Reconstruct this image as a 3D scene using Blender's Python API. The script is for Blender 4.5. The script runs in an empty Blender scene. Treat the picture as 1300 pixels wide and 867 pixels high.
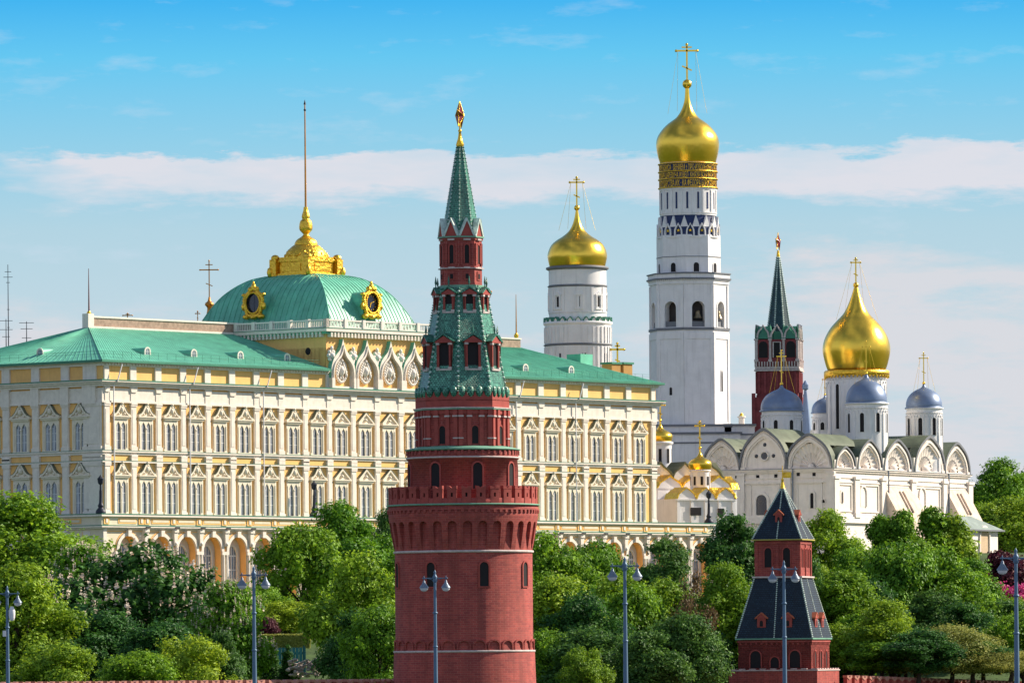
import bpy, math, random
from mathutils import Matrix, Vector, noise
random.seed(7)
R_ = math.radians
PI = math.pi
# ------------------------------------------------------------------ camera, world, sun, exposure
F = 8400.0          # focal length in photo pixels (photo 1300 x 867)
HX, HY = 650.0, 835.0
ROLL = 0.0087
CAMZ = 10.0
scn = bpy.context.scene
cam_d = bpy.data.cameras.new('camera'); cam = bpy.data.objects.new('camera', cam_d)
scn.collection.objects.link(cam); scn.camera = cam
cam_d.sensor_width = 36.0; cam_d.lens = 36.0 * F / 1300.0
cam_d.shift_y = (HY - 433.5) / 1300.0
cam_d.clip_start = 1.0; cam_d.clip_end = 30000.0
cam.matrix_world = Matrix.Translation((0, 0, CAMZ)) @ Matrix.Rotation(R_(90), 4, 'X') @ Matrix.Rotation(-ROLL, 4, 'Z')
scn.render.resolution_x = 1024; scn.render.resolution_y = 682
scn.view_settings.view_transform = 'Standard'; scn.view_settings.look = 'None'
scn.view_settings.gamma = 1.0; scn.view_settings.use_curve_mapping = False
scn.view_settings.exposure = 0.72

SUN_AZ = R_(109.0)          # clockwise from "towards the camera" (-Y) seen from above -> sun to the right, slightly behind
SUN_EL = R_(33.0)
sun_dir = Vector((math.sin(SUN_AZ) * math.cos(SUN_EL), -math.cos(SUN_AZ) * math.cos(SUN_EL), math.sin(SUN_EL)))
sl = bpy.data.lights.new('sun', 'SUN'); sl.energy = 5.0; sl.angle = R_(0.53); sl.color = (1.0, 0.88, 0.72)
so = bpy.data.objects.new('sun', sl); scn.collection.objects.link(so)
so.rotation_euler = sun_dir.to_track_quat('Z', 'Y').to_euler()
so.location = (200, 200, 300)

def build_world():
    w = bpy.data.worlds.new('World'); scn.world = w; w.use_nodes = True
    nt = w.node_tree; N = nt.nodes; L = nt.links; N.clear()
    def nd(t, **k):
        n = N.new(t)
        for a, b in k.items(): setattr(n, a, b)
        return n
    def mth(op, a, b=None, c=None, clamp=False):
        n = nd('ShaderNodeMath', operation=op); n.use_clamp = clamp
        for i, v in enumerate((a, b, c)):
            if v is None: continue
            if isinstance(v, (int, float)): n.inputs[i].default_value = v
            else: L.new(v, n.inputs[i])
        return n.outputs[0]
    sky = nd('ShaderNodeTexSky', sky_type='NISHITA'); sky.sun_disc = False
    sky.sun_elevation = SUN_EL
    sky.sun_rotation = math.atan2(sun_dir.x, sun_dir.y)
    sky.air_density = 1.0; sky.dust_density = 0.6; sky.ozone_density = 2.0
    tc = nd('ShaderNodeTexCoord'); sp = nd('ShaderNodeSeparateXYZ'); L.new(tc.outputs['Generated'], sp.inputs[0])
    x, y, z = sp.outputs
    hor = mth('SQRT', mth('ADD', mth('MULTIPLY', x, x), mth('MULTIPLY', y, y)))
    e = mth('DIVIDE', z, mth('MAXIMUM', hor, 0.02))           # tan(elevation)
    az = mth('ARCTAN2', x, y)
    # clear-air colour by elevation (seen low over the horizon); values are for background strength 0.1
    ramp = nd('ShaderNodeValToRGB'); L.new(mth('MULTIPLY', e, 1 / 0.13), ramp.inputs[0])
    cr = ramp.color_ramp
    stops = [(0.0, (0.62, 0.68, 0.74)), (0.38, (0.53, 0.67, 0.745)), (0.50, (0.44, 0.645, 0.75)), (0.60, (0.28, 0.61, 0.80)), (0.70, (0.13, 0.56, 0.86)), (0.78, (0.042, 0.43, 0.86)), (1.0, (0.03, 0.30, 0.75))]
    while len(cr.elements) < len(stops): cr.elements.new(0.5)
    for el, (p, c) in zip(cr.elements, stops): el.position = p; el.color = (*c, 1)
    # clouds: stretched noise in (azimuth, elevation)
    cb = nd('ShaderNodeCombineXYZ'); L.new(az, cb.inputs[0]); L.new(e, cb.inputs[1])
    def noise_tex(sx, sy, scale, detail, rough, off=0.0):
        mp = nd('ShaderNodeMapping'); mp.inputs['Scale'].default_value = (sx, sy, 1); mp.inputs['Location'].default_value = (off, off * .7, 0)
        L.new(cb.outputs[0], mp.inputs[0])
        n = nd('ShaderNodeTexNoise'); n.inputs['Scale'].default_value = scale; n.inputs['Detail'].default_value = detail; n.inputs['Roughness'].default_value = rough
        L.new(mp.outputs[0], n.inputs['Vector']); return n.outputs['Fac']
    def band(c, hw_up, hw_dn, n, amp, soft):
        # 1 inside the band, noisy edges
        ee = mth('ADD', e, mth('MULTIPLY', mth('SUBTRACT', n, 0.5), amp))
        up = mth('DIVIDE', mth('SUBTRACT', c + hw_up, ee), soft, clamp=True)
        dn = mth('DIVIDE', mth('SUBTRACT', ee, c - hw_dn), soft * 2.2, clamp=True)
        return mth('MULTIPLY', up, dn)
    n1 = noise_tex(16, 70, 2.4, 10, 0.66, 5.1)
    n2 = noise_tex(9, 40, 2.0, 5, 0.6, 3.3)
    n3 = noise_tex(7, 30, 2.6, 8, 0.6, 7.7)
    # band tilts slightly: higher toward right
    b1 = band(0.0728, 0.0040, 0.0048, n1, 0.0125, 0.0011)
    side = mth('MULTIPLY_ADD', mth('ADD', az, mth('MULTIPLY', mth('SUBTRACT', n2, 0.5), 0.10)), 1 / 0.016, 4.6, clamp=True)       # fades out at the far left
    b1 = mth('MULTIPLY', mth('MULTIPLY', b1, side), mth('MULTIPLY_ADD', n2, 2.0, -0.05, clamp=True))
    rgt = mth('DIVIDE', mth('SUBTRACT', az, 0.012), 0.045, clamp=True)
    lft = mth('DIVIDE', mth('SUBTRACT', -0.028, az), 0.040, clamp=True)
    low = mth('DIVIDE', mth('SUBTRACT', mth('MULTIPLY_ADD', mth('SUBTRACT', n3, 0.5), 0.05, mth('MULTIPLY_ADD', rgt, 0.007, 0.0565)), e), 0.006, clamp=True)
    low = mth('MULTIPLY', low, mth('MULTIPLY', mth('ADD', mth('SUBTRACT', n1, 0.50), mth('MULTIPLY_ADD', rgt, 0.16, mth('MULTIPLY', lft, 0.10))), 5.5, clamp=True))
    wis = mth('MULTIPLY', mth('MULTIPLY', mth('SUBTRACT', noise_tex(20, 70, 3.0, 6, 0.6, 1.3), 0.56), 5.0, clamp=True), 0.35)
    def mix(f, a, b):
        m = nd('ShaderNodeMix', data_type='RGBA'); 
        if isinstance(f, (int, float)): m.inputs[0].default_value = f
        else: L.new(f, m.inputs[0])
        for s, v in ((6, a), (7, b)):
            if isinstance(v, tuple): m.inputs[s].default_value = (*v, 1)
            else: L.new(v, m.inputs[s])
        return m.outputs[2]
    cl = mix(wis, ramp.outputs[0], (0.62, 0.72, 0.84))
    cl = mix(mth('MULTIPLY', low, 0.85), cl, (0.70, 0.695, 0.735))
    cl = mix(mth('MULTIPLY', b1, 0.95), cl, (0.73, 0.73, 0.79))
    sc = nd('ShaderNodeVectorMath', operation='SCALE'); L.new(cl, sc.inputs[0]); sc.inputs['Scale'].default_value = 12.15 / 1.366
    # out-of-view sky: haze and high cloud added and tinted as fill light
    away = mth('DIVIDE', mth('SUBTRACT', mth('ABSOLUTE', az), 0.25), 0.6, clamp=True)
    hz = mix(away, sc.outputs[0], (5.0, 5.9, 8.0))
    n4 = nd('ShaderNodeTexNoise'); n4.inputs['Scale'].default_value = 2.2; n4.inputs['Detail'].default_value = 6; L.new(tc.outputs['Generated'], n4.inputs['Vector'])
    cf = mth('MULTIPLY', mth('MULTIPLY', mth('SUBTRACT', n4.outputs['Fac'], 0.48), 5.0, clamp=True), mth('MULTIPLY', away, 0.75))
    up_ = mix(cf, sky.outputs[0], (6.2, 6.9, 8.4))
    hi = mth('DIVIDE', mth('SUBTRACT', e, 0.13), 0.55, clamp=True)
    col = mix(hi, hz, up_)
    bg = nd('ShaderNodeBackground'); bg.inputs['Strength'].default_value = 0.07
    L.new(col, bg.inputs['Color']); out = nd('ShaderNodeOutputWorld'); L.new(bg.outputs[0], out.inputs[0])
build_world()

# ------------------------------------------------------------------ photo pixel <-> place
def unroll(px, py):
    dx, dy = px - HX, py - HY
    return dx - dy * ROLL, dx * ROLL + dy
def W(px, py, Z):
    a, b = unroll(px, py)
    return Vector((a / F * Z, Z, CAMZ - b / F * Z))

# ------------------------------------------------------------------ mesh builder
class MB:
    def __init__(s): s.v = []; s.f = []; s.m = []; s.s = []; s.T = None
    def add(s, vs, fs, mat=0, smooth=False):
        o = len(s.v)
        if s.T is None: s.v += [tuple(p) for p in vs]
        elif callable(s.T): s.v += [tuple(s.T(*p)) for p in vs]
        else: s.v += [tuple(s.T @ Vector(p)) for p in vs]
        for f in fs: s.f.append([o + i for i in f]); s.m.append(mat); s.s.append(smooth)
    def box(s, x0, x1, y0, y1, z0, z1, mat=0, nx=1):
        if nx <= 1:
            s.add([(x0,y0,z0),(x1,y0,z0),(x1,y1,z0),(x0,y1,z0),(x0,y0,z1),(x1,y0,z1),(x1,y1,z1),(x0,y1,z1)],
                  [(0,3,2,1),(4,5,6,7),(0,1,5,4),(1,2,6,5),(2,3,7,6),(3,0,4,7)], mat)
        else:
            vs = []; fs = []
            for i in range(nx + 1):
                x = x0 + (x1 - x0) * i / nx
                vs += [(x,y0,z0),(x,y1,z0),(x,y1,z1),(x,y0,z1)]
            for i in range(nx):
                a = i*4; b = a+4
                for k in range(4):
                    k2 = (k+1) % 4; fs.append((a+k, b+k, b+k2, a+k2)[::-1])
            fs.append((0,3,2,1)[::-1]); fs.append((nx*4, nx*4+3, nx*4+2, nx*4+1))
            s.add(vs, fs, mat)
    def prism(s, poly, y0, y1, mat=0, smooth=False):      # poly in (x,z), extruded along y
        n = len(poly)
        vs = [(x, y0, z) for x, z in poly] + [(x, y1, z) for x, z in poly]
        fs = [tuple(range(n)), tuple(range(2*n-1, n-1, -1))]
        s.add(vs, fs, mat)
        s.add(vs, [(i, i+n, (i+1) % n + n, (i+1) % n) for i in range(n)], mat, smooth)
    def plan(s, poly, z0, z1, mat=0, top=None):           # poly in (x,y), extruded up; top: other polygon
        n = len(poly); t = top or poly
        vs = [(x, y, z0) for x, y in poly] + [(x, y, z1) for x, y in t]
        s.add(vs, [tuple(range(n-1, -1, -1)), tuple(range(n, 2*n))] + [(i, (i+1) % n, (i+1) % n + n, i+n) for i in range(n)], mat)
    def lathe(s, prof, n=32, cx=0, cy=0, mat=0, smooth=True, ph=0.0, cap=True):
        vs = []; fs = []
        for r, z in prof:
            for k in range(n):
                a = ph + 2*PI*k/n; vs.append((cx + r*math.sin(a), cy - r*math.cos(a), z))
        m = len(prof)
        for i in range(m-1):
            for k in range(n):
                k2 = (k+1) % n; fs.append((i*n+k, i*n+k2, (i+1)*n+k2, (i+1)*n+k))
        s.add(vs, fs, mat, smooth)
        if cap:
            s.add(vs[:n], [tuple(range(n-1, -1, -1))], mat); s.add(vs[-n:], [tuple(range(n))], mat)
    def tube(s, p0, p1, r0, r1=None, n=8, mat=0):
        r1 = r0 if r1 is None else r1
        p0, p1 = Vector(p0), Vector(p1); d = (p1-p0)
        if d.length < 1e-6: return
        q = d.to_track_quat('Z', 'Y')
        vs = []
        for p, r in ((p0, r0), (p1, r1)):
            for k in range(n):
                a = 2*PI*k/n; vs.append(p + q @ Vector((r*math.cos(a), r*math.sin(a), 0)))
        s.add(vs, [(k, (k+1) % n, (k+1) % n + n, k+n) for k in range(n)], mat, True)
        s.add(vs, [tuple(range(n-1, -1, -1)), tuple(range(n, 2*n))], mat)
    def ball(s, c, r, n=12, mat=0, rz=None, ry=None):
        rz = r if rz is None else rz; ry = r if ry is None else ry
        m = max(4, n//2); vs = []; fs = []
        for i in range(m+1):
            t = PI*i/m - PI/2
            for k in range(n):
                a = 2*PI*k/n; vs.append((c[0]+r*math.cos(t)*math.cos(a), c[1]+ry*math.cos(t)*math.sin(a), c[2]+rz*math.sin(t)))
        for i in range(m):
            for k in range(n): fs.append((i*n+k, i*n+(k+1) % n, (i+1)*n+(k+1) % n, (i+1)*n+k))
        s.add(vs, fs, mat, True)
    def arch_pts(s, cx, hw, zs, k=10, rise=None, kind='round'):
        rise = hw if rise is None else rise; pts = []
        for i in range(k+1):
            t = PI - PI*i/k
            if kind == 'round': pts.append((cx + hw*math.cos(t), zs + rise*math.sin(t)))
            elif kind == 'keel':                     # ogee / keel arch with a point
                u = math.cos(t); b = math.sin(t); w = math.exp(-(u/0.22)**2)
                pts.append((cx + hw*u, zs + rise*(0.74*b**0.9 + 0.26*w*b)))
            else:                                    # pointed
                u = math.cos(t); pts.append((cx + hw*u, zs + rise*(1-abs(u)**1.6)))
        return pts
    def arch_panel(s, x0, x1, z0, z1, cx, hw, zb, zs, y0, y1, mat=0, rmat=None, k=10, rise=None, kind='round', back=False):
        # plate with its face at y0 and an arched hole whose reveal runs back to y1
        rmat = mat if rmat is None else rmat
        P = s.arch_pts(cx, hw, zs, k, rise, kind)
        q = []
        def quad(a, b, c, d): q.append(((a[0], y0, a[1]), (b[0], y0, b[1]), (c[0], y0, c[1]), (d[0], y0, d[1])))
        if cx-hw > x0: quad((x0, z0), (cx-hw, z0), (cx-hw, z1), (x0, z1))
        if cx+hw < x1: quad((cx+hw, z0), (x1, z0), (x1, z1), (cx+hw, z1))
        if zb > z0: quad((cx-hw, z0), (cx+hw, z0), (cx+hw, zb), (cx-hw, zb))
        for a, b in zip(P, P[1:]): quad(a, b, (b[0], z1), (a[0], z1))
        for f in q: s.add(f, [(0, 1, 2, 3)], mat)
        C = [(cx-hw, zb)] + P + [(cx+hw, zb)]
        for a, b in zip(C, C[1:] + C[:1]):
            s.add([(a[0], y0, a[1]), (b[0], y0, b[1]), (b[0], y1, b[1]), (a[0], y1, a[1])], [(0, 3, 2, 1)], rmat)
    def arch_ring(s, cx, hw, zs, w, y0, y1, mat=0, k=12, rise=None, zb=None, kind='round', smooth=False):
        # archivolt: a ring of width w round the arch, from zb if given
        rise = hw if rise is None else rise
        I = s.arch_pts(cx, hw, zs, k, rise, kind); O = s.arch_pts(cx, hw+w, zs, k, rise+w, kind)
        if zb is not None: I = [(cx-hw, zb)] + I + [(cx+hw, zb)]; O = [(cx-hw-w, zb)] + O + [(cx+hw+w, zb)]
        n = len(I)
        for i in range(n-1):
            a, b, c, d = I[i], I[i+1], O[i+1], O[i]
            s.add([(p[0], y, p[1]) for y in (y0, y1) for p in (a, b, c, d)],
                  [(0,1,2,3), (7,6,5,4), (0,4,5,1), (2,6,7,3), (0,3,7,4), (1,5,6,2)], mat)
    def arch_fill(s, cx, hw, zb, zs, y, mat=0, k=10, rise=None, kind='round'):
        P = [(cx-hw, zb)] + s.arch_pts(cx, hw, zs, k, rise, kind) + [(cx+hw, zb)]
        s.add([(p[0], y, p[1]) for p in P], [tuple(range(len(P)-1, -1, -1))], mat)
    def build(s, name, mats, parent=None, loc=None, rotz=0.0, weld=False):
        me = bpy.data.meshes.new(name); me.from_pydata(s.v, [], s.f)
        mats = mats if isinstance(mats, (list, tuple)) else [mats]
        for m in mats: me.materials.append(m)
        me.polygons.foreach_set('material_index', s.m); me.polygons.foreach_set('use_smooth', s.s)
        me.update()
        o = bpy.data.objects.new(name, me); scn.collection.objects.link(o)
        if loc is not None: o.location = loc
        o.rotation_euler = (0, 0, rotz)
        if parent is not None: o.parent = parent
        return o
def parts(mbs, name, mats, parent):
    return [m.build(name, mats, parent) for m in mbs]
def rz(a, x=0, y=0, z=0): return Matrix.Translation((x, y, z)) @ Matrix.Rotation(a, 4, 'Z')
def wrap(R, off=0.0):
    def f(x, y, z):
        t = x / R + off; r = R - y; return (r*math.sin(t), -r*math.cos(t), z)
    return f
def tag(o, label=None, cat=None, group=None, kind=None):
    if label: o['label'] = label
    if cat: o['category'] = cat
    if group: o['group'] = group
    if kind: o['kind'] = kind
    return o
def empty(name, loc, rotz=0.0, label=None, cat=None, group=None):
    o = bpy.data.objects.new(name, None); scn.collection.objects.link(o); o.empty_display_size = 0.5
    o.location = loc; o.rotation_euler = (0, 0, rotz); return tag(o, label, cat, group)
def dup(o, parent=None, loc=None, rotz=None, first=True):
    c = o.copy(); scn.collection.objects.link(c)
    if parent is not None: c.parent = parent
    if loc is not None: c.location = loc
    if rotz is not None: c.rotation_euler = (0, 0, rotz)
    for ch in list(o.children): dup(ch, c)
    return c
def smooth_prof(pts, k=4):
    out = []
    for i in range(len(pts)-1):
        p0 = pts[max(i-1, 0)]; p1 = pts[i]; p2 = pts[i+1]; p3 = pts[min(i+2, len(pts)-1)]
        for j in range(k):
            t = j/k
            out.append(tuple(0.5*((2*p1[c]) + (-p0[c]+p2[c])*t + (2*p0[c]-5*p1[c]+4*p2[c]-p3[c])*t*t + (-p0[c]+3*p1[c]-3*p2[c]+p3[c])*t**3) for c in (0, 1)))
    out.append(pts[-1]); return out

# ------------------------------------------------------------------ materials
def mat(name, col, rough=0.7, metal=0.0, var=0.12, scale=0.6, col2=None, bump=0.0, bscale=6.0, spec=0.3, dirt=0.0, stretch=None, coat=0.0, island=0.0):
    m = bpy.data.materials.new(name); m.use_nodes = True
    nt = m.node_tree; N = nt.nodes; L = nt.links; b = N['Principled BSDF']
    b.inputs['Roughness'].default_value = rough; b.inputs['Metallic'].default_value = metal
    b.inputs['Specular IOR Level'].default_value = spec
    b.inputs['Coat Weight'].default_value = coat
    tc = N.new('ShaderNodeTexCoord'); mp = N.new('ShaderNodeMapping'); L.new(tc.outputs['Object'], mp.inputs[0])
    if stretch: mp.inputs['Scale'].default_value = stretch
    n = N.new('ShaderNodeTexNoise'); n.inputs['Scale'].default_value = scale; n.inputs['Detail'].default_value = 8; n.inputs['Roughness'].default_value = 0.62
    L.new(mp.outputs[0], n.inputs['Vector'])
    r = N.new('ShaderNodeValToRGB'); L.new(n.outputs['Fac'], r.inputs[0])
    c2 = col2 or tuple(min(1, c*(1+var)) for c in col); c1 = col if col2 else tuple(c*(1-var) for c in col)
    r.color_ramp.elements[0].position = 0.33; r.color_ramp.elements[1].position = 0.67
    r.color_ramp.elements[0].color = (*c1, 1); r.color_ramp.elements[1].color = (*c2, 1)
    last = r.outputs[0]
    if dirt > 0:                                   # vertical rain streaks
        mp2 = N.new('ShaderNodeMapping'); L.new(tc.outputs['Object'], mp2.inputs[0]); mp2.inputs['Scale'].default_value = (1.6, 1.6, 0.13)
        n2 = N.new('ShaderNodeTexNoise'); n2.inputs['Scale'].default_value = 1.3; n2.inputs['Detail'].default_value = 6; L.new(mp2.outputs[0], n2.inputs['Vector'])
        r2 = N.new('ShaderNodeValToRGB'); r2.color_ramp.elements[0].position = 0.52; r2.color_ramp.elements[1].position = 0.78
        r2.color_ramp.elements[0].color = (0, 0, 0, 1); r2.color_ramp.elements[1].color = (dirt, dirt, dirt, 1)
        L.new(n2.outputs['Fac'], r2.inputs[0])
        mx = N.new('ShaderNodeMix'); mx.data_type = 'RGBA'; L.new(r2.outputs[0], mx.inputs[0]); L.new(last, mx.inputs[6])
        mx.inputs[7].default_value = (*[c*0.55 for c in col], 1); last = mx.outputs[2]
    if island > 0:
        g = N.new('ShaderNodeNewGeometry'); hs = N.new('ShaderNodeHueSaturation')
        ml = N.new('ShaderNodeMath'); ml.operation = 'MULTIPLY_ADD'; L.new(g.outputs['Random Per Island'], ml.inputs[0]); ml.inputs[1].default_value = island; ml.inputs[2].default_value = 1-island/2
        L.new(ml.outputs[0], hs.inputs['Value']); L.new(last, hs.inputs['Color']); last = hs.outputs[0]
    L.new(last, b.inputs['Base Color'])
    if bump > 0:
        n3 = N.new('ShaderNodeTexNoise'); n3.inputs['Scale'].default_value = bscale; n3.inputs['Detail'].default_value = 5; L.new(mp.outputs[0], n3.inputs['Vector'])
        bp = N.new('ShaderNodeBump'); bp.inputs['Strength'].default_value = 1.0; bp.inputs['Distance'].default_value = bump; L.new(n3.outputs['Fac'], bp.inputs['Height']); L.new(bp.outputs[0], b.inputs['Normal'])
    return m
def mat_pattern(name, c1, c2, kind='brick', sx=2.0, sy=2.0, rough=0.8, mortar=None, msize=0.02, bump=0.02, spec=0.3, extra=0.3, wrapR=None, stain=0.6):
    # bricks or tiles laid round an upright shape: u = angle * radius (or x+y), v = height
    m = bpy.data.materials.new(name); m.use_nodes = True
    nt = m.node_tree; N = nt.nodes; L = nt.links; b = N['Principled BSDF']
    b.inputs['Roughness'].default_value = rough; b.inputs['Specular IOR Level'].default_value = spec
    tc = N.new('ShaderNodeTexCoord'); sp = N.new('ShaderNodeSeparateXYZ'); L.new(tc.outputs['Object'], sp.inputs[0])
    cb = N.new('ShaderNodeCombineXYZ')
    if wrapR:
        at = N.new('ShaderNodeMath'); at.operation = 'ARCTAN2'; L.new(sp.outputs[0], at.inputs[0])
        ng = N.new('ShaderNodeMath'); ng.operation = 'MULTIPLY'; ng.inputs[1].default_value = -1; L.new(sp.outputs[1], ng.inputs[0]); L.new(ng.outputs[0], at.inputs[1])
        ml = N.new('ShaderNodeMath'); ml.operation = 'MULTIPLY'; ml.inputs[1].default_value = wrapR; L.new(at.outputs[0], ml.inputs[0]); L.new(ml.outputs[0], cb.inputs[0])
    else:
        ad = N.new('ShaderNodeMath'); ad.operation = 'ADD'; L.new(sp.outputs[0], ad.inputs[0]); L.new(sp.outputs[1], ad.inputs[1]); L.new(ad.outputs[0], cb.inputs[0])
    L.new(sp.outputs[2], cb.inputs[1])
    t = N.new('ShaderNodeTexBrick'); t.inputs['Scale'].default_value = 1.0
    t.inputs['Brick Width'].default_value = sx; t.inputs['Row Height'].default_value = sy; t.inputs['Mortar Size'].default_value = msize
    t.inputs['Mortar Smooth'].default_value = 0.3; t.inputs['Bias'].default_value = 0.0
    t.inputs['Color1'].default_value = (*c1, 1); t.inputs['Color2'].default_value = (*c2, 1); t.inputs['Mortar'].default_value = (*(mortar or c1), 1)
    L.new(cb.outputs[0], t.inputs['Vector'])
    n = N.new('ShaderNodeTexNoise'); n.inputs['Scale'].default_value = 0.55; n.inputs['Detail'].default_value = 9; n.inputs['Roughness'].default_value = 0.65; L.new(tc.outputs['Object'], n.inputs['Vector'])
    hs = N.new('ShaderNodeHueSaturation'); ml2 = N.new('ShaderNodeMath'); ml2.operation = 'MULTIPLY_ADD'
    L.new(n.outputs['Fac'], ml2.inputs[0]); ml2.inputs[1].default_value = extra*2; ml2.inputs[2].default_value = 1-extra
    L.new(ml2.outputs[0], hs.inputs['Value']); L.new(t.outputs['Color'], hs.inputs['Color'])
    mp2 = N.new('ShaderNodeMapping'); L.new(tc.outputs['Object'], mp2.inputs[0]); mp2.inputs['Scale'].default_value = (1.1, 1.1, 0.12)
    n2 = N.new('ShaderNodeTexNoise'); n2.inputs['Scale'].default_value = 1.2; n2.inputs['Detail'].default_value = 8; L.new(mp2.outputs[0], n2.inputs['Vector'])
    r2 = N.new('ShaderNodeMapRange'); r2.inputs['From Min'].default_value = .42; r2.inputs['From Max'].default_value = .72; r2.inputs['To Max'].default_value = stain; L.new(n2.outputs['Fac'], r2.inputs['Value'])
    mx = N.new('ShaderNodeMix'); mx.data_type = 'RGBA'; L.new(r2.outputs[0], mx.inputs[0]); L.new(hs.outputs[0], mx.inputs[6]); mx.inputs[7].default_value = (*[c*.45+.01 for c in c1], 1)
    L.new(mx.outputs[2], b.inputs['Base Color'])
    if bump:
        bp = N.new('ShaderNodeBump'); bp.inputs['Distance'].default_value = bump; bp.invert = True
        L.new(t.outputs['Fac'], bp.inputs['Height']); L.new(bp.outputs[0], b.inputs['Normal'])
    return m
def leafmat(name, c1, c2, trans=0.32):
    m = bpy.data.materials.new(name); m.use_nodes = True
    nt = m.node_tree; N = nt.nodes; L = nt.links; N.clear()
    g = N.new('ShaderNodeNewGeometry'); oi = N.new('ShaderNodeObjectInfo')
    tc = N.new('ShaderNodeTexCoord'); n = N.new('ShaderNodeTexNoise'); n.inputs['Scale'].default_value = 0.45; n.inputs['Detail'].default_value = 3; L.new(tc.outputs['Object'], n.inputs['Vector'])
    a = N.new('ShaderNodeMath'); a.operation = 'MULTIPLY_ADD'; L.new(g.outputs['Random Per Island'], a.inputs[0]); a.inputs[1].default_value = 0.55
    s2 = N.new('ShaderNodeMath'); s2.operation = 'MULTIPLY_ADD'; L.new(n.outputs['Fac'], s2.inputs[0]); s2.inputs[1].default_value = 1.6; s2.inputs[2].default_value = -0.55; L.new(s2.outputs[0], a.inputs[2])
    mx = N.new('ShaderNodeMix'); mx.data_type = 'RGBA'; mx.clamp_factor = True; L.new(a.outputs[0], mx.inputs[0]); mx.inputs[6].default_value = (*c1, 1); mx.inputs[7].default_value = (*c2, 1)
    hs = N.new('ShaderNodeHueSaturation'); L.new(mx.outputs[2], hs.inputs['Color'])
    r = N.new('ShaderNodeMath'); r.operation = 'MULTIPLY_ADD'; L.new(oi.outputs['Random'], r.inputs[0]); r.inputs[1].default_value = 0.4; r.inputs[2].default_value = 0.8; L.new(r.outputs[0], hs.inputs['Value'])
    rh = N.new('ShaderNodeMath'); rh.operation = 'MULTIPLY_ADD'; L.new(oi.outputs['Random'], rh.inputs[0]); rh.inputs[1].default_value = -0.035; rh.inputs[2].default_value = 0.52; L.new(rh.outputs[0], hs.inputs['Hue'])
    d = N.new('ShaderNodeBsdfPrincipled'); d.inputs['Roughness'].default_value = 0.55; d.inputs['Specular IOR Level'].default_value = 0.25; L.new(hs.outputs[0], d.inputs['Base Color'])
    t = N.new('ShaderNodeBsdfTranslucent'); h2 = N.new('ShaderNodeHueSaturation'); h2.inputs['Value'].default_value = 1.3; h2.inputs['Hue'].default_value = 0.485; L.new(hs.outputs[0], h2.inputs['Color']); L.new(h2.outputs[0], t.inputs['Color'])
    mm = N.new('ShaderNodeMixShader'); mm.inputs[0].default_value = trans; L.new(d.outputs[0], mm.inputs[1]); L.new(t.outputs[0], mm.inputs[2])
    o = N.new('ShaderNodeOutputMaterial'); L.new(mm.outputs[0], o.inputs[0]); return m

WHITE = mat('white_stucco', (0.74, 0.69, 0.62), 0.8, var=0.06, scale=0.8, dirt=0.3, bump=0.01)
TRIM = mat('pale_stone_trim', (0.76, 0.69, 0.60), 0.8, var=0.08, scale=1.5, dirt=0.25)
YELLOW = mat('yellow_stucco', (0.88, 0.51, 0.18), 0.85, var=0.07, scale=0.7, dirt=0.2)
PALEY = mat('cream_stucco', (0.72, 0.63, 0.47), 0.85, var=0.08, scale=0.9, dirt=0.25)
GREENROOF = mat('green_painted_metal', (0.13, 0.45, 0.31), 0.5, var=0.18, scale=0.5, spec=0.4, dirt=0.25)
LEAD = mat('dull_green_lead', (0.15, 0.18, 0.13), 0.6)
GREENTRIM = mat('green_metal_flashing', (0.05, 0.22, 0.14), 0.5, var=0.15)
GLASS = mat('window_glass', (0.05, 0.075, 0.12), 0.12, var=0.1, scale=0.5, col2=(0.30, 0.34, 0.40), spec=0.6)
DARKGLASS = mat('dark_glass', (0.012, 0.016, 0.03), 0.15, var=0.2, spec=0.6)
DARK = mat('dark_interior', (0.02, 0.018, 0.02), 0.9)
FRAMEW = mat('white_window_bars', (0.7, 0.7, 0.7), 0.6)
GOLD = mat('polished_gold', (1.0, 0.62, 0.075), 0.28, metal=1.0, var=0.06, scale=0.7, bump=0.05, bscale=0.7)
GOLDR = mat('worn_gold', (0.95, 0.52, 0.06), 0.38, metal=1.0, var=0.25, scale=2.0, bump=0.12, bscale=2.6)
BRONZE = mat('tarnished_gilt', (0.55, 0.25, 0.06), 0.45, metal=0.9, var=0.2)
IRON = mat('black_iron', (0.03, 0.035, 0.05), 0.5, metal=0.3)
POLE = mat('blue_grey_painted_steel', (0.10, 0.17, 0.25), 0.45, metal=0.2, var=0.1)
LAMPM = mat('grey_lamp_metal', (0.16, 0.20, 0.25), 0.4, metal=0.3)
LAMPG = mat('frosted_lamp_glass', (0.65, 0.66, 0.68), 0.2, spec=0.6)
BARK = mat('bark', (0.05, 0.035, 0.025), 0.9, var=0.3, scale=3)
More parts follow.
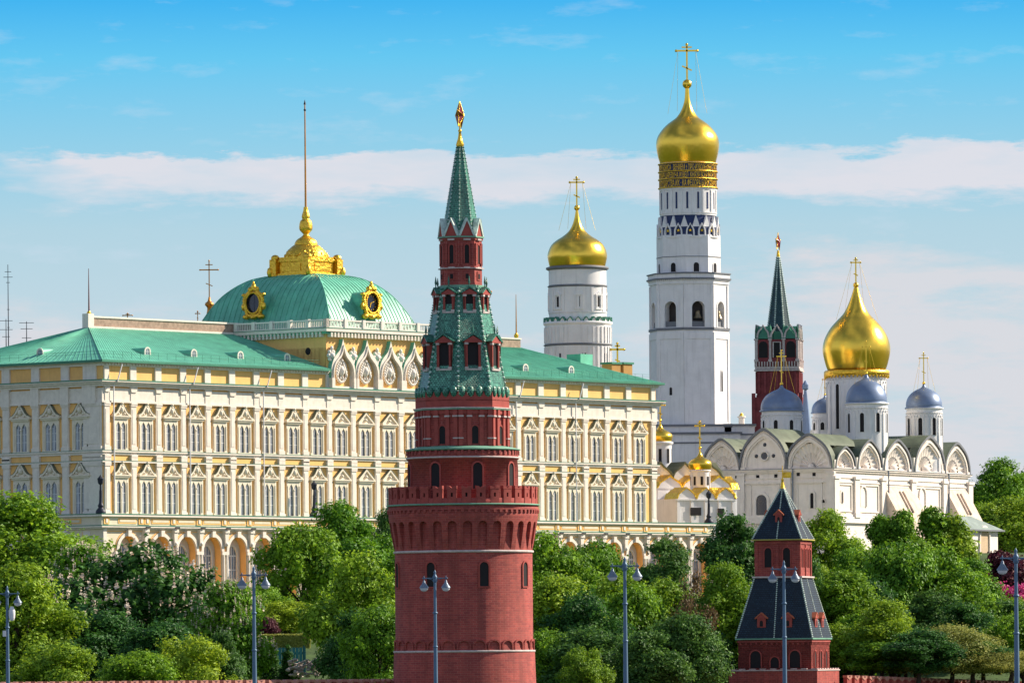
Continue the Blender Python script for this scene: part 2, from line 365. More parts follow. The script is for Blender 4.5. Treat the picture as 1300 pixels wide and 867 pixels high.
# ------------------------------------------------------------------ ground
class Frame:
    def __init__(s, X0, Y0, A): s.X0, s.Y0, s.A = X0, Y0, A; s.c, s.s = math.cos(A), math.sin(A)
    def x_of(s, px, py, y=0.0):
        r = unroll(px, py)[0]/F
        return (r*(s.Y0 + s.c*y) - s.X0 + s.s*y) / (s.c - r*s.s)
    def y_of(s, px, py, x=0.0):
        r = unroll(px, py)[0]/F
        return (r*(s.Y0 + s.s*x) - s.X0 - s.c*x) / (-s.s - r*s.c)
    def world(s, x, y): return s.X0 + s.c*x - s.s*y, s.Y0 + s.s*x + s.c*y
    def z_of(s, px, py, x, y, base):
        return CAMZ - unroll(px, py)[1]/F*s.world(x, y)[1] - base
def lerp(t, a, b): t = max(0, min(1, t)); return a + (b-a)*t
def ground_z(X, Y):
    if Y < 560: return 0.0
    if Y < 765: return lerp((Y-560)/30, 0.0, 0.8) + lerp((Y-655)/45, 0, 2.2)
    if Y < 900: return lerp((Y-765)/135, 3.0, 17.9)
    if Y < 1055: return 17.9
    return lerp((Y-1055)/60, 17.9, 27.0)
LAWN = mat('grass_bank', (0.05, 0.09, 0.02), 0.95, var=0.35, scale=0.2, bump=0.15, bscale=2)
def build_ground():
    m = MB(); ys = [-60, 100, 250, 330, 430, 560, 590, 655] + [700, 730, 755, 765] + [770+10*i for i in range(14)] + [960, 1055, 1070, 1085, 1100, 1115, 1300, 2200, 6000, 20000]
    xs = [-9000, -2000, -500] + [-250+25*i for i in range(21)] + [500, 2000, 9000]
    vs = [(x, y, ground_z(x, y) - (60 if y > 5000 else 0)) for y in ys for x in xs]; n = len(xs)
    m.add(vs, [(j*n+i, j*n+i+1, (j+1)*n+i+1, (j+1)*n+i) for j in range(len(ys)-1) for i in range(n-1)], 0, True)
    tag(m.build('ground', LAWN), kind='structure')
    w = MB(); w.add([(-900, 335+40, -0), (900, 335-200, -0), (900, 520, 0), (-900, 520, 0)], [(0, 1, 2, 3)])
    for i in range(len(w.v)): w.v[i] = (w.v[i][0], w.v[i][1], 0.25)
    o = w.build('river_water', mat('river_water', (0.03, 0.05, 0.05), 0.12, var=0.2, scale=0.1, bump=0.05, bscale=1.5, spec=0.5)); tag(o, kind='structure')
    # bridge deck that carries the street lamps, rising to the right
    b = MB(); pts = [(-90, 400), (90, 270)]
    nx, ny = 36/220, 0
    def dz(x): return 4.0 + (x+50)*0.025
    def yy(x, s): return 360 - 0.62*(x+18) + s
    vs = []; fs = []
    for i in range(13):
        x = -120 + 20*i
        for s, dzz in ((-22, 0), (-22, .15), (-18, .15), (-18, 0), (44, 0), (44, .15), (52, .15), (52, 0), (52, -1.6), (-22, -1.6)):
            vs.append((x, yy(x, s), dz(x)+dzz))
    for i in range(12):
        for k in range(10):
            k2 = (k+1) % 10; fs.append((i*10+k, (i+1)*10+k, (i+1)*10+k2, i*10+k2))
    b.add(vs, fs); tag(b.build('bridge_road', mat('asphalt', (0.05, 0.05, 0.052), 0.9)), kind='structure')
build_ground()

# ------------------------------------------------------------------ the palace
PF = Frame(-0.0, 0.0, R_(50))
_r1 = unroll(130, 560)[0]/F; _r2 = unroll(833, 590)[0]/F; PL = 125.0
PF.Y0 = (PL*PF.c - _r2*PL*PF.s)/(_r2-_r1); PF.X0 = _r1*PF.Y0
PB = 18.0
def PZ(y): return PF.z_of(130, y, 0, 0, PB)
pal = empty('palace', (PF.X0, PF.Y0, PB), PF.A, 'long yellow and white palace with green metal roofs and a gold-crowned dome in its middle', 'palace')
Z_EAVE, Z_ATT, Z_PIL = PZ(459), PZ(482), PZ(508)
Z_L1, Z_L2, Z_T = PZ(572), PZ(585), PZ(653.5)
Z_FR, Z_C0, Z_C1 = PZ(666), PZ(671), PZ(667.5)
WD = 40.0            # depth of the west end
def interp(t, A, B):
    for i in range(len(A)-1):
        if t <= A[i+1] or i == len(A)-2: return B[i] + (B[i+1]-B[i])*(t-A[i])/(A[i+1]-A[i])
wpx = [(0, 152.3), (5, 309.1), (9, 431.9), (12, 522.5), (17, 671.5), (22, 810.6)]
WX = [interp(k, [a for a, _ in wpx], [PF.x_of(p, 550) for _, p in wpx]) for k in range(23)]
_y0 = PF.y_of(103.5, 550); _y2 = PF.y_of(28, 550); WYp = (_y2-_y0)/2
WY = [_y0 + WYp*k for k in range(5)]
BX = [0.75] + [(WX[i]+WX[i+1])/2 for i in range(22)] + [PL-0.9]           # pilaster axes
BY = [2.2] + [(WY[i]+WY[i+1])/2 for i in range(4)] + [WY[4]+WYp/2]
CX0, CX1 = (WX[8]+WX[9])/2, (WX[13]+WX[14])/2                              # middle block

def palace_body():
    m = MB()
    m.box(0, PL, 0, WD, 0, Z_EAVE, 0)                              # yellow wall
    m.box(CX0-.3, CX1+.3, 0.02, 30, Z_ATT, PZ(428), 0)
    m.build('wall', [YELLOW], pal)
    # mouldings running the whole length: south (y<0), west (x<0), east
    c = MB()
    def course(z0, z1, d, mt=0):
        c.box(-d, PL+d, -d, 0.01, z0, z1, mt); c.box(-d, 0.01, 0.01, WD+d, z0, z1, mt); c.box(PL-.01, PL+d, 0.01, WD+d, z0, z1, mt)
    course(PZ(490), PZ(487), .55); course(PZ(487), PZ(484.5), .85); course(PZ(484.5), PZ(483), 1.15)
    course(PZ(508), PZ(492), .18); course(PZ(510.5), PZ(508), .30)
    course(PZ(483), PZ(481.6), 1.2, 1)
    course(PZ(573.5), PZ(571.4), .42); course(PZ(571.4), PZ(570.9), .46, 1); course(PZ(576.5), PZ(573.5), .2); course(PZ(586.5), PZ(584.5), .4); course(PZ(584.5), PZ(584), .44, 1)
    for z0, z1, d in ((PZ(464), PZ(460.5), .3), (PZ(460.5), PZ(458.6), .75)):      # eave, broken by the middle block
        c.box(-d, CX0-.3, -d, .01, z0, z1); c.box(CX1+.3, PL+d, -d, .01, z0, z1); c.box(-d, .01, .01, WD+d, z0, z1); c.box(PL-.01, PL+d, .01, WD+d, z0, z1)
    c.build('cornice', [TRIM, GREENTRIM], pal)
    # attic blocks and yellow panels, capitals
    caps = []
    for i, x in enumerate(BX):
        a = MB(); caps.append(a)
        w = 1.0 if 0 < i < 23 else 0.75
        a.box(x-w*.62, x+w*.62, -.28, .01, Z_ATT, PZ(464), 0)
        a.box(x-w*.62, x+w*.62, -.46, .01, PZ(512.5), PZ(510.5), 0)      # capital
        a.box(x-w*.55, x+w*.55, -.27, .01, PZ(508), PZ(497), 0)
        a.prism([(x-w*.55, PZ(497)), (x+w*.55, PZ(497)), (x+w*.72, PZ(490)), (x-w*.72, PZ(490))], -.42, .01, 0)
    for i, y in enumerate(BY):
        w = 1.3 if i else 2.1; a = MB(); caps.append(a)
        a.box(-.28, .01, y-w*.6, y+w*.6, Z_ATT, PZ(464), 0)
        a.box(-.5, .01, y-w*.62, y+w*.62, PZ(512.5), PZ(490), 0)
    # dentils under the eave cornice
    x = 0.3; a = MB()
    while x < PL:
        if not (CX0-.5 < x < CX1+.5): a.box(x, x+.28, -.6, .0, PZ(462.6), PZ(460.7), 0)
        x += .62
    a.build('dentil_row', [TRIM], pal); parts(caps, 'capital', [TRIM], pal)
palace_body()

def pilaster_mb(w, z0, z1, d=.3):
    m = MB(); m.box(-w/2-.12, w/2+.12, -d-.1, 0, z0, z0+.55); m.box(-w/2, w/2, -d, 0, z0+.55, z1-.5)
    m.box(-w/2-.1, w/2+.1, -d-.1, 0, z1-.5, z1-.3); m.box(-w/2-.12, w/2+.12, -d-.12, 0, z1-.3, z1)
    m.box(-w/2+.18, w/2-.18, -d-.05, -d, z0+.9, z1-.9)
    return m
lo, hi = (Z_T, PZ(586.5)), (PZ(571), PZ(510.5))
protos = {}
def place_pilasters():
    for key, (z0, z1) in (('lo', lo), ('hi', hi), ('mid', (PZ(584), PZ(576.5)))):
        first = None
        for i, x in enumerate(BX):
            if i in (9, 14): pass
            if first is None:
                first = pilaster_mb(1.05, z0, z1).build('pilaster', TRIM, pal, (x, 0, 0))
            else: dup(first, pal, (x, 0, 0))
        w0 = None
        for i, y in enumerate(BY):
            if i == 0:
                o = pilaster_mb(3.4, z0, z1).build('pilaster', TRIM, pal, (0, 1.75, 0), -PI/2)
            elif w0 is None: w0 = pilaster_mb(1.3, z0, z1).build('pilaster', TRIM, pal, (0, y, 0), -PI/2)
            else: dup(w0, pal, (0, y, 0), -PI/2)
place_pilasters()

CREAM = mat('cream_window_surround', (0.76, 0.68, 0.54), 0.85, var=0.06, scale=1.5, dirt=0.2)
def window_mb(h, kind):
    m = MB()                                    # sill at z=0, wall plane y=0, outwards -y
    hw = 1.46
    m.box(-hw, hw, -.30, 0, -.35, 0, 0)
    m.box(-hw, -1.06, -.22, 0, 0, h+.25, 0); m.box(1.06, hw, -.22, 0, 0, h+.25, 0)
    m.box(-hw+.1, -1.18, -.30, -.22, .3, h-.4, 0); m.box(1.18, hw-.1, -.30, -.22, .3, h-.4, 0)
    zs = h-.95
    for cx in (-.56, .56):
        m.arch_panel(cx*.94-.53, cx*.94+.53, 0, h+.25, cx*.94, .43, 0.0, zs, -.20, -.04, 0, k=8, rise=.85, kind='keel')
    m.ball((0, -.2, zs-.1), .2, 8, 0); m.box(-.09, .09, -.3, -.2, 0, zs-.1, 0)
    m.box(-hw-.1, hw+.1, -.45, 0, h+.25, h+.55, 0)
    # pediment
    if kind == 'bell':
        P = [(-1.72, 0), (-1.7, .25), (-1.2, .42), (-.8, .8), (-.48, 1.3), (-.28, 1.6), (0, 1.75), (.28, 1.6), (.48, 1.3), (.8, .8), (1.2, .42), (1.7, .25), (1.72, 0)]
    else:
        P = [(-1.72, 0), (-1.72, .22), (0, 1.65), (1.72, .22), (1.72, 0)]
    z = h+.55; P2 = [(x, z+q) for x, q in P]
    m.prism(P2, -.22, 0, 0)
    # raking mouldings: thick, stand proud, so the sun throws their shade into the field
    top = P2[1:-1]
    for a, b in zip(top, top[1:]):
        dx, dz = b[0]-a[0], b[1]-a[1]; l = math.hypot(dx, dz); nx, nz = -dz/l*.18, dx/l*.18
        m.prism([(a[0]-nx, a[1]-nz), (b[0]-nx, b[1]-nz), (b[0]+nx*.6, b[1]+nz*.6), (a[0]+nx*.6, a[1]+nz*.6)], -.50, -.0, 0)
        m.prism([(a[0]+nx*.6, a[1]+nz*.6), (b[0]+nx*.6, b[1]+nz*.6), (b[0]+nx*.9, b[1]+nz*.9), (a[0]+nx*.9, a[1]+nz*.9)], -.54, -.0, 1)
    m.box(-1.8, 1.8, -.6, 0, z-.06, z+.12, 0)
    if kind == 'bell':
        m.ball((0, -.38, z+.95), .34, 10, 0, rz=.5); m.ball((-.62, -.3, z+.42), .22, 8, 0); m.ball((.62, -.3, z+.42), .22, 8, 0); m.ball((0, -.5, z+1.85), .2, 8, 0)
    else: m.ball((0, -.3, z+.6), .3, 8, 0, rz=.25)
    return m
def pane_mb(h):
    m = MB(); m.add([(-1.1, -.03, 0), (1.1, -.03, 0), (1.1, -.03, h+.1), (-1.1, -.03, h+.1)], [(0, 1, 2, 3)], 0)
    for cx in (-.56, .56):
        m.box(cx-.035, cx+.035, -.075, -.035, 0, h, 1)
        for z in (h*.32, h*.6): m.box(cx-.46, cx+.46, -.07, -.035, z-.04, z+.04, 1)
    # half-drawn pale curtains
    m.add([(-1.02, -.034, 0), (-.62, -.034, 0), (-.62, -.034, h*.8), (-1.02, -.034, h*.8)], [(0, 1, 2, 3)], 2)
    m.add([(.15, -.034, 0), (.5, -.034, 0), (.5, -.034, h*.8), (.15, -.034, h*.8)], [(0, 1, 2, 3)], 2)
    return m
CURT = mat('pale_curtain_behind_glass', (0.42, 0.46, 0.52), 0.35, var=0.15, scale=1.2)
def make_window(h, kind, loc, rot=0.0):
    w = window_mb(h, kind).build('window', [CREAM, LEAD], pal, loc, rot)
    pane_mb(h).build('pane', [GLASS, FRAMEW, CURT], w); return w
def place_windows():
    for (yb, yt) in ((569.8, 533), (651, 608)):
        z0 = PZ(yb); h = PZ(yt)-z0
        pr = {}
        for k, x in enumerate(WX):
            kind = 'plain' if 9 <= k <= 13 else 'bell'
            if kind not in pr: pr[kind] = make_window(h, kind, (x, 0, z0))
            else: dup(pr[kind], pal, (x, 0, z0))
        for y in WY: dup(pr['bell'], pal, (0, y, z0), -PI/2).scale = (1.12, 1.0, 1.0)
place_windows()

# orange-yellow stripes and pale bay fields
def bay_fields():
    xs = BX; ms = []
    for i in range(23):
        a, b = xs[i]+.75, xs[i+1]-.75; x = WX[i]; m = MB(); ms.append(m)
        m.box(a+.3, b-.3, -.07, 0, PZ(569.8)-.4, PZ(571.4)-.05, 0)
    parts(ms, 'wall_panel', [TRIM], pal)
bay_fields()

# ---- terrace storey with the arcade
TY, TX = -2.5, -2.9
def terrace():
    TL = PF.x_of(905, 690, TY)
    zc0, zc1, zf = PF.z_of(130, 670.5, 0, TY, PB), PF.z_of(130, 667.5, 0, TY, PB), PF.z_of(130, 655.5, 0, TY, PB)
    zt = PF.z_of(130, 653.0, 0, TY, PB)
    zs = PF.z_of(162, 699, 5, TY, PB); za = PF.z_of(162, 680, 5, TY, PB)
    b = MB()
    b.box(TX, TL, TY+.01, 0, zc0, zf, 0); b.box(TX, .0, 0, WD+12, zc0, zf, 0)       # frieze storey over the arcade
    b.box(PL, TL, 0, 18, 0, zf, 0)
    b.build('terrace_wall', [PALEY], pal)
    c = MB()
    def cr(z0, z1, d, mt=0):
        c.box(TX-d, TL+d, TY-d, TY+.3, z0, z1, mt); c.box(TX-d, TX+.3, TY+.3, WD+12, z0, z1, mt); c.box(TL-.3, TL+d, TY+.3, 18, z0, z1, mt)
    cr(zf, zt, .45); cr(zt, zt+.12, .5, 1)
    cr(zc0-.1, zc0+.12, .35); cr(zc0+.12, zc1, .7); cr(zc1, zc1+.1, .75, 1)
    c.box(TX+.3, TL-.3, TY+.3, -.01, zf+.05, zt+.02, 1); c.box(TX+.3, -.01, 0, WD+12, zf+.05, zt+.02, 1); c.box(PL+.01, TL-.3, 0, 18, zf+.05, zt+.02, 1)
    c.build('terrace_cornice', [TRIM, GREENTRIM], pal)
    # frieze: grey-cream panels edged in yellow
    f = MB(); x = TX+1.2
    zz0, zz1 = zc1+.35, zf-.25
    p = 5.28
    xs = []
    x1 = PF.x_of(204, 700, TY); xn = PF.x_of(888, 690, TY)
    n = round((xn-x1)/5.3); ax = [x1 + (xn-x1)*i/n for i in range(n+1)]
    ax0 = PF.x_of(162, 700, TY)
    piers = [TX+.9, (ax0+ax[0])/2-.6, (ax0+ax[0])/2+.6] + [(a+b_)/2 for a, b_ in zip(ax, ax[1:])] + [TL-2]
    fb_ = []
    for i, q in enumerate(piers):
        f = MB(); fb_.append(f); f.box(q-.55, q+.55, TY-.12, TY, zz0-.1, zz1+.1, 1)
        f.box(q-.2, q+.2, TY-.2, TY-.12, zz0+.1, zz1-.1, 0)
    parts(fb_, 'frieze_block', [TRIM, YELLOW, PALEY], pal); fs_ = []
    for a in [ax0]+ax:
        f = MB(); fs_.append(f); f.box(a-1.9, a+1.9, TY-.06, TY, zz0, zz1, 1); f.box(a-1.65, a+1.65, TY-.10, TY-.06, zz0+.2, zz1-.2, 2)
    y = TX
    for k in range(6):
        yc = WY[0]+WYp*k; f = MB(); fs_.append(f)
        f.box(TX-.06, TX, yc-2.6, yc+2.6, zz0, zz1, 1); f.box(TX-.10, TX-.06, yc-2.3, yc+2.3, zz0+.2, zz1-.2, 2)
    parts(fs_, 'frieze_panel', [TRIM, YELLOW, PALEY], pal)
    # arcade
    g = MB(); r = za-zs
    hw = 1.95
    edges = [TX, (ax0+ax[0])/2] + [(a+b_)/2 for a, b_ in zip(ax, ax[1:])] + [TL]
    cs = [ax0]+ax
    for i, a in enumerate(cs):
        e0, e1 = edges[i], edges[i+1]
        g.arch_panel(e0, e1, 0, zc0-.1, a, hw, 0, zs, TY, TY+1.25, 0, 1, k=14, rise=r)
        g.add([(e0, TY+1.25, 0), (e1, TY+1.25, 0), (e1, TY+1.25, zc0), (e0, TY+1.25, zc0)], [(0, 1, 2, 3)], 2)
        g.arch_ring(a, hw-.02, zs, .48, TY-.26, TY+.05, 2, k=14, rise=r-.02)
        g.arch_ring(a, hw+.5, zs, .16, TY-.08, TY+.01, 1, k=14, rise=r+.5)
        g.box(a-.35, a+.35, TY-.55, TY, za-.1, za+.75, 2)                     # keystone
        for s in (-1, 1):                                                     # impost and twin columns
            g.box(a+s*(hw+.0), a+s*(hw+.75), TY-.3, TY, zs-.5, zs-.02, 2)
            g.tube((a+s*(hw+.38), TY-.12, 0.6), (a+s*(hw+.38), TY-.12, zs-.5), .24, .20, 10, 2)
        g.box(a-hw-.75, a+hw+.75, TY-.35, TY, -1, .6, 2) if False else None
        # spandrel outlines in yellow
        g.box(e0+.12, e0+.24, TY-.05, TY, zs+.2, zc0-.35, 1); g.box(e1-.24, e1-.12, TY-.05, TY, zs+.2, zc0-.35, 1)
        g.box(e0+.24, e1-.24, TY-.05, TY, zc0-.47, zc0-.35, 1)
    g.add([(TX, TY, 0), (TX, WD+12, 0), (TX, WD+12, zc0), (TX, TY, zc0)], [(0, 1, 2, 3)], 0)
    g.box(TX-.02, TL, TY-.3, TY+1.7, -2.5, 0, 1)
    for k in range(6):
        yc = WY[0]+WYp*k; g.T = rz(-PI/2, TX, yc, 0)
        g.arch_ring(0, 2.3, zs, .5, -.3, 0, 2, k=14, rise=r); g.arch_fill(0, 2.29, zs-5, zs, -.03, 2, k=14, rise=r-.01)
        g.arch_ring(0, 1.85, zs-.2, .45, -.12, 0, 1, k=14, rise=r-.5)
        g.box(-.4, .4, -.6, 0, za-.05, za+.75, 2)
        g.box(2.9, 4.4, -.1, 0, 0, zc0-.4, 2); g.box(2.9, 2.98, -.14, -.1, 0, zc0-.5, 1); g.box(-3.1, -2.98, -.14, 0, zs-3, zc0-.5, 1)
        g.box(-3.0, 3.0, -.2, 0, zs-.6, zs-.2, 2)
        g.T = None
    g.build('arcade', [PALEY, YELLOW, TRIM], pal)
    # corner pier strips
    k = MB()
    k.box(TX+.1, TX+.8, TY-.22, TY, -1, zc0-.1, 0); k.build('corner_pier', [TRIM], pal); k = MB()
    k.box(TL-.9, TL-.1, TY-.2, TY, 0, zc0-.1, 0)
    k.build('corner_pier', [TRIM], pal)
    # consoles over the piers and windows deep in the arcade
    c0 = MB(); c0.prism([(-.3, 0), (.3, 0), (.38, 2.2), (-.38, 2.2)], -.55, 0, 0); c0.box(-.45, .45, -.7, 0, 1.9, 2.3, 0); c0.ball((0, -.45, .3), .3, 8, 0); c0.box(-.35, .35, -1.0, -.6, 2.5, 2.65, 1)
    pr = c0.build('console', [TRIM, IRON], pal, (edges[1], TY, zc0-2.4))
    for e in edges[2:-1]: dup(pr, pal, (e, TY, zc0-2.4))
    def arcwin(hw2):
        w = MB(); w.arch_ring(0, hw2, zs-.6, .28, -.25, 0, 0, k=10, rise=r-.75, zb=-.5); w.box(-hw2-.4, hw2+.4, -.35, 0, -1, -.5, 0)
        p = MB(); p.arch_fill(0, hw2, -.5, zs-.6, -.04, 0, k=10, rise=r-.75)
        p.box(-.07, .07, -.12, -.05, -.5, zs+r-1.4, 1); p.box(-hw2, hw2, -.12, -.05, zs-.7, zs-.5, 1)
        for q in (zs-2.6, zs-4.4): p.box(-hw2, hw2, -.1, -.05, q-.05, q+.05, 1)
        for q in (-hw2*.5, hw2*.5): p.box(q-.03, q+.03, -.1, -.05, -.5, zs+r*.3, 1)
        return w, p
    w, p = arcwin(1.05); wo = w.build('window', [TRIM], pal, (cs[0], TY+1.25, 0)); p.build('pane', [GLASS, FRAMEW], wo)
    for a in cs[1:]: dup(wo, pal, (a, TY+1.25, 0))
    w, p = arcwin(1.3); wo = w.build('window', [TRIM], pal, (TX-.04, WY[0], 0), -PI/2); p.build('pane', [GLASS, FRAMEW], wo)
    for k_ in range(1, 6): dup(wo, pal, (TX-.04, WY[0]+WYp*k_, 0), -PI/2)
    return TL, zt
TL, ZT = terrace()

# ---- roofs
def seamed(m, a, b, c, d, n, mt=0, seam=.045, w=.05):
    # sheet a-b (eave) to d-c (top) as one quad grid with upstanding seams
    a, b, c, d = map(Vector, (a, b, c, d)); nrm = (b-a).cross(d-a).normalized()
    m.add([a, b, c, d], [(0, 1, 2, 3)], mt)
    for i in range(1, n):
        t = i/n; p = a.lerp(b, t); q = d.lerp(c, t); s = (b-a).normalized()*w/2; up = nrm*seam
        m.add([p-s, p+s, q+s, q-s, p-s+up, p+s+up, q+s+up, q-s+up], [(4, 5, 6, 7), (0, 1, 5, 4), (2, 3, 7, 6), (1, 2, 6, 5), (3, 0, 4, 7)], mt)
E = .95
AX = PF.x_of(112, 415, 18); ZR = PF.z_of(112, 415, AX, 18, PB)
def roofs():
    m = MB(); z0 = PZ(458)+.1; yr = 18.0
    CXe = CX0-.3
    D = 36+E
    seamed(m, (-E, -E, z0), (CXe, -E, z0), (CXe, yr, ZR), (AX, yr, ZR), 90); seamed(m, (CXe-.01, .1, z0+(ZR-z0)*(.1+E)/(yr+E)), (CXe+6, .1, z0+(ZR-z0)*(.1+E)/(yr+E)), (CXe+6, yr, ZR), (CXe-.01, yr, ZR), 4)
    seamed(m, (-E, D, z0), (-E, -E, z0), (AX, yr, ZR), (AX, yr+.01, ZR), 40)
    seamed(m, (CXe+6, D, z0), (-E, D, z0), (AX, yr, ZR), (CXe+6, yr, ZR), 30)
    # right wing, hipped at the far end
    EX = PL+E; RX = PF.x_of(700, 450, 18)
    ex = PF.x_of(659, 440, 18); ZR2 = PF.z_of(657, 441, ex, 18, PB)
    seamed(m, (CX1+.3, -E, z0), (EX, -E, z0), (ex, yr, ZR2), (CX1+.3, yr, ZR2), 80)
    seamed(m, (EX, -E, z0), (EX, D, z0), (ex, yr+.01, ZR2), (ex, yr, ZR2), 30)
    seamed(m, (EX, D, z0), (CX1-6, D, z0), (CX1-6, yr, ZR2), (ex, yr, ZR2), 30)
    # hip and eave edges
    m.tube((-E, -E, z0+.03), (AX, yr, ZR), .09, n=6, mat=1)
    m.box(-E-.08, CXe, -E-.12, -E+.02, z0-.28, z0+.04, 1); m.box(CX1+.3, PL+E+.08, -E-.12, -E+.02, z0-.28, z0+.04, 1); m.box(-E-.12, -E+.02, -E, D, z0-.28, z0+.04, 1); m.box(PL+E, PL+E+.12, -E, D, z0-.28, z0+.04, 1)
    m.build('roof', [GREENROOF, GREENTRIM], pal)
    # stone ridge parapet
    p = MB(); zb = PF.z_of(250, 419, 36, 18, PB)
    p.box(AX, CXe+3, yr-.3, yr+.3, ZR-.1, ZR+1.35, 0); p.box(AX-.1, CXe+3, yr-.45, yr+.45, ZR+1.35, ZR+1.6, 1); p.box(AX-.1, CXe+3, yr-.5, yr-.28, ZR-.15, ZR+.12, 1)
    p.box(AX-.6, AX+.6, yr-.6, yr+.6, ZR-.2, ZR+1.9, 1)
    p.build('ridge_parapet', [mat('weathered_brown_stone', (0.36, 0.25, 0.19), 0.9, var=0.25, scale=2), TRIM], pal); p = MB()
    p.box(CX1-3, ex, yr-.3, yr+.3, ZR2-.6, ZR2+1.2, 0); p.box(CX1-3, ex+.1, yr-.45, yr+.45, ZR2+1.2, ZR2+1.4, 1)
    p.build('ridge_parapet', [bpy.data.materials['weathered_brown_stone'], TRIM], pal)
    # dormers
    slope = (ZR-z0)/(yr+E)
    def dormer():
        d = MB(); P = [(.62*math.cos(PI-PI*i/8), .55+.62*math.sin(PI-PI*i/8)) for i in range(9)]; P = [(-.62, 0)] + P + [(.62, 0)]
        n = len(P); L_ = 3.4
        vs = [(x, 0, z) for x, z in P] + [(x*.5, L_, z*.0+L_*slope) for x, z in P]
        d.add(vs, [(i, i+n, (i+1)+n, i+1) for i in range(n-1)], 0, True)
        d.add(vs[:n], [tuple(range(n))], 1)
        d.arch_ring(0, .45, .55, .2, -.1, 0, 1, k=8, rise=.45, zb=0)
        return d
    def dpane():
        d = MB(); d.arch_fill(0, .36, .08, .55, -.03, 0, k=8, rise=.36); d.box(-.03, .03, -.06, -.035, .1, .9, 1); d.box(-.36, .36, -.06, -.035, .5, .56, 1); return d
    zy = lambda y: z0 + (y+E)*slope
    dyy = 3.1
    xs = [PF.x_of(px, py, dyy) for px, py in ((187, 446), (246, 449), (305, 451), (364.5, 452.5))]
    d0 = dormer().build('dormer', [GREENROOF, TRIM], pal, (xs[0], dyy, zy(dyy)-.1)); dpane().build('pane', [LAMPM, FRAMEW], d0)
    for x in xs[1:]: dup(d0, pal, (x, dyy, zy(dyy)-.1))
    for px, py in ((667, 470), (725, 475)):
        x = PF.x_of(px, py, dyy); dup(d0, pal, (x, dyy, zy(dyy)-.1))
    yv = PF.y_of(51, 450, 3.1); dup(d0, pal, (3.1, yv, zy(dyy)-.1), -PI/2)
    # snow-guard railing
    r = MB(); yy = -E+1.3; zz = zy(yy)
    x = 0
    def rail(x0, x1):
        x = x0
        while x < x1:
            r.tube((x, yy, zz), (x, yy, zz+.95), .03, n=4); x += 1.85
        for h in (.55, .92): r.tube((x0, yy, zz+h), (x1, yy, zz+h), .018, n=4)
    rail(1, CXe-1); rail(CX1+1, PL-1)
    y = 0
    while y < 36: r.tube((-E+1.3, y, zz), (-E+1.3, y, zz+.95), .03, n=4); y += 1.85
    for h in (.55, .92): r.tube((-E+1.3, 0, zz+h), (-E+1.3, 36, zz+h), .018, n=4)
    r.build('roof_railing', [GREENTRIM], pal)
    # roof boxes and downpipes
    b = MB()
    x = PF.x_of(736, 460, 12); z = zy(12)
    b.box(x-1.5, x+1.5, 10.6, 13.4, z-4.5, PF.z_of(736, 450, x, 12, PB), 0)
    b.build('roof_hatch', [GREENROOF], pal)
    for px in (776, 791):
        c = MB(); x = PF.x_of(px, 465, 16); z = PF.z_of(px, 473, x, 16, PB)
        c.box(x-1.1, x+1.1, 15, 17, z-4, z+1.3, 0); c.box(x-1.3, x+1.3, 14.8, 17.2, z+1.3, z+1.6, 1); c.build('chimney', [mat('ochre_brick', (.42, .24, .08), .9), GREENTRIM], pal)
    for px in (141, 237.5, 331, 457-58, 652, 727.5):
        if 380 < px < 420: continue
        x = PF.x_of(px, 520); d = MB()
        d.tube((x, -.55, Z_T), (x, -.55, PZ(484)), .1, n=6); d.tube((x, -1.3, PZ(484)), (x+1.1, -1.2, PZ(462)), .09, n=6); d.tube((x, -.55, PZ(487)), (x, -1.3, PZ(483.5)), .09, n=6)
        d.build('downpipe', [FRAMEW], pal)
roofs()

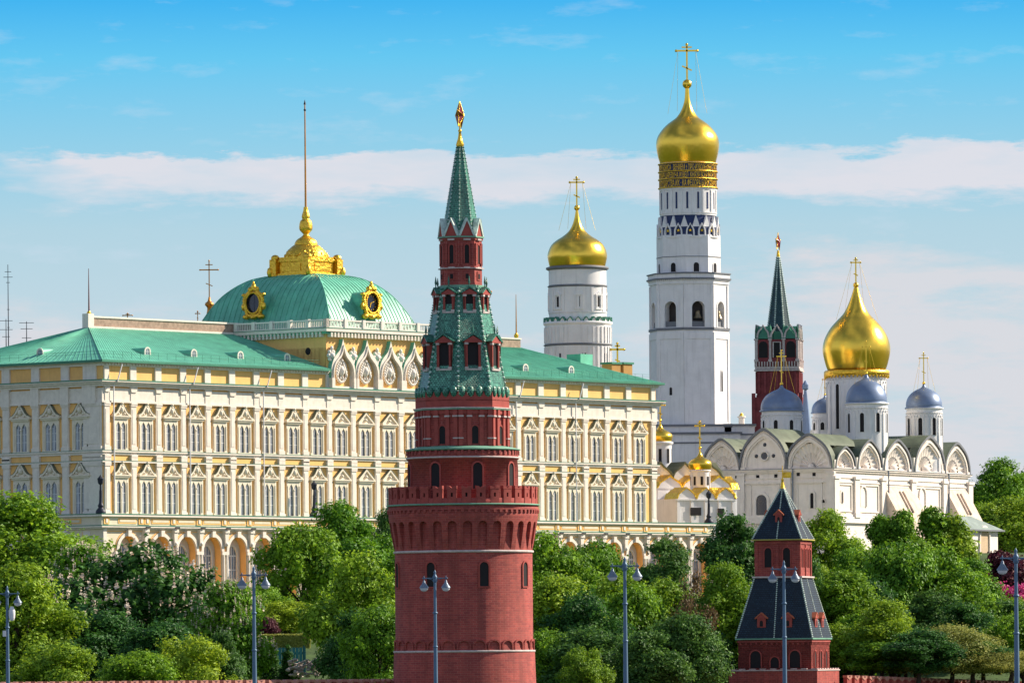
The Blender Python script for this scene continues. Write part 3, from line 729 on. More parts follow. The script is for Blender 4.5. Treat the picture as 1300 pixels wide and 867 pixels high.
# ---- middle block with the ogee gables and the dome
def middle():
    zc = PZ(420)
    zb0 = PF.z_of(411, 424, CX0, 0, PB); zb1 = PF.z_of(411, 417, CX0, 0, PB); zb2 = PF.z_of(411, 405.5, CX0, 0, PB)
    m = MB()
    m.box(CX0-.3, CX1+.3, -.0, 30, Z_EAVE-2, zb0, 0); m.build('attic_wall', [YELLOW], pal)
    c = MB(); d = .9
    c.box(CX0-.3-d, CX1+.3+d, -d, 30, zb0+.35, zb1, 0); c.box(CX0-.3-d*.6, CX1+.3+d*.6, -d*.6, 30, zb0, zb0+.35, 2)
    c.box(CX0-.35-d, CX1+.35+d, -d-.06, 30, zb1, zb1+.1, 1)
    x = CX0
    while x < CX1: c.box(x, x+.3, -d*.85, 0, zb0-.45, zb0+.3, 0); x += .75
    y = .4
    while y < 26: c.box(CX0-.3-d*.85, CX0, y, y+.3, zb0-.45, zb0+.3, 0); y += .75
    c.build('block_cornice', [TRIM, GREENTRIM, GREENROOF], pal)
    # balustrade
    b = MB(); z0 = zb1+.1; z1 = zb2; o = .55
    def bal(p, q, n):
        p, q = Vector(p), Vector(q); u = (q-p).normalized(); L_ = (q-p).length; v = Vector((-u.y, u.x, 0))*.16
        for h0, h1 in ((0, .18), (z1-z0-.22, z1-z0)):
            cs = [p-v, q-v, q+v, p+v]; b.plan([(c_.x, c_.y) for c_ in cs], z0+h0, z0+h1, 0)
        seg = L_/n
        for i in range(n+1):
            c_ = p + u*seg*i; e = .3; b.box(c_.x-e, c_.x+e, c_.y-e, c_.y+e, z0, z1+.08, 0)
            if i < n:
                k = int((seg-.7)/.34)
                for j in range(k):
                    r_ = c_ + u*(.55 + j*.34); b.tube((r_.x, r_.y, z0+.1), (r_.x, r_.y, z1-.2), .075, .075, 5, 0)
    bal((CX0-.3-o, -o, z0), (CX1+.3+o, -o, z0), 7); bal((CX0-.3-o, 28, z0), (CX0-.3-o, -o, z0), 8)
    b.build('balustrade', [WHITE], pal)
    # ogee gables
    zg0 = PZ(481.6)+.02; zt = PF.z_of(432, 430.5, WX[9], 0, PB)
    def og(h, w, t=0.0):
        P = []
        pts = [(0.0, 1.0), (.05, .94), (.14, .85), (.30, .76), (.55, .68), (.80, .58), (.95, .45), (1.0, .30), (.98, .14), (.94, 0)]
        pts = smooth_prof(pts, 3)
        return [(-a*w, z*h) for a, z in reversed(pts)] + [(a*w, z*h) for a, z in pts[1:]]
    H = zt-zg0
    def gable():
        g = MB(); O = og(H, 2.66); I = og(H*.82, 2.22)
        n = len(O)
        for i in range(n-1):
            vs = [(O[i][0], y, O[i][1]) for y in (-.75, .35)] + [(O[i+1][0], y, O[i+1][1]) for y in (-.75, .35)] + [(I[i][0], y, I[i][1]) for y in (-.75, -.1)] + [(I[i+1][0], y, I[i+1][1]) for y in (-.75, -.1)]
            g.add(vs, [(0, 2, 6, 4)], 0); g.add(vs, [(4, 6, 7, 5)], 0)
            g.add(vs, [(0, 1, 3, 2)], 1)
        M_ = og(H*.88, 2.36)
        for i in range(n-1):
            g.add([(M_[i][0], -.95, M_[i][1]), (M_[i+1][0], -.95, M_[i+1][1]), (I[i+1][0], -.95, I[i+1][1]), (I[i][0], -.95, I[i][1])], [(0, 1, 2, 3)], 0)
            g.add([(M_[i][0], -.95, M_[i][1]), (M_[i+1][0], -.95, M_[i+1][1]), (M_[i+1][0], -.75, M_[i+1][1]), (M_[i][0], -.75, M_[i][1])], [(0, 3, 2, 1)], 0)
            g.add([(I[i][0], -.95, I[i][1]), (I[i+1][0], -.95, I[i+1][1]), (I[i+1][0], -.75, I[i+1][1]), (I[i][0], -.75, I[i][1])], [(0, 1, 2, 3)], 0)
        g.add([(x, -.1, z) for x, z in I], [tuple(range(n-1, -1, -1))], 2)
        g.box(-2.75, -2.1, -1.0, 0, 0, H*.2, 0); g.box(2.1, 2.75, -1.0, 0, 0, H*.2, 0); g.box(-2.1, 2.1, -.6, 0, 0, .3, 0)
        return g
    def coat():
        g = MB(); rnd = random.Random(3)
        z = H*.34
        for k in range(26):
            a = 2*PI*k/26; g.ball((1.1*math.cos(a), -.3, z+1.55*math.sin(a)), .24, 6, 0, rz=.22)
        g.ball((0, -.3, z+.1), .55, 10, 0, rz=.85); g.ball((0, -.6, z+.15), .3, 8, 0, rz=.42)
        for s in (-1, 1):
            for k in range(5): g.ball((s*(.5+.13*k), -.38, z+.75-.32*k), .22, 6, 0, rz=.42)
            g.ball((s*.3, -.42, z+1.15), .2, 8, 0, rz=.3); g.ball((s*.25, -.35, z-.95), .17, 6, 0, rz=.35)
        g.ball((0, -.4, z+1.62), .3, 8, 0, rz=.3); g.ball((0, -.4, z+2.0), .13, 6, 0)
        return g
    g0 = gable().build('ogee_gable', [TRIM, GREENROOF, YELLOW], pal, (WX[9], 0, zg0)); coat().build('relief', [WHITE], g0)
    for k in range(10, 14): dup(g0, pal, (WX[k], 0, zg0))
    zr = PZ(438.5)
    def rosette():
        g = MB()
        for k in range(8): a = 2*PI*k/8; g.ball((.62*math.cos(a), -.25, .72*math.sin(a)), .3, 6, 0, rz=.34)
        g.ball((0, -.35, 0), .5, 10, 0); g.ball((0, -.3, 1.05), .3, 6, 0, rz=.4); g.ball((0, -.3, -1.0), .25, 6, 0, rz=.5); return g
    r0 = None
    for x in [BX[9]+.55] + BX[10:14] + [BX[14]-.55]:
        if r0 is None: r0 = rosette().build('rosette', [WHITE], pal, (x, 0, zr))
        else: dup(r0, pal, (x, 0, zr))
    w = MB(); yv = PF.y_of(391, 446, CX0-.3); zv = PF.z_of(391, 446, CX0-.3, yv, PB); w.T = rz(-PI/2, CX0-.3, yv, zv)
    w.ball((0, 0, 0), .55, 14, 0, ry=.12); w.build('round_vent', [DARK], pal)
    # dome (square cloister vault)
    dx0, dx1 = PF.x_of(411, 406, 1.6)+1.5, PF.x_of(531, 409, 1.6); dy0, dy1 = 1.6, PF.y_of(253, 408, dx0)+.8
    cx, cy = (dx0+dx1)/2, (dy0+dy1)/2
    zt_ = PF.z_of(395, 351, cx, cy, PB); zb = zb1+.2; Hh = zt_-zb
    prof = smooth_prof([(1.0, 0), (.975, .10), (.945, .22), (.87, .42), (.79, .60), (.71, .73), (.61, .85), (.49, .95), (.36, 1.0)], 3)
    d = MB(); n = len(prof); hx, hy = (dx1-dx0)/2, (dy1-dy0)/2
    def P(sx, sy, i): f, z = prof[i]; return Vector((cx+sx*hx*f, cy+sy*hy*f, zb+z*Hh))
    for (a, b_) in (((-1, -1), (1, -1)), ((1, -1), (1, 1)), ((1, 1), (-1, 1)), ((-1, 1), (-1, -1))):
        vs = []; fs = []
        for i in range(n): vs += [P(*a, i), P(*b_, i)]
        for i in range(n-1): fs.append((2*i, 2*i+1, 2*i+3, 2*i+2))
        d.add(vs, fs, 0, True)
        # seams rise vertically in plan, meeting the hip
        L0 = (P(*a, 0)-P(*b_, 0)).length; N_ = 26
        u = (P(*b_, 0)-P(*a, 0)).normalized(); nn = Vector((u.y, -u.x, 0))
        for j in range(1, N_):
            t = -1+2*j/N_
            mid = lambda i: (P(*a, i)+P(*b_, i))/2
            pts = [mid(i) + u*(t*L0/2) for i in range(n) if abs(t) <= prof[i][0]]
            for p, q in zip(pts, pts[1:]):
                s = u*.035; o_ = nn*.06+Vector((0, 0, .05))
                d.add([p-s, p+s, q+s, q-s, p-s+o_, p+s+o_, q+s+o_, q-s+o_], [(4, 5, 6, 7), (0, 4, 7, 3), (1, 2, 6, 5)], 0)
    d.box(cx-hx*.38, cx+hx*.38, cy-hy*.38, cy+hy*.38, zt_-.2, zt_+.06, 0)
    d.box(dx0-.3, dx1+.3, dy0-.3, dy1+.3, zb-.6, zb+.05, 1)
    for sx, sy in ((-1, -1), (1, -1), (-1, 1)):
        for i in range(n-1): d.tube(P(sx, sy, i), P(sx, sy, i+1), .09, n=6, mat=0)
    dome = d.build('dome', [GREENROOF, WHITE], pal)
    # gilded crown
    k = MB(); s = 5.4; z = zt_
    oct_ = lambda r, f=.72: [(cx+r, cy+r*f), (cx+r*f, cy+r), (cx-r*f, cy+r), (cx-r, cy+r*f), (cx-r, cy-r*f), (cx-r*f, cy-r), (cx+r*f, cy-r), (cx+r, cy-r*f)][::-1]
    k.plan(oct_(4.4)[::-1], z, z+.35); k.plan(oct_(3.9)[::-1], z+.35, z+2.1); k.plan(oct_(4.2)[::-1], z+2.1, z+2.45); k.plan(oct_(4.0)[::-1], z+2.45, z+2.8)
    for sx in (-1, 1):
        for sy in (-1, 1):
            k.box(cx+sx*3.9-.75, cx+sx*3.9+.75, cy+sy*3.9-.75, cy+sy*3.9+.75, z, z+2.5)
            k.ball((cx+sx*3.9, cy+sy*3.9, z+2.7), .8, 10, rz=.55); k.ball((cx+sx*4.6, cy+sy*4.6, z+.6), .55, 8, rz=.8)
    for a in range(4):
        k.T = Matrix.Translation((cx, cy, z)) @ Matrix.Rotation(a*PI/2, 4, 'Z'); k.box(-2.2, 2.2, -4.05, -3.9, .7, 1.8)
        for q in (-2.6, -1.3, 0, 1.3, 2.6): k.ball((q, -4.0, 2.3), .3, 6)
        k.T = None
    k.lathe([(3.9, z+2.8), (3.8, z+3.2), (3.3, z+3.9), (2.5, z+4.5), (1.7, z+4.9), (1.5, z+5.1)], 24, cx, cy)
    rnd = random.Random(5)
    for i in range(150):
        t = rnd.random(); rr = 3.85-2.1*t**1.3; a = rnd.random()*2*PI; k.ball((cx+rr*math.cos(a), cy+rr*math.sin(a), z+3.0+1.75*t), .23, 5)
    k.v = [(cx+(x-cx)*.84, cy+(y-cy)*.84, z_) for x, y, z_ in k.v]
    k.build('gilded_crown', [GOLDR], dome)
    v = MB(); zz = lambda y: PF.z_of(389, y, cx, cy, PB)
    v.lathe(smooth_prof([(1.5, zz(314)), (1.75, zz(311)), (1.6, zz(307)), (1.3, zz(304)), (.75, zz(301)), (.4, zz(298)), (.55, zz(296)), (.95, zz(292)), (1.0, zz(287)), (.85, zz(281)), (.55, zz(278.5)), (.62, zz(275)), (.5, zz(271)), (.38, zz(268)), (.3, zz(263))], 3), 20, cx, cy)
    v.build('finial', [GOLDR], dome)
    f = MB(); f.tube((cx, cy, zz(264)), (cx, cy, zz(131)), .16, .09, 8, 0); f.tube((cx, cy, zz(133)), (cx, cy, zz(127)), .2, .02, 8, 1); f.ball((cx, cy, zz(140)), .2, 8, 1)
    f.build('flagpole', [BRONZE, IRON], dome)
    # gilded round frames with clock faces
    def medallion(is_clock, px, py, side):
        if side == 'S':
            x = PF.x_of(px, py, dy0+1.0); yv = dy0+.55; T = (x, yv); rot = 0.0; zc_ = PF.z_of(px, py, x, yv, PB)
        else:
            yv = PF.y_of(px, py, dx0+1.0); T = (dx0+.55, yv); rot = -PI/2; zc_ = PF.z_of(px, py, dx0, yv, PB)
        g = MB()
        # drum behind the frame
        g.T = Matrix.Rotation(PI/2, 4, 'X'); g.T = Matrix.Rotation(PI/2, 4, 'X')
        g.lathe([(1.75, -3.0), (1.75, .3)], 24, mat=1); g.T = None
        g.box(-1.6, 1.6, -.25, 3.0, -2.3, -.6, 1)
        rnd = random.Random(9)
        for i in range(40):
            a = 2*PI*i/40; rr = 1.78+.12*math.sin(5*a); g.ball((rr*math.cos(a)*.98, -.55, rr*math.sin(a)*1.12), .34, 6, 0, rz=.36)
        for i in range(32):
            a = 2*PI*i/32; g.ball((1.42*math.cos(a), -.7, 1.55*math.sin(a)), .2, 6, 0)
        for s in (-1, 1):
            g.ball((s*1.9, -.5, 1.25), .42, 8, 0, rz=.3); g.ball((s*2.05, -.5, -.5), .35, 8, 0, rz=.6); g.ball((s*1.5, -.5, -2.0), .6, 8, 0, rz=.42); g.ball((s*.6, -.5, 2.05), .45, 8, 0)
        g.ball((0, -.5, 2.35), .42, 8, 0, rz=.6); g.ball((0, -.5, 2.95), .2, 8, 0, rz=.35); g.ball((0, -.5, -2.1), .6, 8, 0, rz=.35)
        o = g.build('round_gilded_frame', [GOLDR, GREENROOF], dome, (T[0], T[1], zc_), rot)
        c_ = MB(); c_.T = Matrix.Rotation(PI/2, 4, 'X'); c_.lathe([(1.45, .0), (1.45, .38)], 28, mat=0, smooth=False); c_.T = None
        if is_clock:
            for i in range(12):
                a = 2*PI*i/12; c_.T = Matrix.Rotation(a, 4, 'Y'); c_.box(-.05, .05, -.43, -.385, .95, 1.25, 1); c_.T = None
            c_.T = Matrix.Rotation(R_(70), 4, 'Y'); c_.box(-.04, .04, -.46, -.43, -.2, 1.0, 1); c_.T = Matrix.Rotation(R_(200), 4, 'Y'); c_.box(-.06, .06, -.44, -.41, -.1, .7, 1); c_.T = None
        else: c_.box(-.04, .04, -.42, -.385, -1.4, 1.4, 0); c_.box(-1.4, 1.4, -.42, -.385, -.04, .04, 0)
        c_.build('clock_face' if is_clock else 'round_pane', [DARKGLASS, GOLDR], o)
    medallion(False, 327.5, 385, 'W'); medallion(True, 465.5, 385, 'S')
    return cx, cy
DCX, DCY = middle()

# small spotlights, masts and crosses standing on or behind the palace
def cross_mb(h, w, t=.14, ball=True):
    m = MB(); m.box(-t/2, t/2, -t/2, t/2, 0, h); m.box(-w/2, w/2, -t/2, t/2, h*.74, h*.74+t*1.1)
    m.box(-w*.2, w*.2, -t/2, t/2, h*.88, h*.88+t*.8)
    m.T = Matrix.Translation((0, 0, h*.36)) @ Matrix.Rotation(R_(22), 4, 'Y'); m.box(-w*.2, w*.2, -t*.55, t*.55, -t*.4, t*.4); m.T = None
    for x, z in ((-w/2, h*.74+t*.5), (w/2, h*.74+t*.5), (0, h)): m.ball((x, 0, z), t*.8, 6)
    return m
def standing(name, label, cat, px, ytop, ybot, Z, builder, mats, group=None, rot=0):
    p = W(px, ybot, Z); q = W(px, ytop, Z); h = q.z-p.z
    mb = builder(h); mb.tube((0, 0, -9), (0, 0, .1), .11, .09, 8, 0)      # foot running down to the roof behind
    o = mb.build(name, mats, None, p, rot); tag(o, label, cat, group); return o
def finial_cross(h):
    m = cross_mb(h*.62, h*.30, .16); m.v = [(x, y, z+h*.38) for x, y, z in m.v]
    m.lathe(smooth_prof([(h*.075, 0), (h*.05, h*.12), (h*.035, h*.22), (h*.075, h*.27), (h*.06, h*.31), (h*.03, h*.33), (h*.015, h*.4)], 2), 12); return m
standing('roof_cross', 'tall bronze cross on a bulbous spike beside the left edge of the green dome', 'cross', 266, 331, 408, 1010, finial_cross, [BRONZE])
standing('roof_cross', 'short gold cross just left of the tall bronze cross, over the brown parapet', 'cross', 251, 395, 409, 1012, lambda h: cross_mb(h, h*.4, .12), [BRONZE])
standing('roof_cross', 'tiny gilt cross in front of the brown parapet near its left end', 'cross', 162, 398, 410, 985, lambda h: cross_mb(h, h*1.0, .14), [BRONZE])
standing('roof_cross', 'small gold cross between the two ochre chimneys on the green roof', 'cross', 784, 436, 470, 1075, lambda h: cross_mb(h, h*.5, .28), [GOLD])
standing('roof_cross', 'small gold cross peeping out beside the lantern of the red round tower', 'cross', 617.5, 364, 392, PF.world(PF.x_of(617.5, 400, 18), 18)[1], lambda h: cross_mb(h, h*.45, .2), [BRONZE])
def mast(h):
    m = MB(); m.tube((0, 0, 0), (0, 0, h), .13, .04, 6, 0); m.lathe([(.4, 0), (.3, h*.05), (.42, h*.08), (.2, h*.14)], 10, mat=1); return m
o = standing('rod', 'thin reddish rod rising from the left end of the brown ridge parapet', 'rod', 113, 341, 404, 964, mast, [mat('red_brown_paint', (.2, .07, .06), .6), GOLDR])
o = standing('rod', 'thin bronze rod with a gold foot on the parapet right of the red round tower', 'rod', 655.5, 374, 431, 1050, mast, [BRONZE, GOLDR])
def antenna(h, bars):
    m = MB(); m.tube((0, 0, 0), (0, 0, h), .09, .05, 5)
    for f_, w in bars: m.tube((-w, 0, h*f_), (w, 0, h*f_), .04, n=4); m.tube((0, -w*.5, h*f_), (0, w*.5, h*f_), .04, n=4)
    return m
standing('antenna', 'tallest lattice antenna mast at the left edge above the green roof', 'antenna', 11, 336, 450, 1010, lambda h: antenna(h, ((.92, .5), (.86, .7), (.8, .3), (.5, .2), (.3, .2))), [IRON])
standing('antenna', 'low antenna with crossbars at the very left edge of the roof', 'antenna', 8, 405, 450, 1000, lambda h: antenna(h, ((.95, 1.0), (.7, 1.0), (.5, .6))), [IRON])
standing('antenna', 'short television aerial with two crossbars right of the tall mast', 'antenna', 34, 408, 446, 990, lambda h: antenna(h, ((.95, 1.1), (.75, .9), (.45, .7))), [IRON])
def terrace_lantern(px, yt, yb, label):
    x = PF.x_of(px, yb, TY+.2); X, Y = PF.world(x, TY+.2); h = (yb-yt)/F*Y
    o = empty('terrace_lantern', (X, Y, PB+ZT+.12), 0, label, 'lantern', 'lanterns standing along the palace terrace edge')
    m = MB(); m.lathe(smooth_prof([(.75, 0), (.7, .4), (.35, .8), (.45, 1.1), (.25, 1.5), (.2, h*.6)], 2), 10); m.tube((0, 0, h*.5), (0, 0, h*.75), .16, .13, 8); m.build('post', IRON, o)
    m = MB(); m.lathe([(.14, h*.74), (.36, h*.78), (.45, h*.9), (.2, h*.95), (.04, h*1.0)], 8, smooth=False); m.build('lantern_head', IRON, o)
terrace_lantern(128, 605, 654, 'black lantern on the left corner of the palace terrace')
terrace_lantern(399, 612, 658, 'black lantern on the palace terrace above the tall maple left of the round tower')
terrace_lantern(900, 622, 664, 'black lantern at the right end of the palace terrace, before the small gold-roofed church')
# ------------------------------------------------------------------ red brick towers and the wall
BRK1, BRK2, MORT = (0.40, 0.075, 0.060), (0.27, 0.048, 0.045), (0.42, 0.15, 0.12)
BRICK = mat_pattern('red_painted_brick', BRK1, BRK2, sx=.56, sy=.22, mortar=MORT, msize=.016, bump=.012, wrapR=6.0, extra=.34)
BRICKF = mat_pattern('red_painted_brick_flat', BRK1, BRK2, sx=.56, sy=.22, mortar=MORT, msize=.016, bump=.012, extra=.34)
BRICKD = mat('red_brick_moulding', (0.34, 0.07, 0.058), 0.85, var=0.15, scale=1.5)
LIME = mat('limewashed_band', (0.52, 0.44, 0.42), 0.8, var=0.2, scale=2)
TILEG = mat_pattern('glazed_green_tiles', (0.02, 0.16, 0.11), (0.14, 0.50, 0.34), sx=.22, sy=.19, mortar=(0.01, 0.07, 0.05), msize=.025, bump=.03, rough=.35, spec=.5, wrapR=3.0, extra=.5)
TILED = mat_pattern('glazed_dark_tiles', (0.010, 0.024, 0.045), (0.020, 0.044, 0.070), sx=.30, sy=.24, mortar=(0.006, 0.009, 0.015), msize=.03, bump=.03, rough=.55, spec=.25, extra=.4)
VERD = mat('verdigris_ledge', (0.16, 0.34, 0.24), 0.6, var=0.2)
STUD = mat('pale_green_ridge_tiles', (0.50, 0.60, 0.54), 0.45, var=0.3, scale=2)
RUBY = mat('ruby_glass', (0.25, 0.015, 0.02), 0.15, var=0.2, spec=.8)

def octr(R, a0):  # octagon plan corners; a0 = angle of a corner, clockwise from towards the camera
    return [(R*math.sin(a0+k*PI/4), -R*math.cos(a0+k*PI/4)) for k in range(8)]
def river_tower():
    Z = 646.0; s = F/Z
    c0 = W(589, 760, Z); base = 0.0
    root = empty('round_brick_tower', (c0.x, Z, base), 0, 'tall round red brick tower with green tiled spire and star, before the palace', 'tower')
    def z(y): return W(589, y, Z).z - base
    R = 6.72
    # -- main drum with flared machicolated top
    m = MB()
    R2 = 7.30
    m.lathe([(R+.5, 0), (R+.16, z(828)), (R, z(822)), (R, z(650)), ], 96, cap=False)
    m.lathe([(R2, z(656)), (R2, z(641)), (R2-.55, z(641))], 96, cap=False)
    m.lathe([(R2-.5, z(641)), (0.1, z(641))], 96, cap=False)
    # niches: 30 piers flaring outwards with arches between
    zt, zb = z(660), z(699)
    n = 30; pitch = 2*PI*R/n
    for k in range(n):
        m.T = None; off = 2*PI*k/n + R_(3.7)
        def T(x, y, zz, off=off):
            t = (zz-zb)/(z(656)-zb); t = max(0, min(1, t)); rr = R + (R2-R)*(t**.8 if y < 0 else 0)
            return wrap(rr, off)(x*R/R*rr/rr, 0 if y < 0 else y, zz) if False else (rr*math.sin(x/R+off), -rr*math.cos(x/R+off), zz) if y < 0 else ((R-.02)*math.sin(x/R+off), -(R-.02)*math.cos(x/R+off), zz)
        m.T = T
        hw = pitch*.30; za = z(667)
        # arch face split in height so that it follows the flare
        P = m.arch_pts(0, hw, za-.1, 8)
        N = 6
        for sgn in (-1, 1):
            for i in range(N):
                a, b_ = zb+(za-.1-zb)*i/N, zb+(za-.1-zb)*(i+1)/N
                x0, x1 = sgn*hw, sgn*pitch/2
                m.add([(x0, -1, a), (x1, -1, a), (x1, -1, b_), (x0, -1, b_)], [(0, 1, 2, 3) if sgn > 0 else (3, 2, 1, 0)], 0)
                m.add([(x0, -1, a), (x0, -1, b_), (x0, 1, b_), (x0, 1, a)], [(0, 1, 2, 3)], 0)
            m.add([(sgn*hw, -1, za-.1), (sgn*pitch/2, -1, za-.1), (sgn*pitch/2, -1, z(656)), (sgn*hw, -1, z(656))], [(0, 1, 2, 3) if sgn > 0 else (3, 2, 1, 0)], 0)
        for a, b_ in zip(P, P[1:]):
            m.add([(a[0], -1, a[1]), (b_[0], -1, b_[1]), (b_[0], -1, z(656)), (a[0], -1, z(656))], [(0, 1, 2, 3)], 0)
            m.add([(a[0], -1, a[1]), (b_[0], -1, b_[1]), (b_[0], 1, b_[1]), (a[0], 1, a[1])], [(3, 2, 1, 0)], 0)
    m.T = None
    # small dentils under the parapet, blind arcade near the foot
    for k in range(72):
        m.T = wrap(R2, 2*PI*k/72); m.box(-.14, .14, -.14, .02, z(652), z(648.5)); m.T = None
    m.lathe([(R2+.12, z(648.5)), (R2+.12, z(646.5))], 96); 
    for k in range(28):
        m.T = wrap(R, 2*PI*k/28 + R_(0)); m.arch_ring(0, .52, z(819), .16, -.16, .0, k=8, rise=.42, zb=z(825)); m.T = None
    m.build('drum', [BRICK], root)
    b = MB()
    b.lathe([(R+.02, z(702.4)), (R+.14, z(702)), (R+.14, z(699.6)), (R+.02, z(699.2))], 96, cap=False)
    b.lathe([(R+.1, z(828)), (R+.22, z(827.6)), (R+.22, z(825.4)), (R, z(825))], 96, cap=False)
    b.build('limewashed_band', [LIME], root)
    b = MB(); b.lathe([(R2+.05, z(643)), (R2+.2, z(642.4)), (R2+.2, z(641)), (R2-.1, z(640.4))], 96, cap=False); b.build('ledge', [VERD], root)
    # drum windows
    def win(Rr, hw, h, frame=.16, kind='round', pane=True, mt=BRICKD):
        w = MB(); w.T = wrap(Rr); w.arch_ring(0, hw, h-hw, frame, -.12, .05, k=10, zb=0); w.box(-hw-.15, hw+.15, -.14, .05, -.12, 0); w.T = None
        p = MB(); p.T = wrap(Rr+.035)
        p.arch_fill(0, hw, 0, h-hw, 0, k=10)
        p.T = None; return w, p
    def ring_windows(Rr, n, off, zb_, h, hw, name='window'):
        w, p = win(Rr, hw, h); o = w.build(name, [BRICKD], root, (0, 0, zb_), off); p.build('opening', [DARK], o)
        for k in range(1, n): dup(o, root, (0, 0, zb_), off+2*PI*k/n)
    ring_windows(R, 8, R_(17.4), z(745), (745-714.5)/s, .44)
    # merlons, swallow-tailed, with a loophole each
    def merlon():
        g = MB(); g.T = wrap(R2-.02); w = .46; h = z(618.5)-z(641)
        for x0, x1 in ((-w, -.1), (.1, w)): g.box(x0, x1, 0, .5, 0, h*.80, 0, nx=2)
        g.box(-.1, .1, 0, .5, 0, h*.38); g.box(-.1, .1, 0, .5, h*.60, h*.80); g.box(-.1, .1, .25, .3, h*.38, h*.60, 1)
        g.T = lambda x, y, zz: wrap(R2-.02)(x, y, zz)
        g.prism([(-w-.04, h*.80), (w+.04, h*.80), (w+.04, h), (w*.5, h*.97), (0, h*.86), (-w*.5, h*.97), (-w-.04, h)], -.03, .53, 0)
        g.T = None; return g
    mo = merlon().build('merlon', [BRICKD, DARK], root, (0, 0, z(641)), R_(3))
    for k in range(1, 32): dup(mo, root, (0, 0, z(641)), R_(3)+2*PI*k/32)
    p = MB(); p.lathe([(R2-.06, z(641)), (R2-.06, z(634)), (R2-.5, z(634)), (R2-.5, z(641))], 96, cap=False); p.build('parapet', [BRICKD], root)
    # -- second drum
    m = MB(); Ra = 5.35
    m.lathe([(Ra, z(642)), (Ra, z(584)), (Ra+.1, z(584)), (Ra+.1, z(574)), (Ra, z(574))], 80, cap=False)
    for k in range(52): m.T = wrap(Ra+.1, 2*PI*k/52); m.box(-.12, .12, -.1, 0, z(578), z(573)); m.T = None
    m.build('upper_drum', [BRICK], root)
    b = MB(); b.lathe([(Ra+.1, z(583)), (Ra+.2, z(582.6)), (Ra+.2, z(581)), (Ra+.1, z(580.6))], 80, cap=False); b.build('limewashed_band', [LIME], root)
    b = MB(); b.lathe([(Ra+.1, z(573)), (Ra+.3, z(571.8)), (Ra+.3, z(570.8)), (4.2, z(567))], 80, cap=False); b.build('ledge', [VERD], root)
    ring_windows(Ra, 8, R_(15.8), z(622), (622-589)/s, .46)
    # -- octagon storey with pilasters
    Ro = 4.62; a0 = R_(40)
    o = MB(); o.plan(octr(Ro-.15, a0), z(571), z(521)); o.build('octagon', [BRICKF], root)
    q = MB()
    for k in range(8):
        am = a0+PI/8+k*PI/4; ap = (Ro-.15)*math.cos(PI/8); hw = (Ro-.15)*math.sin(PI/8)
        q.T = Matrix.Rotation(am, 4, 'Z') @ Matrix.Translation((0, -ap, 0))
        for x in (-hw+.22, -.62, .62, hw-.22):
            q.box(x-.2, x+.2, -.18, 0, z(567), z(531), 0); q.box(x-.27, x+.27, -.3, 0, z(531), z(529), 1)
            q.box(x-.25, x+.25, -.24, 0, z(558.5), z(557), 1) if abs(x) > 1 else None
            q.box(x-.22, x+.22, -.26, 0, z(529), z(522), 0)
        q.box(-hw-.05, hw+.05, -.12, 0, z(527), z(522), 0); 
        q.T = None
    q.plan(octr(Ro+.15, a0), z(521.5), z(520), 2); q.plan(octr(Ro+.22, a0), z(520), z(518.5), 1)
    q.plan(octr(Ro-.02, a0), z(518.5), z(509), 0)
    q.build('pilasters_and_cornice', [BRICKD, LIME, VERD], root)
    def fwin(am, ap, zb_, hw, h, name='window', proto=None):
        if proto: return dup(proto, root, (ap*math.sin(am), -ap*math.cos(am), zb_), am)
        w = MB(); w.arch_ring(0, hw, h-hw, .13, -.1, .05, k=8, zb=0); p = MB(); p.arch_fill(0, hw, 0, h-hw, -.03, k=8)
        ob = w.build(name, [BRICKD], root, (ap*math.sin(am), -ap*math.cos(am), zb_), am); p.build('opening', [DARK], ob); return ob
    pr = None
    for k in range(8):
        am = a0+PI/8+k*PI/4; ap = (Ro-.15)*math.cos(PI/8); pr = pr or None
        pr2 = fwin(am, ap, z(564.5), .33, (564.5-542)/s, proto=pr); pr = pr or pr2
    # scalloped crown of the octagon: round brick battlements backed by tile tongues
    sc = MB()
    for k in range(8):
        am = a0+PI/8+k*PI/4; ap = (Ro-.02)*math.cos(PI/8); hw = (Ro-.02)*math.sin(PI/8)
        sc.T = Matrix.Rotation(am, 4, 'Z') @ Matrix.Translation((0, -ap, 0))
        nS = 4; w = 2*hw/nS
        for j in range(nS):
            x = -hw+w*(j+.5); zz = z(509)
            sc.prism([(x-w/2, zz-.1), (x+w/2, zz-.1), (x+w/2, zz+.78), (x+w*.33, zz+.40), (x, zz+.26), (x-w*.33, zz+.40), (x-w/2, zz+.78)], 0, .28, 0)
            sc.ball((x, -.02, zz+.78), w*.42, 8, 1, rz=.55, ry=.16)
        sc.T = None
    sc.build('scalloped_crown', [BRICKD, TILEG], root)
    # -- lower tent
    def tent(name, y0, r0, y1, r1, mt, studs=True, nst=26, a=a0, rr=.14):
        t = MB(); t.plan(octr(r0, a), z(y0), z(y1), 0, octr(r1, a)); to = t.build(name, [mt], root)
        if studs:
            t = MB()
            for k in range(8):
                p0 = Vector((*octr(r0, a)[k], z(y0))); p1 = Vector((*octr(r1, a)[k], z(y1)))
                for i in range(nst): 
                    c = p0.lerp(p1, (i+.3)/nst); L_ = (p1-p0).length/nst; t.ball(c, rr, 6, i % 2, rz=L_*.42)
            t.build('ridge_tiles', [STUD, TILEG], to)
        return to
    tent('tiled_roof', 506, 4.45, 366, 2.42, TILEG, nst=44)
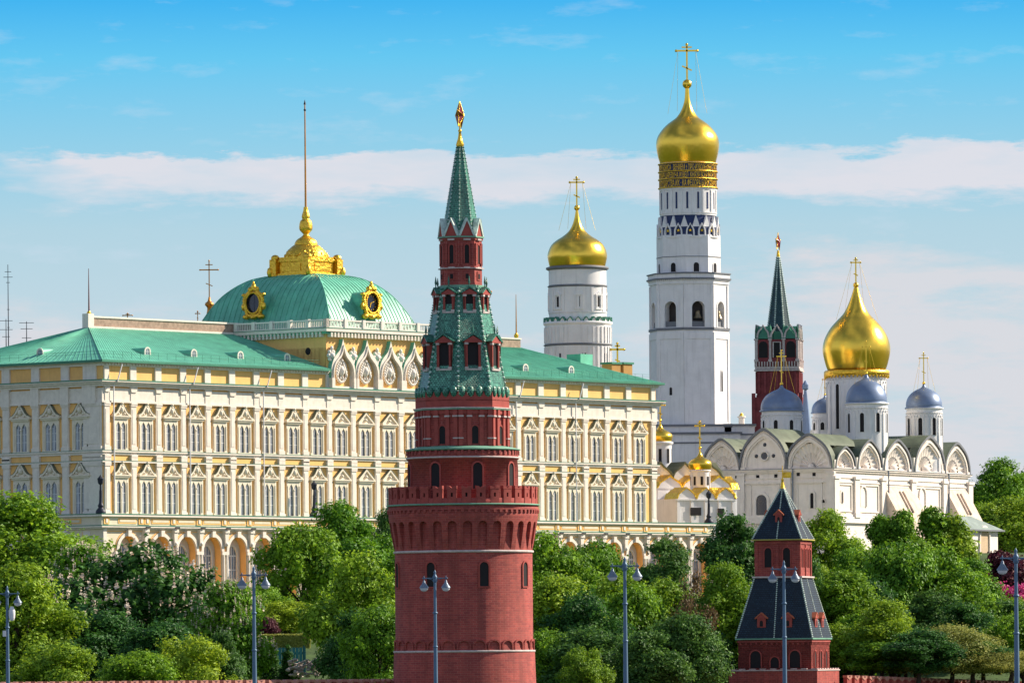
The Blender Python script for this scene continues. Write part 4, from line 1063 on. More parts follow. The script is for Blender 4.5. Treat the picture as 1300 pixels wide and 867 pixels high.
    # dormers: lower ring and upper ring
    def dormer(w, h, d):
        g = MB()
        g.box(-w, -w+.22, -d, 0, 0, h, 0); g.box(w-.22, w, -d, 0, 0, h, 0); g.box(-w-.05, w+.05, -d-.05, .8, -.15, 0.02, 1)
        g.box(-w, -w+.12, -d, .9, 0, h, 0); g.box(w-.12, w, -d, .9, 0, h, 0)
        for s_ in (-1, 1): g.box(s_*(w-.11)-.17, s_*(w-.11)+.17, -d-.08, -d+.22, h-.12, h+.08, 1); g.box(s_*(w-.11)-.17, s_*(w-.11)+.17, -d-.08, -d+.22, .0, .18, 1)
        g.box(-w-.12, w+.12, -d-.1, 1.0, h+.08, h+.24, 0)
        g.prism([(-w-.15, h+.24), (w+.15, h+.24), (0, h+.24+w*.62)], -d-.05, 1.6, 0)
        for s_ in (-1, 1):
            g.prism([(s_*(w+.28), h+.16), (0, h+.30+w*.72), (0, h+.42+w*.74), (s_*(w+.34), h+.26)], -d-.14, 1.8, 2)
        g.box(-w+.2, w-.2, -d+.18, -d+.24, 0, h, 3)
        g.lathe([(.13, h+.6), (.05, h+1.0), (.12, h+1.3), (.02, h+1.9)], 6, 0, -d+.1, 2); return g
    def ring_dormers(yb, yt, w, rr, d):
        h = (yb-yt)/s; pr = None
        for k in range(8):
            am = a0+PI/8+k*PI/4; loc = (rr*math.sin(am), -rr*math.cos(am), z(yb))
            if pr is None: pr = dormer(w, h, d).build('dormer', [BRICKD, LIME, TILEG, DARK], root, loc, am)
            else: dup(pr, root, loc, am)
    ring_dormers(470, 438, .78, 3.6, .15)
    ring_dormers(397, 376.5, .60, 2.62, .08)
    # -- lantern
    Rl = 2.05
    l = MB(); l.plan(octr(Rl, a0), z(368), z(302)); l.plan(octr(Rl+.22, a0), z(366), z(363), 2); l.plan(octr(Rl+.2, a0), z(342.3), z(341), 1)
    l.plan(octr(Rl+.25, a0), z(303), z(301.2), 2); l.plan(octr(Rl+.12, a0), z(306), z(303), 0)
    for k in range(8):
        am = a0+PI/8+k*PI/4; ap = Rl*math.cos(PI/8)
        l.T = Matrix.Rotation(am, 4, 'Z') @ Matrix.Translation((0, -ap, 0))
        l.box(-.3, .3, -.08, .02, z(357), z(346), 0); l.box(-.15, .15, -.12, -.07, z(355), z(349), 3); l.box(-.32, .32, -.16, 0, z(341), z(340), 1)
        l.box(-.36, .36, -.2, 0, z(306.5), z(304.5), 1)
        for x in (-.55, .55): l.box(x-.1, x+.1, -.12, 0, z(338), z(310), 0)
        l.T = None
    l.build('lantern', [BRICKF, LIME, VERD, DARK], root)
    pr = None
    for k in range(8):
        am = a0+PI/8+k*PI/4; pr2 = fwin(am, Rl*math.cos(PI/8), z(335.5), .23, (335.5-312)/s, proto=pr); pr = pr or pr2
    g = MB()
    for k in range(8):
        am = a0+PI/8+k*PI/4; ap = Rl*math.cos(PI/8)
        g.T = Matrix.Rotation(am, 4, 'Z') @ Matrix.Translation((0, -ap, z(301)))
        g.prism([(-.78, 0), (.78, 0), (0, 1.55)], -.12, .9, 0)
        for s_ in (-1, 1): g.prism([(s_*.66, 0), (s_*.84, 0), (0, 1.78), (0, 1.5)], -.22, 1.0, 1)
        g.T = None
    g.build('gable_ring', [BRICKD, STUD], root)
    tent('spire', 300, 1.82, 186, .33, TILEG, nst=48, rr=.085)
    # dark bands of tiles across the spire as small shelves
    st = MB(); st.lathe([(.34, z(186.5)), (.40, z(184)), (.20, z(176)), (.12, z(168)), (.2, z(166.5)), (.12, z(165))], 12); st.build('gilt_cone', [GOLDR], root)
    # star seen almost edge-on
    st = MB(); zc = z(147); ro, ri = 1.4, .56
    st.T = Matrix.Translation((0, 0, zc)) @ Matrix.Rotation(R_(80), 4, 'Z')
    P = [((ro if i % 2 == 0 else ri)*math.sin(2*PI*i/10), (ro if i % 2 == 0 else ri)*math.cos(2*PI*i/10)) for i in range(10)]
    for i in range(10):
        a, b_ = P[i], P[(i+1) % 10]
        st.add([(a[0], 0, a[1]), (b_[0], 0, b_[1]), (0, -.42, 0)], [(0, 2, 1)], 0); st.add([(a[0], 0, a[1]), (b_[0], 0, b_[1]), (0, .42, 0)], [(0, 1, 2)], 0)
        st.tube((a[0], 0, a[1]), (b_[0], 0, b_[1]), .04, n=5, mat=1)
    for i in range(0, 10, 2):
        for y in (-.43, .43): st.tube((P[i][0], 0, P[i][1]), (0, y, 0), .04, n=4, mat=1)
    st.T = None; st.tube((0, 0, z(166)), (0, 0, z(156)), .09, .07, 8, 1)
    st.build('star', [RUBY, GOLDR], root)
river_tower()

def square_tower():
    Z = 760.0; s = F/Z; B = R_(-16.7)
    c0 = W(995, 800, Z); root = empty('square_brick_tower', (c0.x, Z, 0), B, 'small square red brick tower with two dark tent roofs among the trees', 'tower')
    def z(y): return W(995, y, Z).z
    def sq(h): return [(-h, -h), (h, -h), (h, h), (-h, h)]
    def wid(px): return px/s
    hu = wid(173/3.13)/math.cos(B)/2; hl = wid(285/3.13)/math.cos(B)/2; hb = wid(345/3.13)/math.cos(B)/2
    # vertical centre lines: keep all on one axis
    m = MB(); m.plan(sq(hl), z(880)-3, z(812)); m.plan(sq(hl), z(812), z(812)); 
    m.plan(sq(hb), -1, z(849)); m.plan(sq(hl), z(849), z(811.5), 0)
    for k in range(4):
        m.T = rz(k*PI/2); m.box(-hl-.06, hl+.06, -hl-.14, -hl+.02, z(815), z(813)); 
        for i in range(14): x = -hl+.3+i*(2*hl-.6)/13; m.box(x-.1, x+.1, -hl-.1, -hl, z(818), z(815.5))
        m.T = None
    m.build('lower_body', [BRICKF], root)
    b = MB()
    for k in range(4):
        b.T = rz(k*PI/2)
        for i in range(9): x = -hb+.35+i*(2*hb-.7)/8; b.box(x-.35, x+.35, -hb, -hb+.35, z(849), z(848))
        b.T = None
    b.plan(sq(hb+.1), z(851), z(849.5)); b.build('parapet_coping', [LIME], root)
    b = MB(); b.plan(sq(hl+.28), z(811.5), z(809.8)); b.build('eave', [VERD], root)
    t = MB(); r1 = hu+.12; t.plan(sq(hl+.22), z(809.8), z(734), 0, sq(r1)); lo = t.build('lower_tent', [TILED], root)
    def studs(r0, y0, r1_, y1, n, par, mid=True, rr=.12):
        t = MB()
        for sx, sy in ((-1, -1), (1, -1), (1, 1), (-1, 1)):
            p0 = Vector((sx*r0, sy*r0, z(y0))); p1 = Vector((sx*r1_, sy*r1_, z(y1)))
            for i in range(n): t.ball(p0.lerp(p1, (i+.5)/n), rr, 6, 0)
        for k in range(4):
            t.T = rz(k*PI/2); p0 = Vector((0, -r0, z(y0))); p1 = Vector((0, -r1_, z(y1)))
            for i in range(n): t.ball(p0.lerp(p1, (i+.5)/n), rr*.8, 6, 0)
            t.T = None
        t.build('ridge_tiles', [STUD], par)
    studs(hl+.22, 809.8, r1, 734, 30, lo)
    u = MB(); u.plan(sq(hu), z(734), z(686)); u.plan(sq(hu+.35), z(733.5), z(731.5), 1)
    for k in range(4):
        u.T = rz(k*PI/2); u.box(-hu-.05, hu+.05, -hu-.12, -hu+.01, z(691), z(688));
        for x in (-hu+.15, 0, hu-.15): u.box(x-.16, x+.16, -hu-.12, -hu, z(731), z(690))
        u.T = None
    u.build('upper_body', [BRICKF, LIME], root)
    e = MB(); e.plan(sq(hu+.42), z(686), z(684.6)); e.build('eave', [mat('yellow_green_eave', (.42, .36, .08), .6)], root)
    t = MB(); t.plan(sq(hu+.30), z(684.6), z(618.5), 0, sq(.10)); up = t.build('upper_tent', [TILED], root); studs(hu+.3, 684.6, .1, 618.5, 30, up)
    # openings
    def win(px_, yb, yt, hw, k, h2, par_h, proto=None, name='window'):
        x = px_; loc = Matrix.Rotation(k*PI/2, 4, 'Z') @ Vector((x, -par_h, z(yb)))
        if proto: return dup(proto, root, loc, k*PI/2)
        h = (yb-yt)/s; w = MB(); w.arch_ring(0, hw, h-hw, .13, -.12, .02, k=8, zb=0); p = MB(); p.arch_fill(0, hw, 0, h-hw, -.03, k=8)
        o = w.build(name, [BRICKD], root, loc, k*PI/2); p.build('opening', [DARK], o); return o
    pr = None
    for k in range(4):
        for x in (-hu*.42, hu*.42):
            if k % 2 == 0: q = win(x, 720, 695.5, .42, k, 0, hu, pr); pr = pr or q
    pr = None
    for k in (1, 3):
        for x in (-hu*.6, -hu*.12, hu*.36, hu*.78): q = win(x, 720, 697, .26, k, 0, hu, pr); pr = pr or q
    pr = None
    for k in (0, 2):
        for x in (-hl*.52, hl*.56): q = win(x, 847, 825.5, .62, k, 0, hl, pr); pr = pr or q
    pr = None
    for k in (0, 2): q = win(0.02, 847, 833.5, .5, k, 0, hl, pr); pr = pr or q
    pr = None
    for k in (1, 3):
        for x in (-hl*.6, 0, hl*.6): q = win(x, 847, 826, .42, k, 0, hl, pr); pr = pr or q
    # little brick dormers
    def dm(w, h):
        g = MB(); g.box(-w, w, -.1, 1.6, 0, h); g.prism([(-w-.12, h), (w+.12, h), (0, h+w*1.1)], -.18, 1.6, 0); g.arch_fill(0, w*.38, .1, h*.6, -.12, 1, k=6)
        for s_ in (-1, 1): g.prism([(s_*(w+.25), h-.06), (0, h+w*1.15), (0, h+w*1.15+.14), (s_*(w+.25), h+.1)], -.22, 1.7, 2)
        return g
    pr = None
    for k in range(4):
        for x in (-hl*.36, hl*.36):
            y = z(796); r_ = hl+.22 + (r1-hl-.22)*(809.8-796)/(809.8-734)
            loc = Matrix.Rotation(k*PI/2, 4, 'Z') @ Vector((x, -r_+.05, y))
            if pr is None: pr = dm(.5, 1.0).build('dormer', [BRICKD, DARK, mat('orange_brick', (.45, .12, .06), .8)], root, loc, k*PI/2)
            else: dup(pr, root, loc, k*PI/2)
    for k in range(4):
        r_ = (hu+.3)*(1-(684.6-662)/(66)); loc = Matrix.Rotation(k*PI/2, 4, 'Z') @ Vector((0, -r_+.0, z(664)))
        dup(pr, root, loc, k*PI/2).scale = (.8, .7, .9)
    v = MB(); v.lathe([(.32, z(620)), (.22, z(616)), (.12, z(610)), (.2, z(609)), (.06, z(607)), (.04, z(591))], 10)
    v.T = rz(R_(16.7)); v.box(.0, .98, -.03, .03, z(606.5), z(599)); v.T = None
    v.T = rz(R_(16.7)); v.box(-.5, .5, -.03, .03, z(598), z(597.2)); v.T = None
    v.build('vane', [GOLDR], root)
square_tower()

def brick_wall(p, q, ztop0, ztop1, label, name='brick_wall'):
    p = Vector(p); q = Vector(q); L_ = (q-p).length; a = math.atan2(q.y-p.y, q.x-p.x)
    root = empty(name, (p.x, p.y, 0), a, label, 'wall', 'crenellated brick walls beside the towers')
    m = MB(); h0, h1 = ztop0, ztop1
    m.add([(0, -1, -2), (L_, -1, -2), (L_, 1.5, -2), (0, 1.5, -2), (0, -1, h0-1.3), (L_, -1, h1-1.3), (L_, 1.5, h1-1.3), (0, 1.5, h0-1.3)], [(0, 1, 5, 4), (4, 5, 6, 7), (1, 2, 6, 5), (2, 3, 7, 6), (3, 0, 4, 7)])
    m.build('wall', [BRICKF], root)
    g = MB(); x = .5; i = 0
    while x < L_-.8:
        h = h0 + (h1-h0)*x/L_; w = .48
        g.prism([(x-w, h-1.3), (x+w, h-1.3), (x+w, h), (x+w*.5, h-.08), (x, h-.3), (x-w*.5, h-.08), (x-w, h)], -1, -.5, 0)
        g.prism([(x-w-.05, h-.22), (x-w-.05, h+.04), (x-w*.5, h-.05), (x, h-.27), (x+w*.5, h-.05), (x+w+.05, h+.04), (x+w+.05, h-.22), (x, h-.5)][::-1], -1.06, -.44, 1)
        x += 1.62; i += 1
    g.build('battlement', [BRICKD, mat('pale_coping_brick', (.45, .2, .15), .8)], root)  # coping in a paler red than the merlons
a = W(503, 862, 648); b = W(-60, 866, 600)
brick_wall((b.x, b.y, 0), (a.x, a.y, 0), W(-60, 866, 600).z, W(503, 861.5, 648).z, 'long low battlemented brick wall running left from the round tower')
a = W(1066, 857, 762); b = W(1330, 865, 800)
brick_wall((a.x, a.y, 0), (b.x, b.y, 0), a.z, W(1330, 866, 800).z, 'battlemented brick wall running right from the small square tower')
a = W(672, 867, 652); b = W(925, 872, 752)
brick_wall((a.x, a.y, 0), (b.x, b.y, 0), W(672, 873, 652).z, W(925, 873, 752).z, 'battlemented brick wall between the round tower and the small square tower')
# ------------------------------------------------------------------ white churches and bell towers
BLUE = mat('silver_blue_dome_metal', (0.16, 0.22, 0.34), 0.42, metal=0.35, var=0.12, scale=.8, spec=.5)
NAVY = mat('navy_paint', (0.015, 0.03, 0.10), 0.5)
GREYC = mat('grey_cornice_metal', (0.16, 0.17, 0.19), 0.6)
PATINA = mat('patinated_sheet_roof', (0.11, 0.135, 0.09), 0.6, var=0.25, scale=.4, dirt=.3)
WWARM = mat('warm_white_stucco', (0.77, 0.70, 0.63), 0.85, var=0.07, scale=.6, dirt=.35, bump=.01)
WCOOL = mat('cool_white_stucco', (0.76, 0.75, 0.75), 0.85, var=0.06, scale=.5, dirt=.35, bump=.01)
ONION = smooth_prof([(.88, 0), (.96, .28), (1.0, .60), (.95, .83), (.80, 1.05), (.65, 1.20), (.50, 1.31), (.34, 1.43), (.19, 1.65), (.09, 1.95), (.06, 2.33)], 4)
ONION2 = smooth_prof([(.85, 0), (.93, .23), (1.0, .60), (.95, .91), (.80, 1.21), (.61, 1.44), (.39, 1.67), (.265, 1.89), (.14, 2.2), (.06, 2.46)], 4)
SQUAT = smooth_prof([(.93, 0), (.975, .17), (1.0, .41), (.885, .70), (.70, .87), (.50, .99), (.29, 1.16), (.165, 1.36), (.083, 1.61), (.04, 1.86)], 4)
HELM = smooth_prof([(1.0, 0), (1.01, .15), (.98, .42), (.88, .72), (.70, .99), (.46, 1.19), (.25, 1.31), (.12, 1.42), (.06, 1.6)], 3)
def orth_cross(h, w, t, ch=0.0, drop=0.0):
    m = MB(); m.box(-t/2, t/2, -t/2, t/2, 0, h); zb = h*.80
    m.box(-w/2, w/2, -t/2, t/2, zb, zb+t); m.box(-w*.24, w*.24, -t/2, t/2, h*.905, h*.905+t*.8)
    m.T = Matrix.Translation((0, 0, h*.33)) @ Matrix.Rotation(R_(25), 4, 'Y'); m.box(-w*.25, w*.25, -t*.5, t*.5, -t*.4, t*.4); m.T = None
    for x in (-w/2, w/2): m.ball((x, 0, zb+t/2), t*.85, 6)
    m.ball((0, 0, h), t*.9, 6)
    if ch:
        for s in (-1, 1):
            m.tube((s*w*.42, 0, zb), (s*ch, -ch*.25, -drop), .022, n=4); m.tube((s*w*.42, 0, zb), (s*ch*.5, ch*.5, -drop*.9), .022, n=4)
    return m
def dome(root, cx, cy, zb, R, prof, mt, ztop, cross_top, cw, ballr, t=.2, chains=True, name='dome', loc=None):
    h = prof[-1][1]*R; k = (ztop-zb)/h
    m = MB(); m.lathe([(r*R, zb+z*R*k) for r, z in prof], 48, cx, cy)
    o = m.build(name, [mt], root)
    b = MB(); b.ball((cx, cy, ztop+ballr*.8), ballr, 14); b.lathe([(ballr*.5, ztop-.05), (ballr*.35, ztop+ballr*.3)], 10, cx, cy); b.build('finial_ball', [GOLD], o)
    c = orth_cross(cross_top-ztop-ballr*1.7, cw*2, t, R*.62 if chains else 0, (ztop-zb)*.45)
    c.build('cross', [GOLD], o, (cx, cy, ztop+ballr*1.7)); return o
def text_mesh(body, size, depth=.03):
    cu = bpy.data.curves.new('t', 'FONT'); cu.body = body; cu.size = size; cu.extrude = depth; cu.align_x = 'CENTER'; cu.resolution_u = 2
    ob = bpy.data.objects.new('t', cu); scn.collection.objects.link(ob)
    bpy.context.view_layer.update(); me = ob.to_mesh()
    vs = [tuple(v.co) for v in me.vertices]; fs = [tuple(p.vertices) for p in me.polygons]; ob.to_mesh_clear()
    bpy.data.objects.remove(ob); bpy.data.curves.remove(cu); return vs, fs

def great_bell_tower():
    Z = 1152.0; s = F/Z; g0 = 26.0
    c0 = W(875.5, 480, Z); root = empty('bell_tower', (c0.x, Z, g0), 0, 'tallest white octagonal bell tower with gold lettering below its big gold dome', 'bell tower')
    def z(y): return W(875.5, y, Z).z - g0
    a0 = R_(35.6); R1 = 50.7/s; R2 = 41/s
    m = MB()
    m.plan(octr(R1*1.0, a0), 0, z(420))
    m.plan(octr(R1*1.03, a0), z(421), z(418), 1)
    m.build('lower_tier', [WCOOL, GREYC], root)
    # recessed panels suggested by raised frames on each face
    f = MB(); pr = None
    for k in range(8):
        am = a0+PI/8+k*PI/4; ap = R1*math.cos(PI/8); hw = R1*math.sin(PI/8)
        f.T = Matrix.Rotation(am, 4, 'Z') @ Matrix.Translation((0, -ap, 0))
        f.box(-hw, -hw+.6, -.14, .01, 0, z(424)); f.box(hw-.6, hw, -.14, .01, 0, z(424)); f.box(-hw+.6, hw-.6, -.14, .01, z(432), z(424)); f.box(-hw+.6, hw-.6, -.1, .01, z(543), z(537))
        f.T = None
    f.build('wall_frames', [WCOOL], root)
    for (k, yb, yt, hw) in ((0, 0, 0, 0),):
        pass
    w = MB(); w.arch_ring(0, .28, 1.1, .12, -.1, .02, k=6, zb=0); am = a0-PI/8-PI/4
    for kk, (px, yb) in enumerate(((851, 503),)):
        ap = R1*math.cos(PI/8); o = w.build('slit_window', [WCOOL], root, (ap*math.sin(am), -ap*math.cos(am), z(yb)), am); p = MB(); p.arch_fill(0, .28, 0, 1.1, -.03); p.build('opening', [DARK], o)
    am = a0+PI/8; o2 = dup(o, root, (ap*math.sin(am), -ap*math.cos(am), z(498)), am); o2.scale = (1, 1, 2.6)
    # belfry: real openings right through
    b = MB()
    for k in range(8):
        am = a0+PI/8+k*PI/4; ap = R1*math.cos(PI/8)*.985; hw = R1*math.sin(PI/8)*.985
        b.T = Matrix.Rotation(am, 4, 'Z') @ Matrix.Translation((0, -ap, 0))
        b.arch_panel(-hw, hw, z(418), z(364), 0, 1.15, z(417), z(417)+3.3, 0, 1.5, 0, 0, k=12, kind='round')
        b.box(-hw, -hw+.45, -.18, 0, z(417.5), z(364)); b.box(hw-.45, hw, -.18, 0, z(417.5), z(364))
        b.box(-hw, hw, -.16, 0, z(390), z(388.5)) if False else None
        b.arch_ring(0, 1.15, z(417)+3.3, .3, -.1, .02, 0, k=12, zb=z(417))
        b.box(-1.15, 1.15, .3, .38, z(417), z(410), 1)
        b.T = None
    b.lathe([(R1*.70, z(419)), (R1*.70, z(362))], 8, mat=2, smooth=False, ph=a0)  # inner core coloured dark to stand for the shade inside the belfry
    b.plan(octr(R1*.99, a0), z(365), z(362.5), 0)
    b.build('belfry', [WCOOL, GREYC, mat('shade_dark_masonry', (.06, .055, .055), .9)], root)
    be = MB(); prof = smooth_prof([(.62, 0), (.5, .25), (.36, .6), (.3, .95), (.12, 1.15)], 3)
    am = a0-PI/8
    for q in (-PI/8, PI/8):
        am = a0+q+(-PI/4 if False else 0); rr = R1*.84; be.lathe([(r*1.2, z(406)+zz*1.2) for r, zz in prof], 16, rr*math.sin(am), -rr*math.cos(am))
    be.build('bell', [mat('bell_bronze', (.25, .2, .12), .4, metal=.8)], root)
    c = MB()
    c.plan(octr(R1*1.02, a0), z(362.5), z(357), 0); c.plan(octr(R1*1.075, a0), z(357), z(355), 1); c.plan(octr(R1*1.04, a0), z(355), z(350), 0); c.plan(octr(R1*1.07, a0), z(350), z(348.5), 1)
    for k in range(8):
        am = a0+PI/8+k*PI/4; ap = R1*1.02*math.cos(PI/8); hw = R1*math.sin(PI/8)
        c.T = Matrix.Rotation(am, 4, 'Z') @ Matrix.Translation((0, -ap, 0))
        x = -hw
        while x < hw: c.box(x, x+.18, -.2, 0, z(358.5), z(357), 0); x += .42
        c.T = None
    c.build('cornice', [WCOOL, GREYC], root)
    # middle tier
    t = MB(); t.plan(octr(R2, a0), z(349), z(300)); 
    for k in range(8):
        am = a0+PI/8+k*PI/4; ap = R2*math.cos(PI/8); hw = R2*math.sin(PI/8)
        t.T = Matrix.Rotation(am, 4, 'Z') @ Matrix.Translation((0, -ap, 0))
        t.box(-hw, hw, -.1, 0, z(328), z(327.3), 1); t.box(-hw, hw, -.06, 0, z(349), z(347.5), 1); t.T = None
    t.build('middle_tier', [WCOOL, GREYC], root)
    pr = None; w = MB(); w.arch_ring(0, .5, 1.1, .18, -.12, .02, k=8, zb=0); p = MB(); p.arch_fill(0, .5, 0, 1.1, -.03)
    for k in range(8):
        am = a0+PI/8+k*PI/4; ap = R2*math.cos(PI/8); loc = (ap*math.sin(am), -ap*math.cos(am), z(347))
        if pr is None: pr = w.build('window', [WCOOL], root, loc, am); p.build('opening', [DARK], pr)
        else: dup(pr, root, loc, am)
    # kokoshnik ring: navy ground, white keel arches, gold stars
    Rk = 38.2/s
    kq = MB(); kq.lathe([(Rk, z(302.5)), (Rk, z(290)), (Rk*.93, z(283)), (Rk*.90, z(272))], 64, mat=0, cap=False); kq.lathe([(Rk+.2, z(303.5)), (Rk+.2, z(301.5))], 64, mat=1)
    n = 16
    for k in range(n):
        off = 2*PI*k/n+R_(2); kq.T = wrap(Rk, off)
        h = z(284)-z(302)
        kq.arch_ring(0, .48, z(298), .24, -.28, 0, 1, k=10, rise=(h*.62), zb=z(301.5), kind='keel')
        st = [((.30 if i % 2 == 0 else .13)*math.sin(2*PI*i/10), z(297)+(.30 if i % 2 == 0 else .13)*math.cos(2*PI*i/10)+.3) for i in range(10)]
        kq.prism(st[::-1], -.14, -.02, 2)
        kq.T = wrap(Rk*.955, off+PI/n); kq.prism([(-.66, z(290)), (.66, z(290)), (0, z(276))], -.30, .25, 1); kq.prism([(-.26, z(284)), (.26, z(284)), (0, z(275.5))], -.36, .2, 1) if False else None
        kq.T = None
    kq.build('kokoshnik_ring', [NAVY, WCOOL, GOLDR], root)
    # drum and slits
    Rd = 35.8/s
    d = MB(); d.lathe([(Rd, z(275)), (Rd, z(208))], 64, mat=0); d.lathe([(Rd+.12, z(272.5)), (Rd+.12, z(271.3))], 64, mat=0)
    d.lathe([(Rd+.1, z(243)), (Rd+.1, z(240))], 64, mat=0)
    for k in range(16): d.T = wrap(Rd, 2*PI*k/16+R_(8)); d.box(-.16, .16, -.16, 0, z(271), z(243)); d.T = None
    d.build('drum', [WCOOL], root)
    pr = None; w = MB(); w.T = wrap(Rd+.03); w.box(-.17, .17, -.02, .0, 0, z(246)-z(267)); w.T = None
    for k in range(16):
        if pr is None: pr = w.build('slit', [NAVY], root, (0, 0, z(267)), R_(8)+PI/16)
        else: dup(pr, root, (0, 0, z(267)), R_(8)+PI/16+2*PI*k/16)
    ib = MB(); ib.lathe([(Rd+.06, z(239.5)), (Rd+.06, z(209))], 64, mat=0, cap=False)
    for y in (239.8, 228.8, 219.3, 209.2): ib.lathe([(Rd+.05, z(y+.8)), (Rd+.32, z(y+.5)), (Rd+.32, z(y-.6)), (Rd+.05, z(y-.9))], 64, mat=1, cap=False)
    ib.build('inscription_band', [NAVY, GOLDR], root)
    lines = [('ГОСУДАРЯ ЦАРЯ И ВЕЛИКАГО КНЯЗЯ БОРИСА · ВЕНИЕМ † ПРО·ИЗВОЛЕНІЕМ СТЫЯ ТРОИЦЫ ПОВЕЛЕНІЕМ ВЕЛИКАГО', 218, 210.8), ('БЛАГОВЕРНАГО ВЕЛИКАГО ГОСУДАРЯ ЦАРЕВИЧА И ВЕЛ· КНЯЗЯ ВСЕЯ РУСИ САМОДЕРЖЦА И СЫНА ЕГО ФЕДОРА', 227.6, 220.6), ('ПОЗЛАЩЕН ВО ВТОРОЕ ЛЕТО ГОСУДАРСТВА ИХ · КА ФЕДОРА БОРИСОВИЧА ВСЕЯ РУСИ ХРАМ СОВЕРШЕН И', 238.4, 230.2)]
    for body, yb, yt in lines:
        h = z(yt)-z(yb); vs, fs = text_mesh(body, h*1.36)
        w0 = max(v[0] for v in vs)-min(v[0] for v in vs); k = 2*PI*(Rd+.1)*.96/w0
        t = MB(); fn = wrap(Rd+.1)
        t.T = lambda x, y, zz: fn(x*k, -zz, y)
        t.add([(x, y, zz) for x, y, zz in vs], fs); t.T = None
        t.v = [(a, b_, c_) for a, b_, c_ in t.v]
        t.build('gilded_letters', [GOLDR], root, (0, 0, z(yb)))
    dome(root, 0, 0, z(208), 40.0/s, ONION, GOLD, z(112), z(57), 13.5/s, 6/s, .30)
    # base platform and annexes
    for nm, lab, (x0, y0, x1, y1), zd in (('belfry_annex', '', (835, 556, 957, 640), 0),):
        pass
    p = MB()
    def bx(px0, px1, yt, Zc, dep, mt=0, cor=True):
        A = W(px0, yt, Zc); B = W(px1, yt, Zc); x0, x1 = A.x-c0.x, B.x-c0.x; zt = (A.z+B.z)/2-g0
        p.box(x0, x1, Zc-Z, Zc-Z+dep, 0, zt, mt)
        if cor: p.box(x0-.3, x1+.3, Zc-Z-.35, Zc-Z+dep, zt, zt+.35, 1); p.box(x0-.1, x1+.1, Zc-Z-.15, Zc-Z, zt-1.6, zt-1.35, 1)
    bx(833, 958, 541, Z-9, 20); bx(833, 940, 551, Z-11, 8, 0, True)
    p.build('base_storey', [WCOOL, GREYC], root)
    ch = MB(); A = W(924, 552, Z-8); ch.box(A.x-c0.x-.6, A.x-c0.x+.6, -9, -7.8, A.z-g0, A.z-g0+1.9, 0); ch.box(A.x-c0.x-.75, A.x-c0.x+.75, -9.15, -7.65, A.z-g0+1.3, A.z-g0+1.9, 1); ch.build('chimney', [WCOOL, GREYC], root)
great_bell_tower()

def low_belfry():
    Z = 1100.0; s = F/Z; g0 = 26.0; c0 = W(733.5, 400, Z)
    root = empty('belfry', (c0.x, Z, g0), 0, 'round white belfry with a squat gold dome, rising behind the palace roof', 'belfry')
    def z(y): return W(733.5, y, Z).z-g0
    R = 36.5/s; m = MB(); m.lathe([(R, z(412)), (R, z(343))], 64); m.lathe([(R+.1, z(343.5)), (R+.45, z(342)), (R+.45, z(340)), (R-.1, z(338.5))], 64, mat=1, cap=False)
    m.lathe([(R+.02, z(365.5)), (R+.25, z(364)), (R+.02, z(362.5))], 64, mat=1, cap=False); m.lathe([(R+.02, z(398.5)), (R+.15, z(398)), (R+.02, z(397))], 64, mat=0, cap=False)
    for y0 in (395,): 
        for k in range(12): m.T = wrap(R, 2*PI*k/12); m.box(-.2, .2, -.12, 0, z(397), z(366)); m.T = None
    m.build('drum', [WCOOL, GREYC], root)
    w = MB(); w.T = wrap(R); w.box(-.62, -.42, -.2, .02, -.2, 1.9); w.box(.42, .62, -.2, .02, -.2, 1.9); w.box(-.75, .75, -.24, .02, 1.9, 2.1); w.box(-.75, .75, -.24, .02, -.45, -.2); w.prism([(-.6, 2.1), (.6, 2.1), (0, 2.5)], -.2, .02); w.T = None
    p = MB(); p.T = wrap(R); p.box(-.22, .22, -.03, .01, 0, 1.7); p.T = None
    o = w.build('window', [WCOOL], root, (0, 0, z(391)), R_(1)); p.build('opening', [DARK], o)
    for k in range(1, 8): dup(o, root, (0, 0, z(391)), R_(1)+2*PI*k/8)
    dome(root, 0, 0, z(339), 37.7/s, SQUAT, GOLD, z(267), z(225.5), 8.8/s, 3.6/s, .24)
    R3 = 42/s; a0 = R_(38); b = MB(); b.lathe([(R3, 0), (R3, z(411))], 8, smooth=False, ph=a0) if False else b.lathe([(R3, 0), (R3, z(411))], 64)
    for k in range(40):
        b.T = wrap(R3, 2*PI*k/40); b.box(-.13, .13, -.16, 0, z(436), z(416)); b.box(-.13, .13, -.16, 0, z(470), z(441)); b.T = None
    b.lathe([(R3+.02, z(440)), (R3+.3, z(438.5)), (R3+.02, z(437))], 64, mat=1, cap=False)
    for k in range(8): b.T = wrap(R3, 2*PI*k/8+R_(10)); b.box(-.3, .3, -.06, 0, z(462), z(450), 3); b.T = None
    b.lathe([(R3, z(414)), (R3+.25, z(412)), (R3+.25, z(409.5)), (R, z(408))], 64, mat=0, cap=False)
    b.build('lower_drum', [WCOOL, GREYC, GREENTRIM, DARK], root)
    k_ = MB()
    for k in range(26):
        k_.T = wrap(R3+.12, 2*PI*k/26); k_.arch_ring(0, .42, z(409.5)-.1, .14, -.12, .8, 0, k=6, kind='keel', rise=.75); k_.arch_fill(0, .43, z(411.5), z(409.5)-.1, -.0, 1, k=6, kind='keel', rise=.74); k_.T = None
    k_.build('kokoshnik_ring', [GREENTRIM, WCOOL], root)
low_belfry()

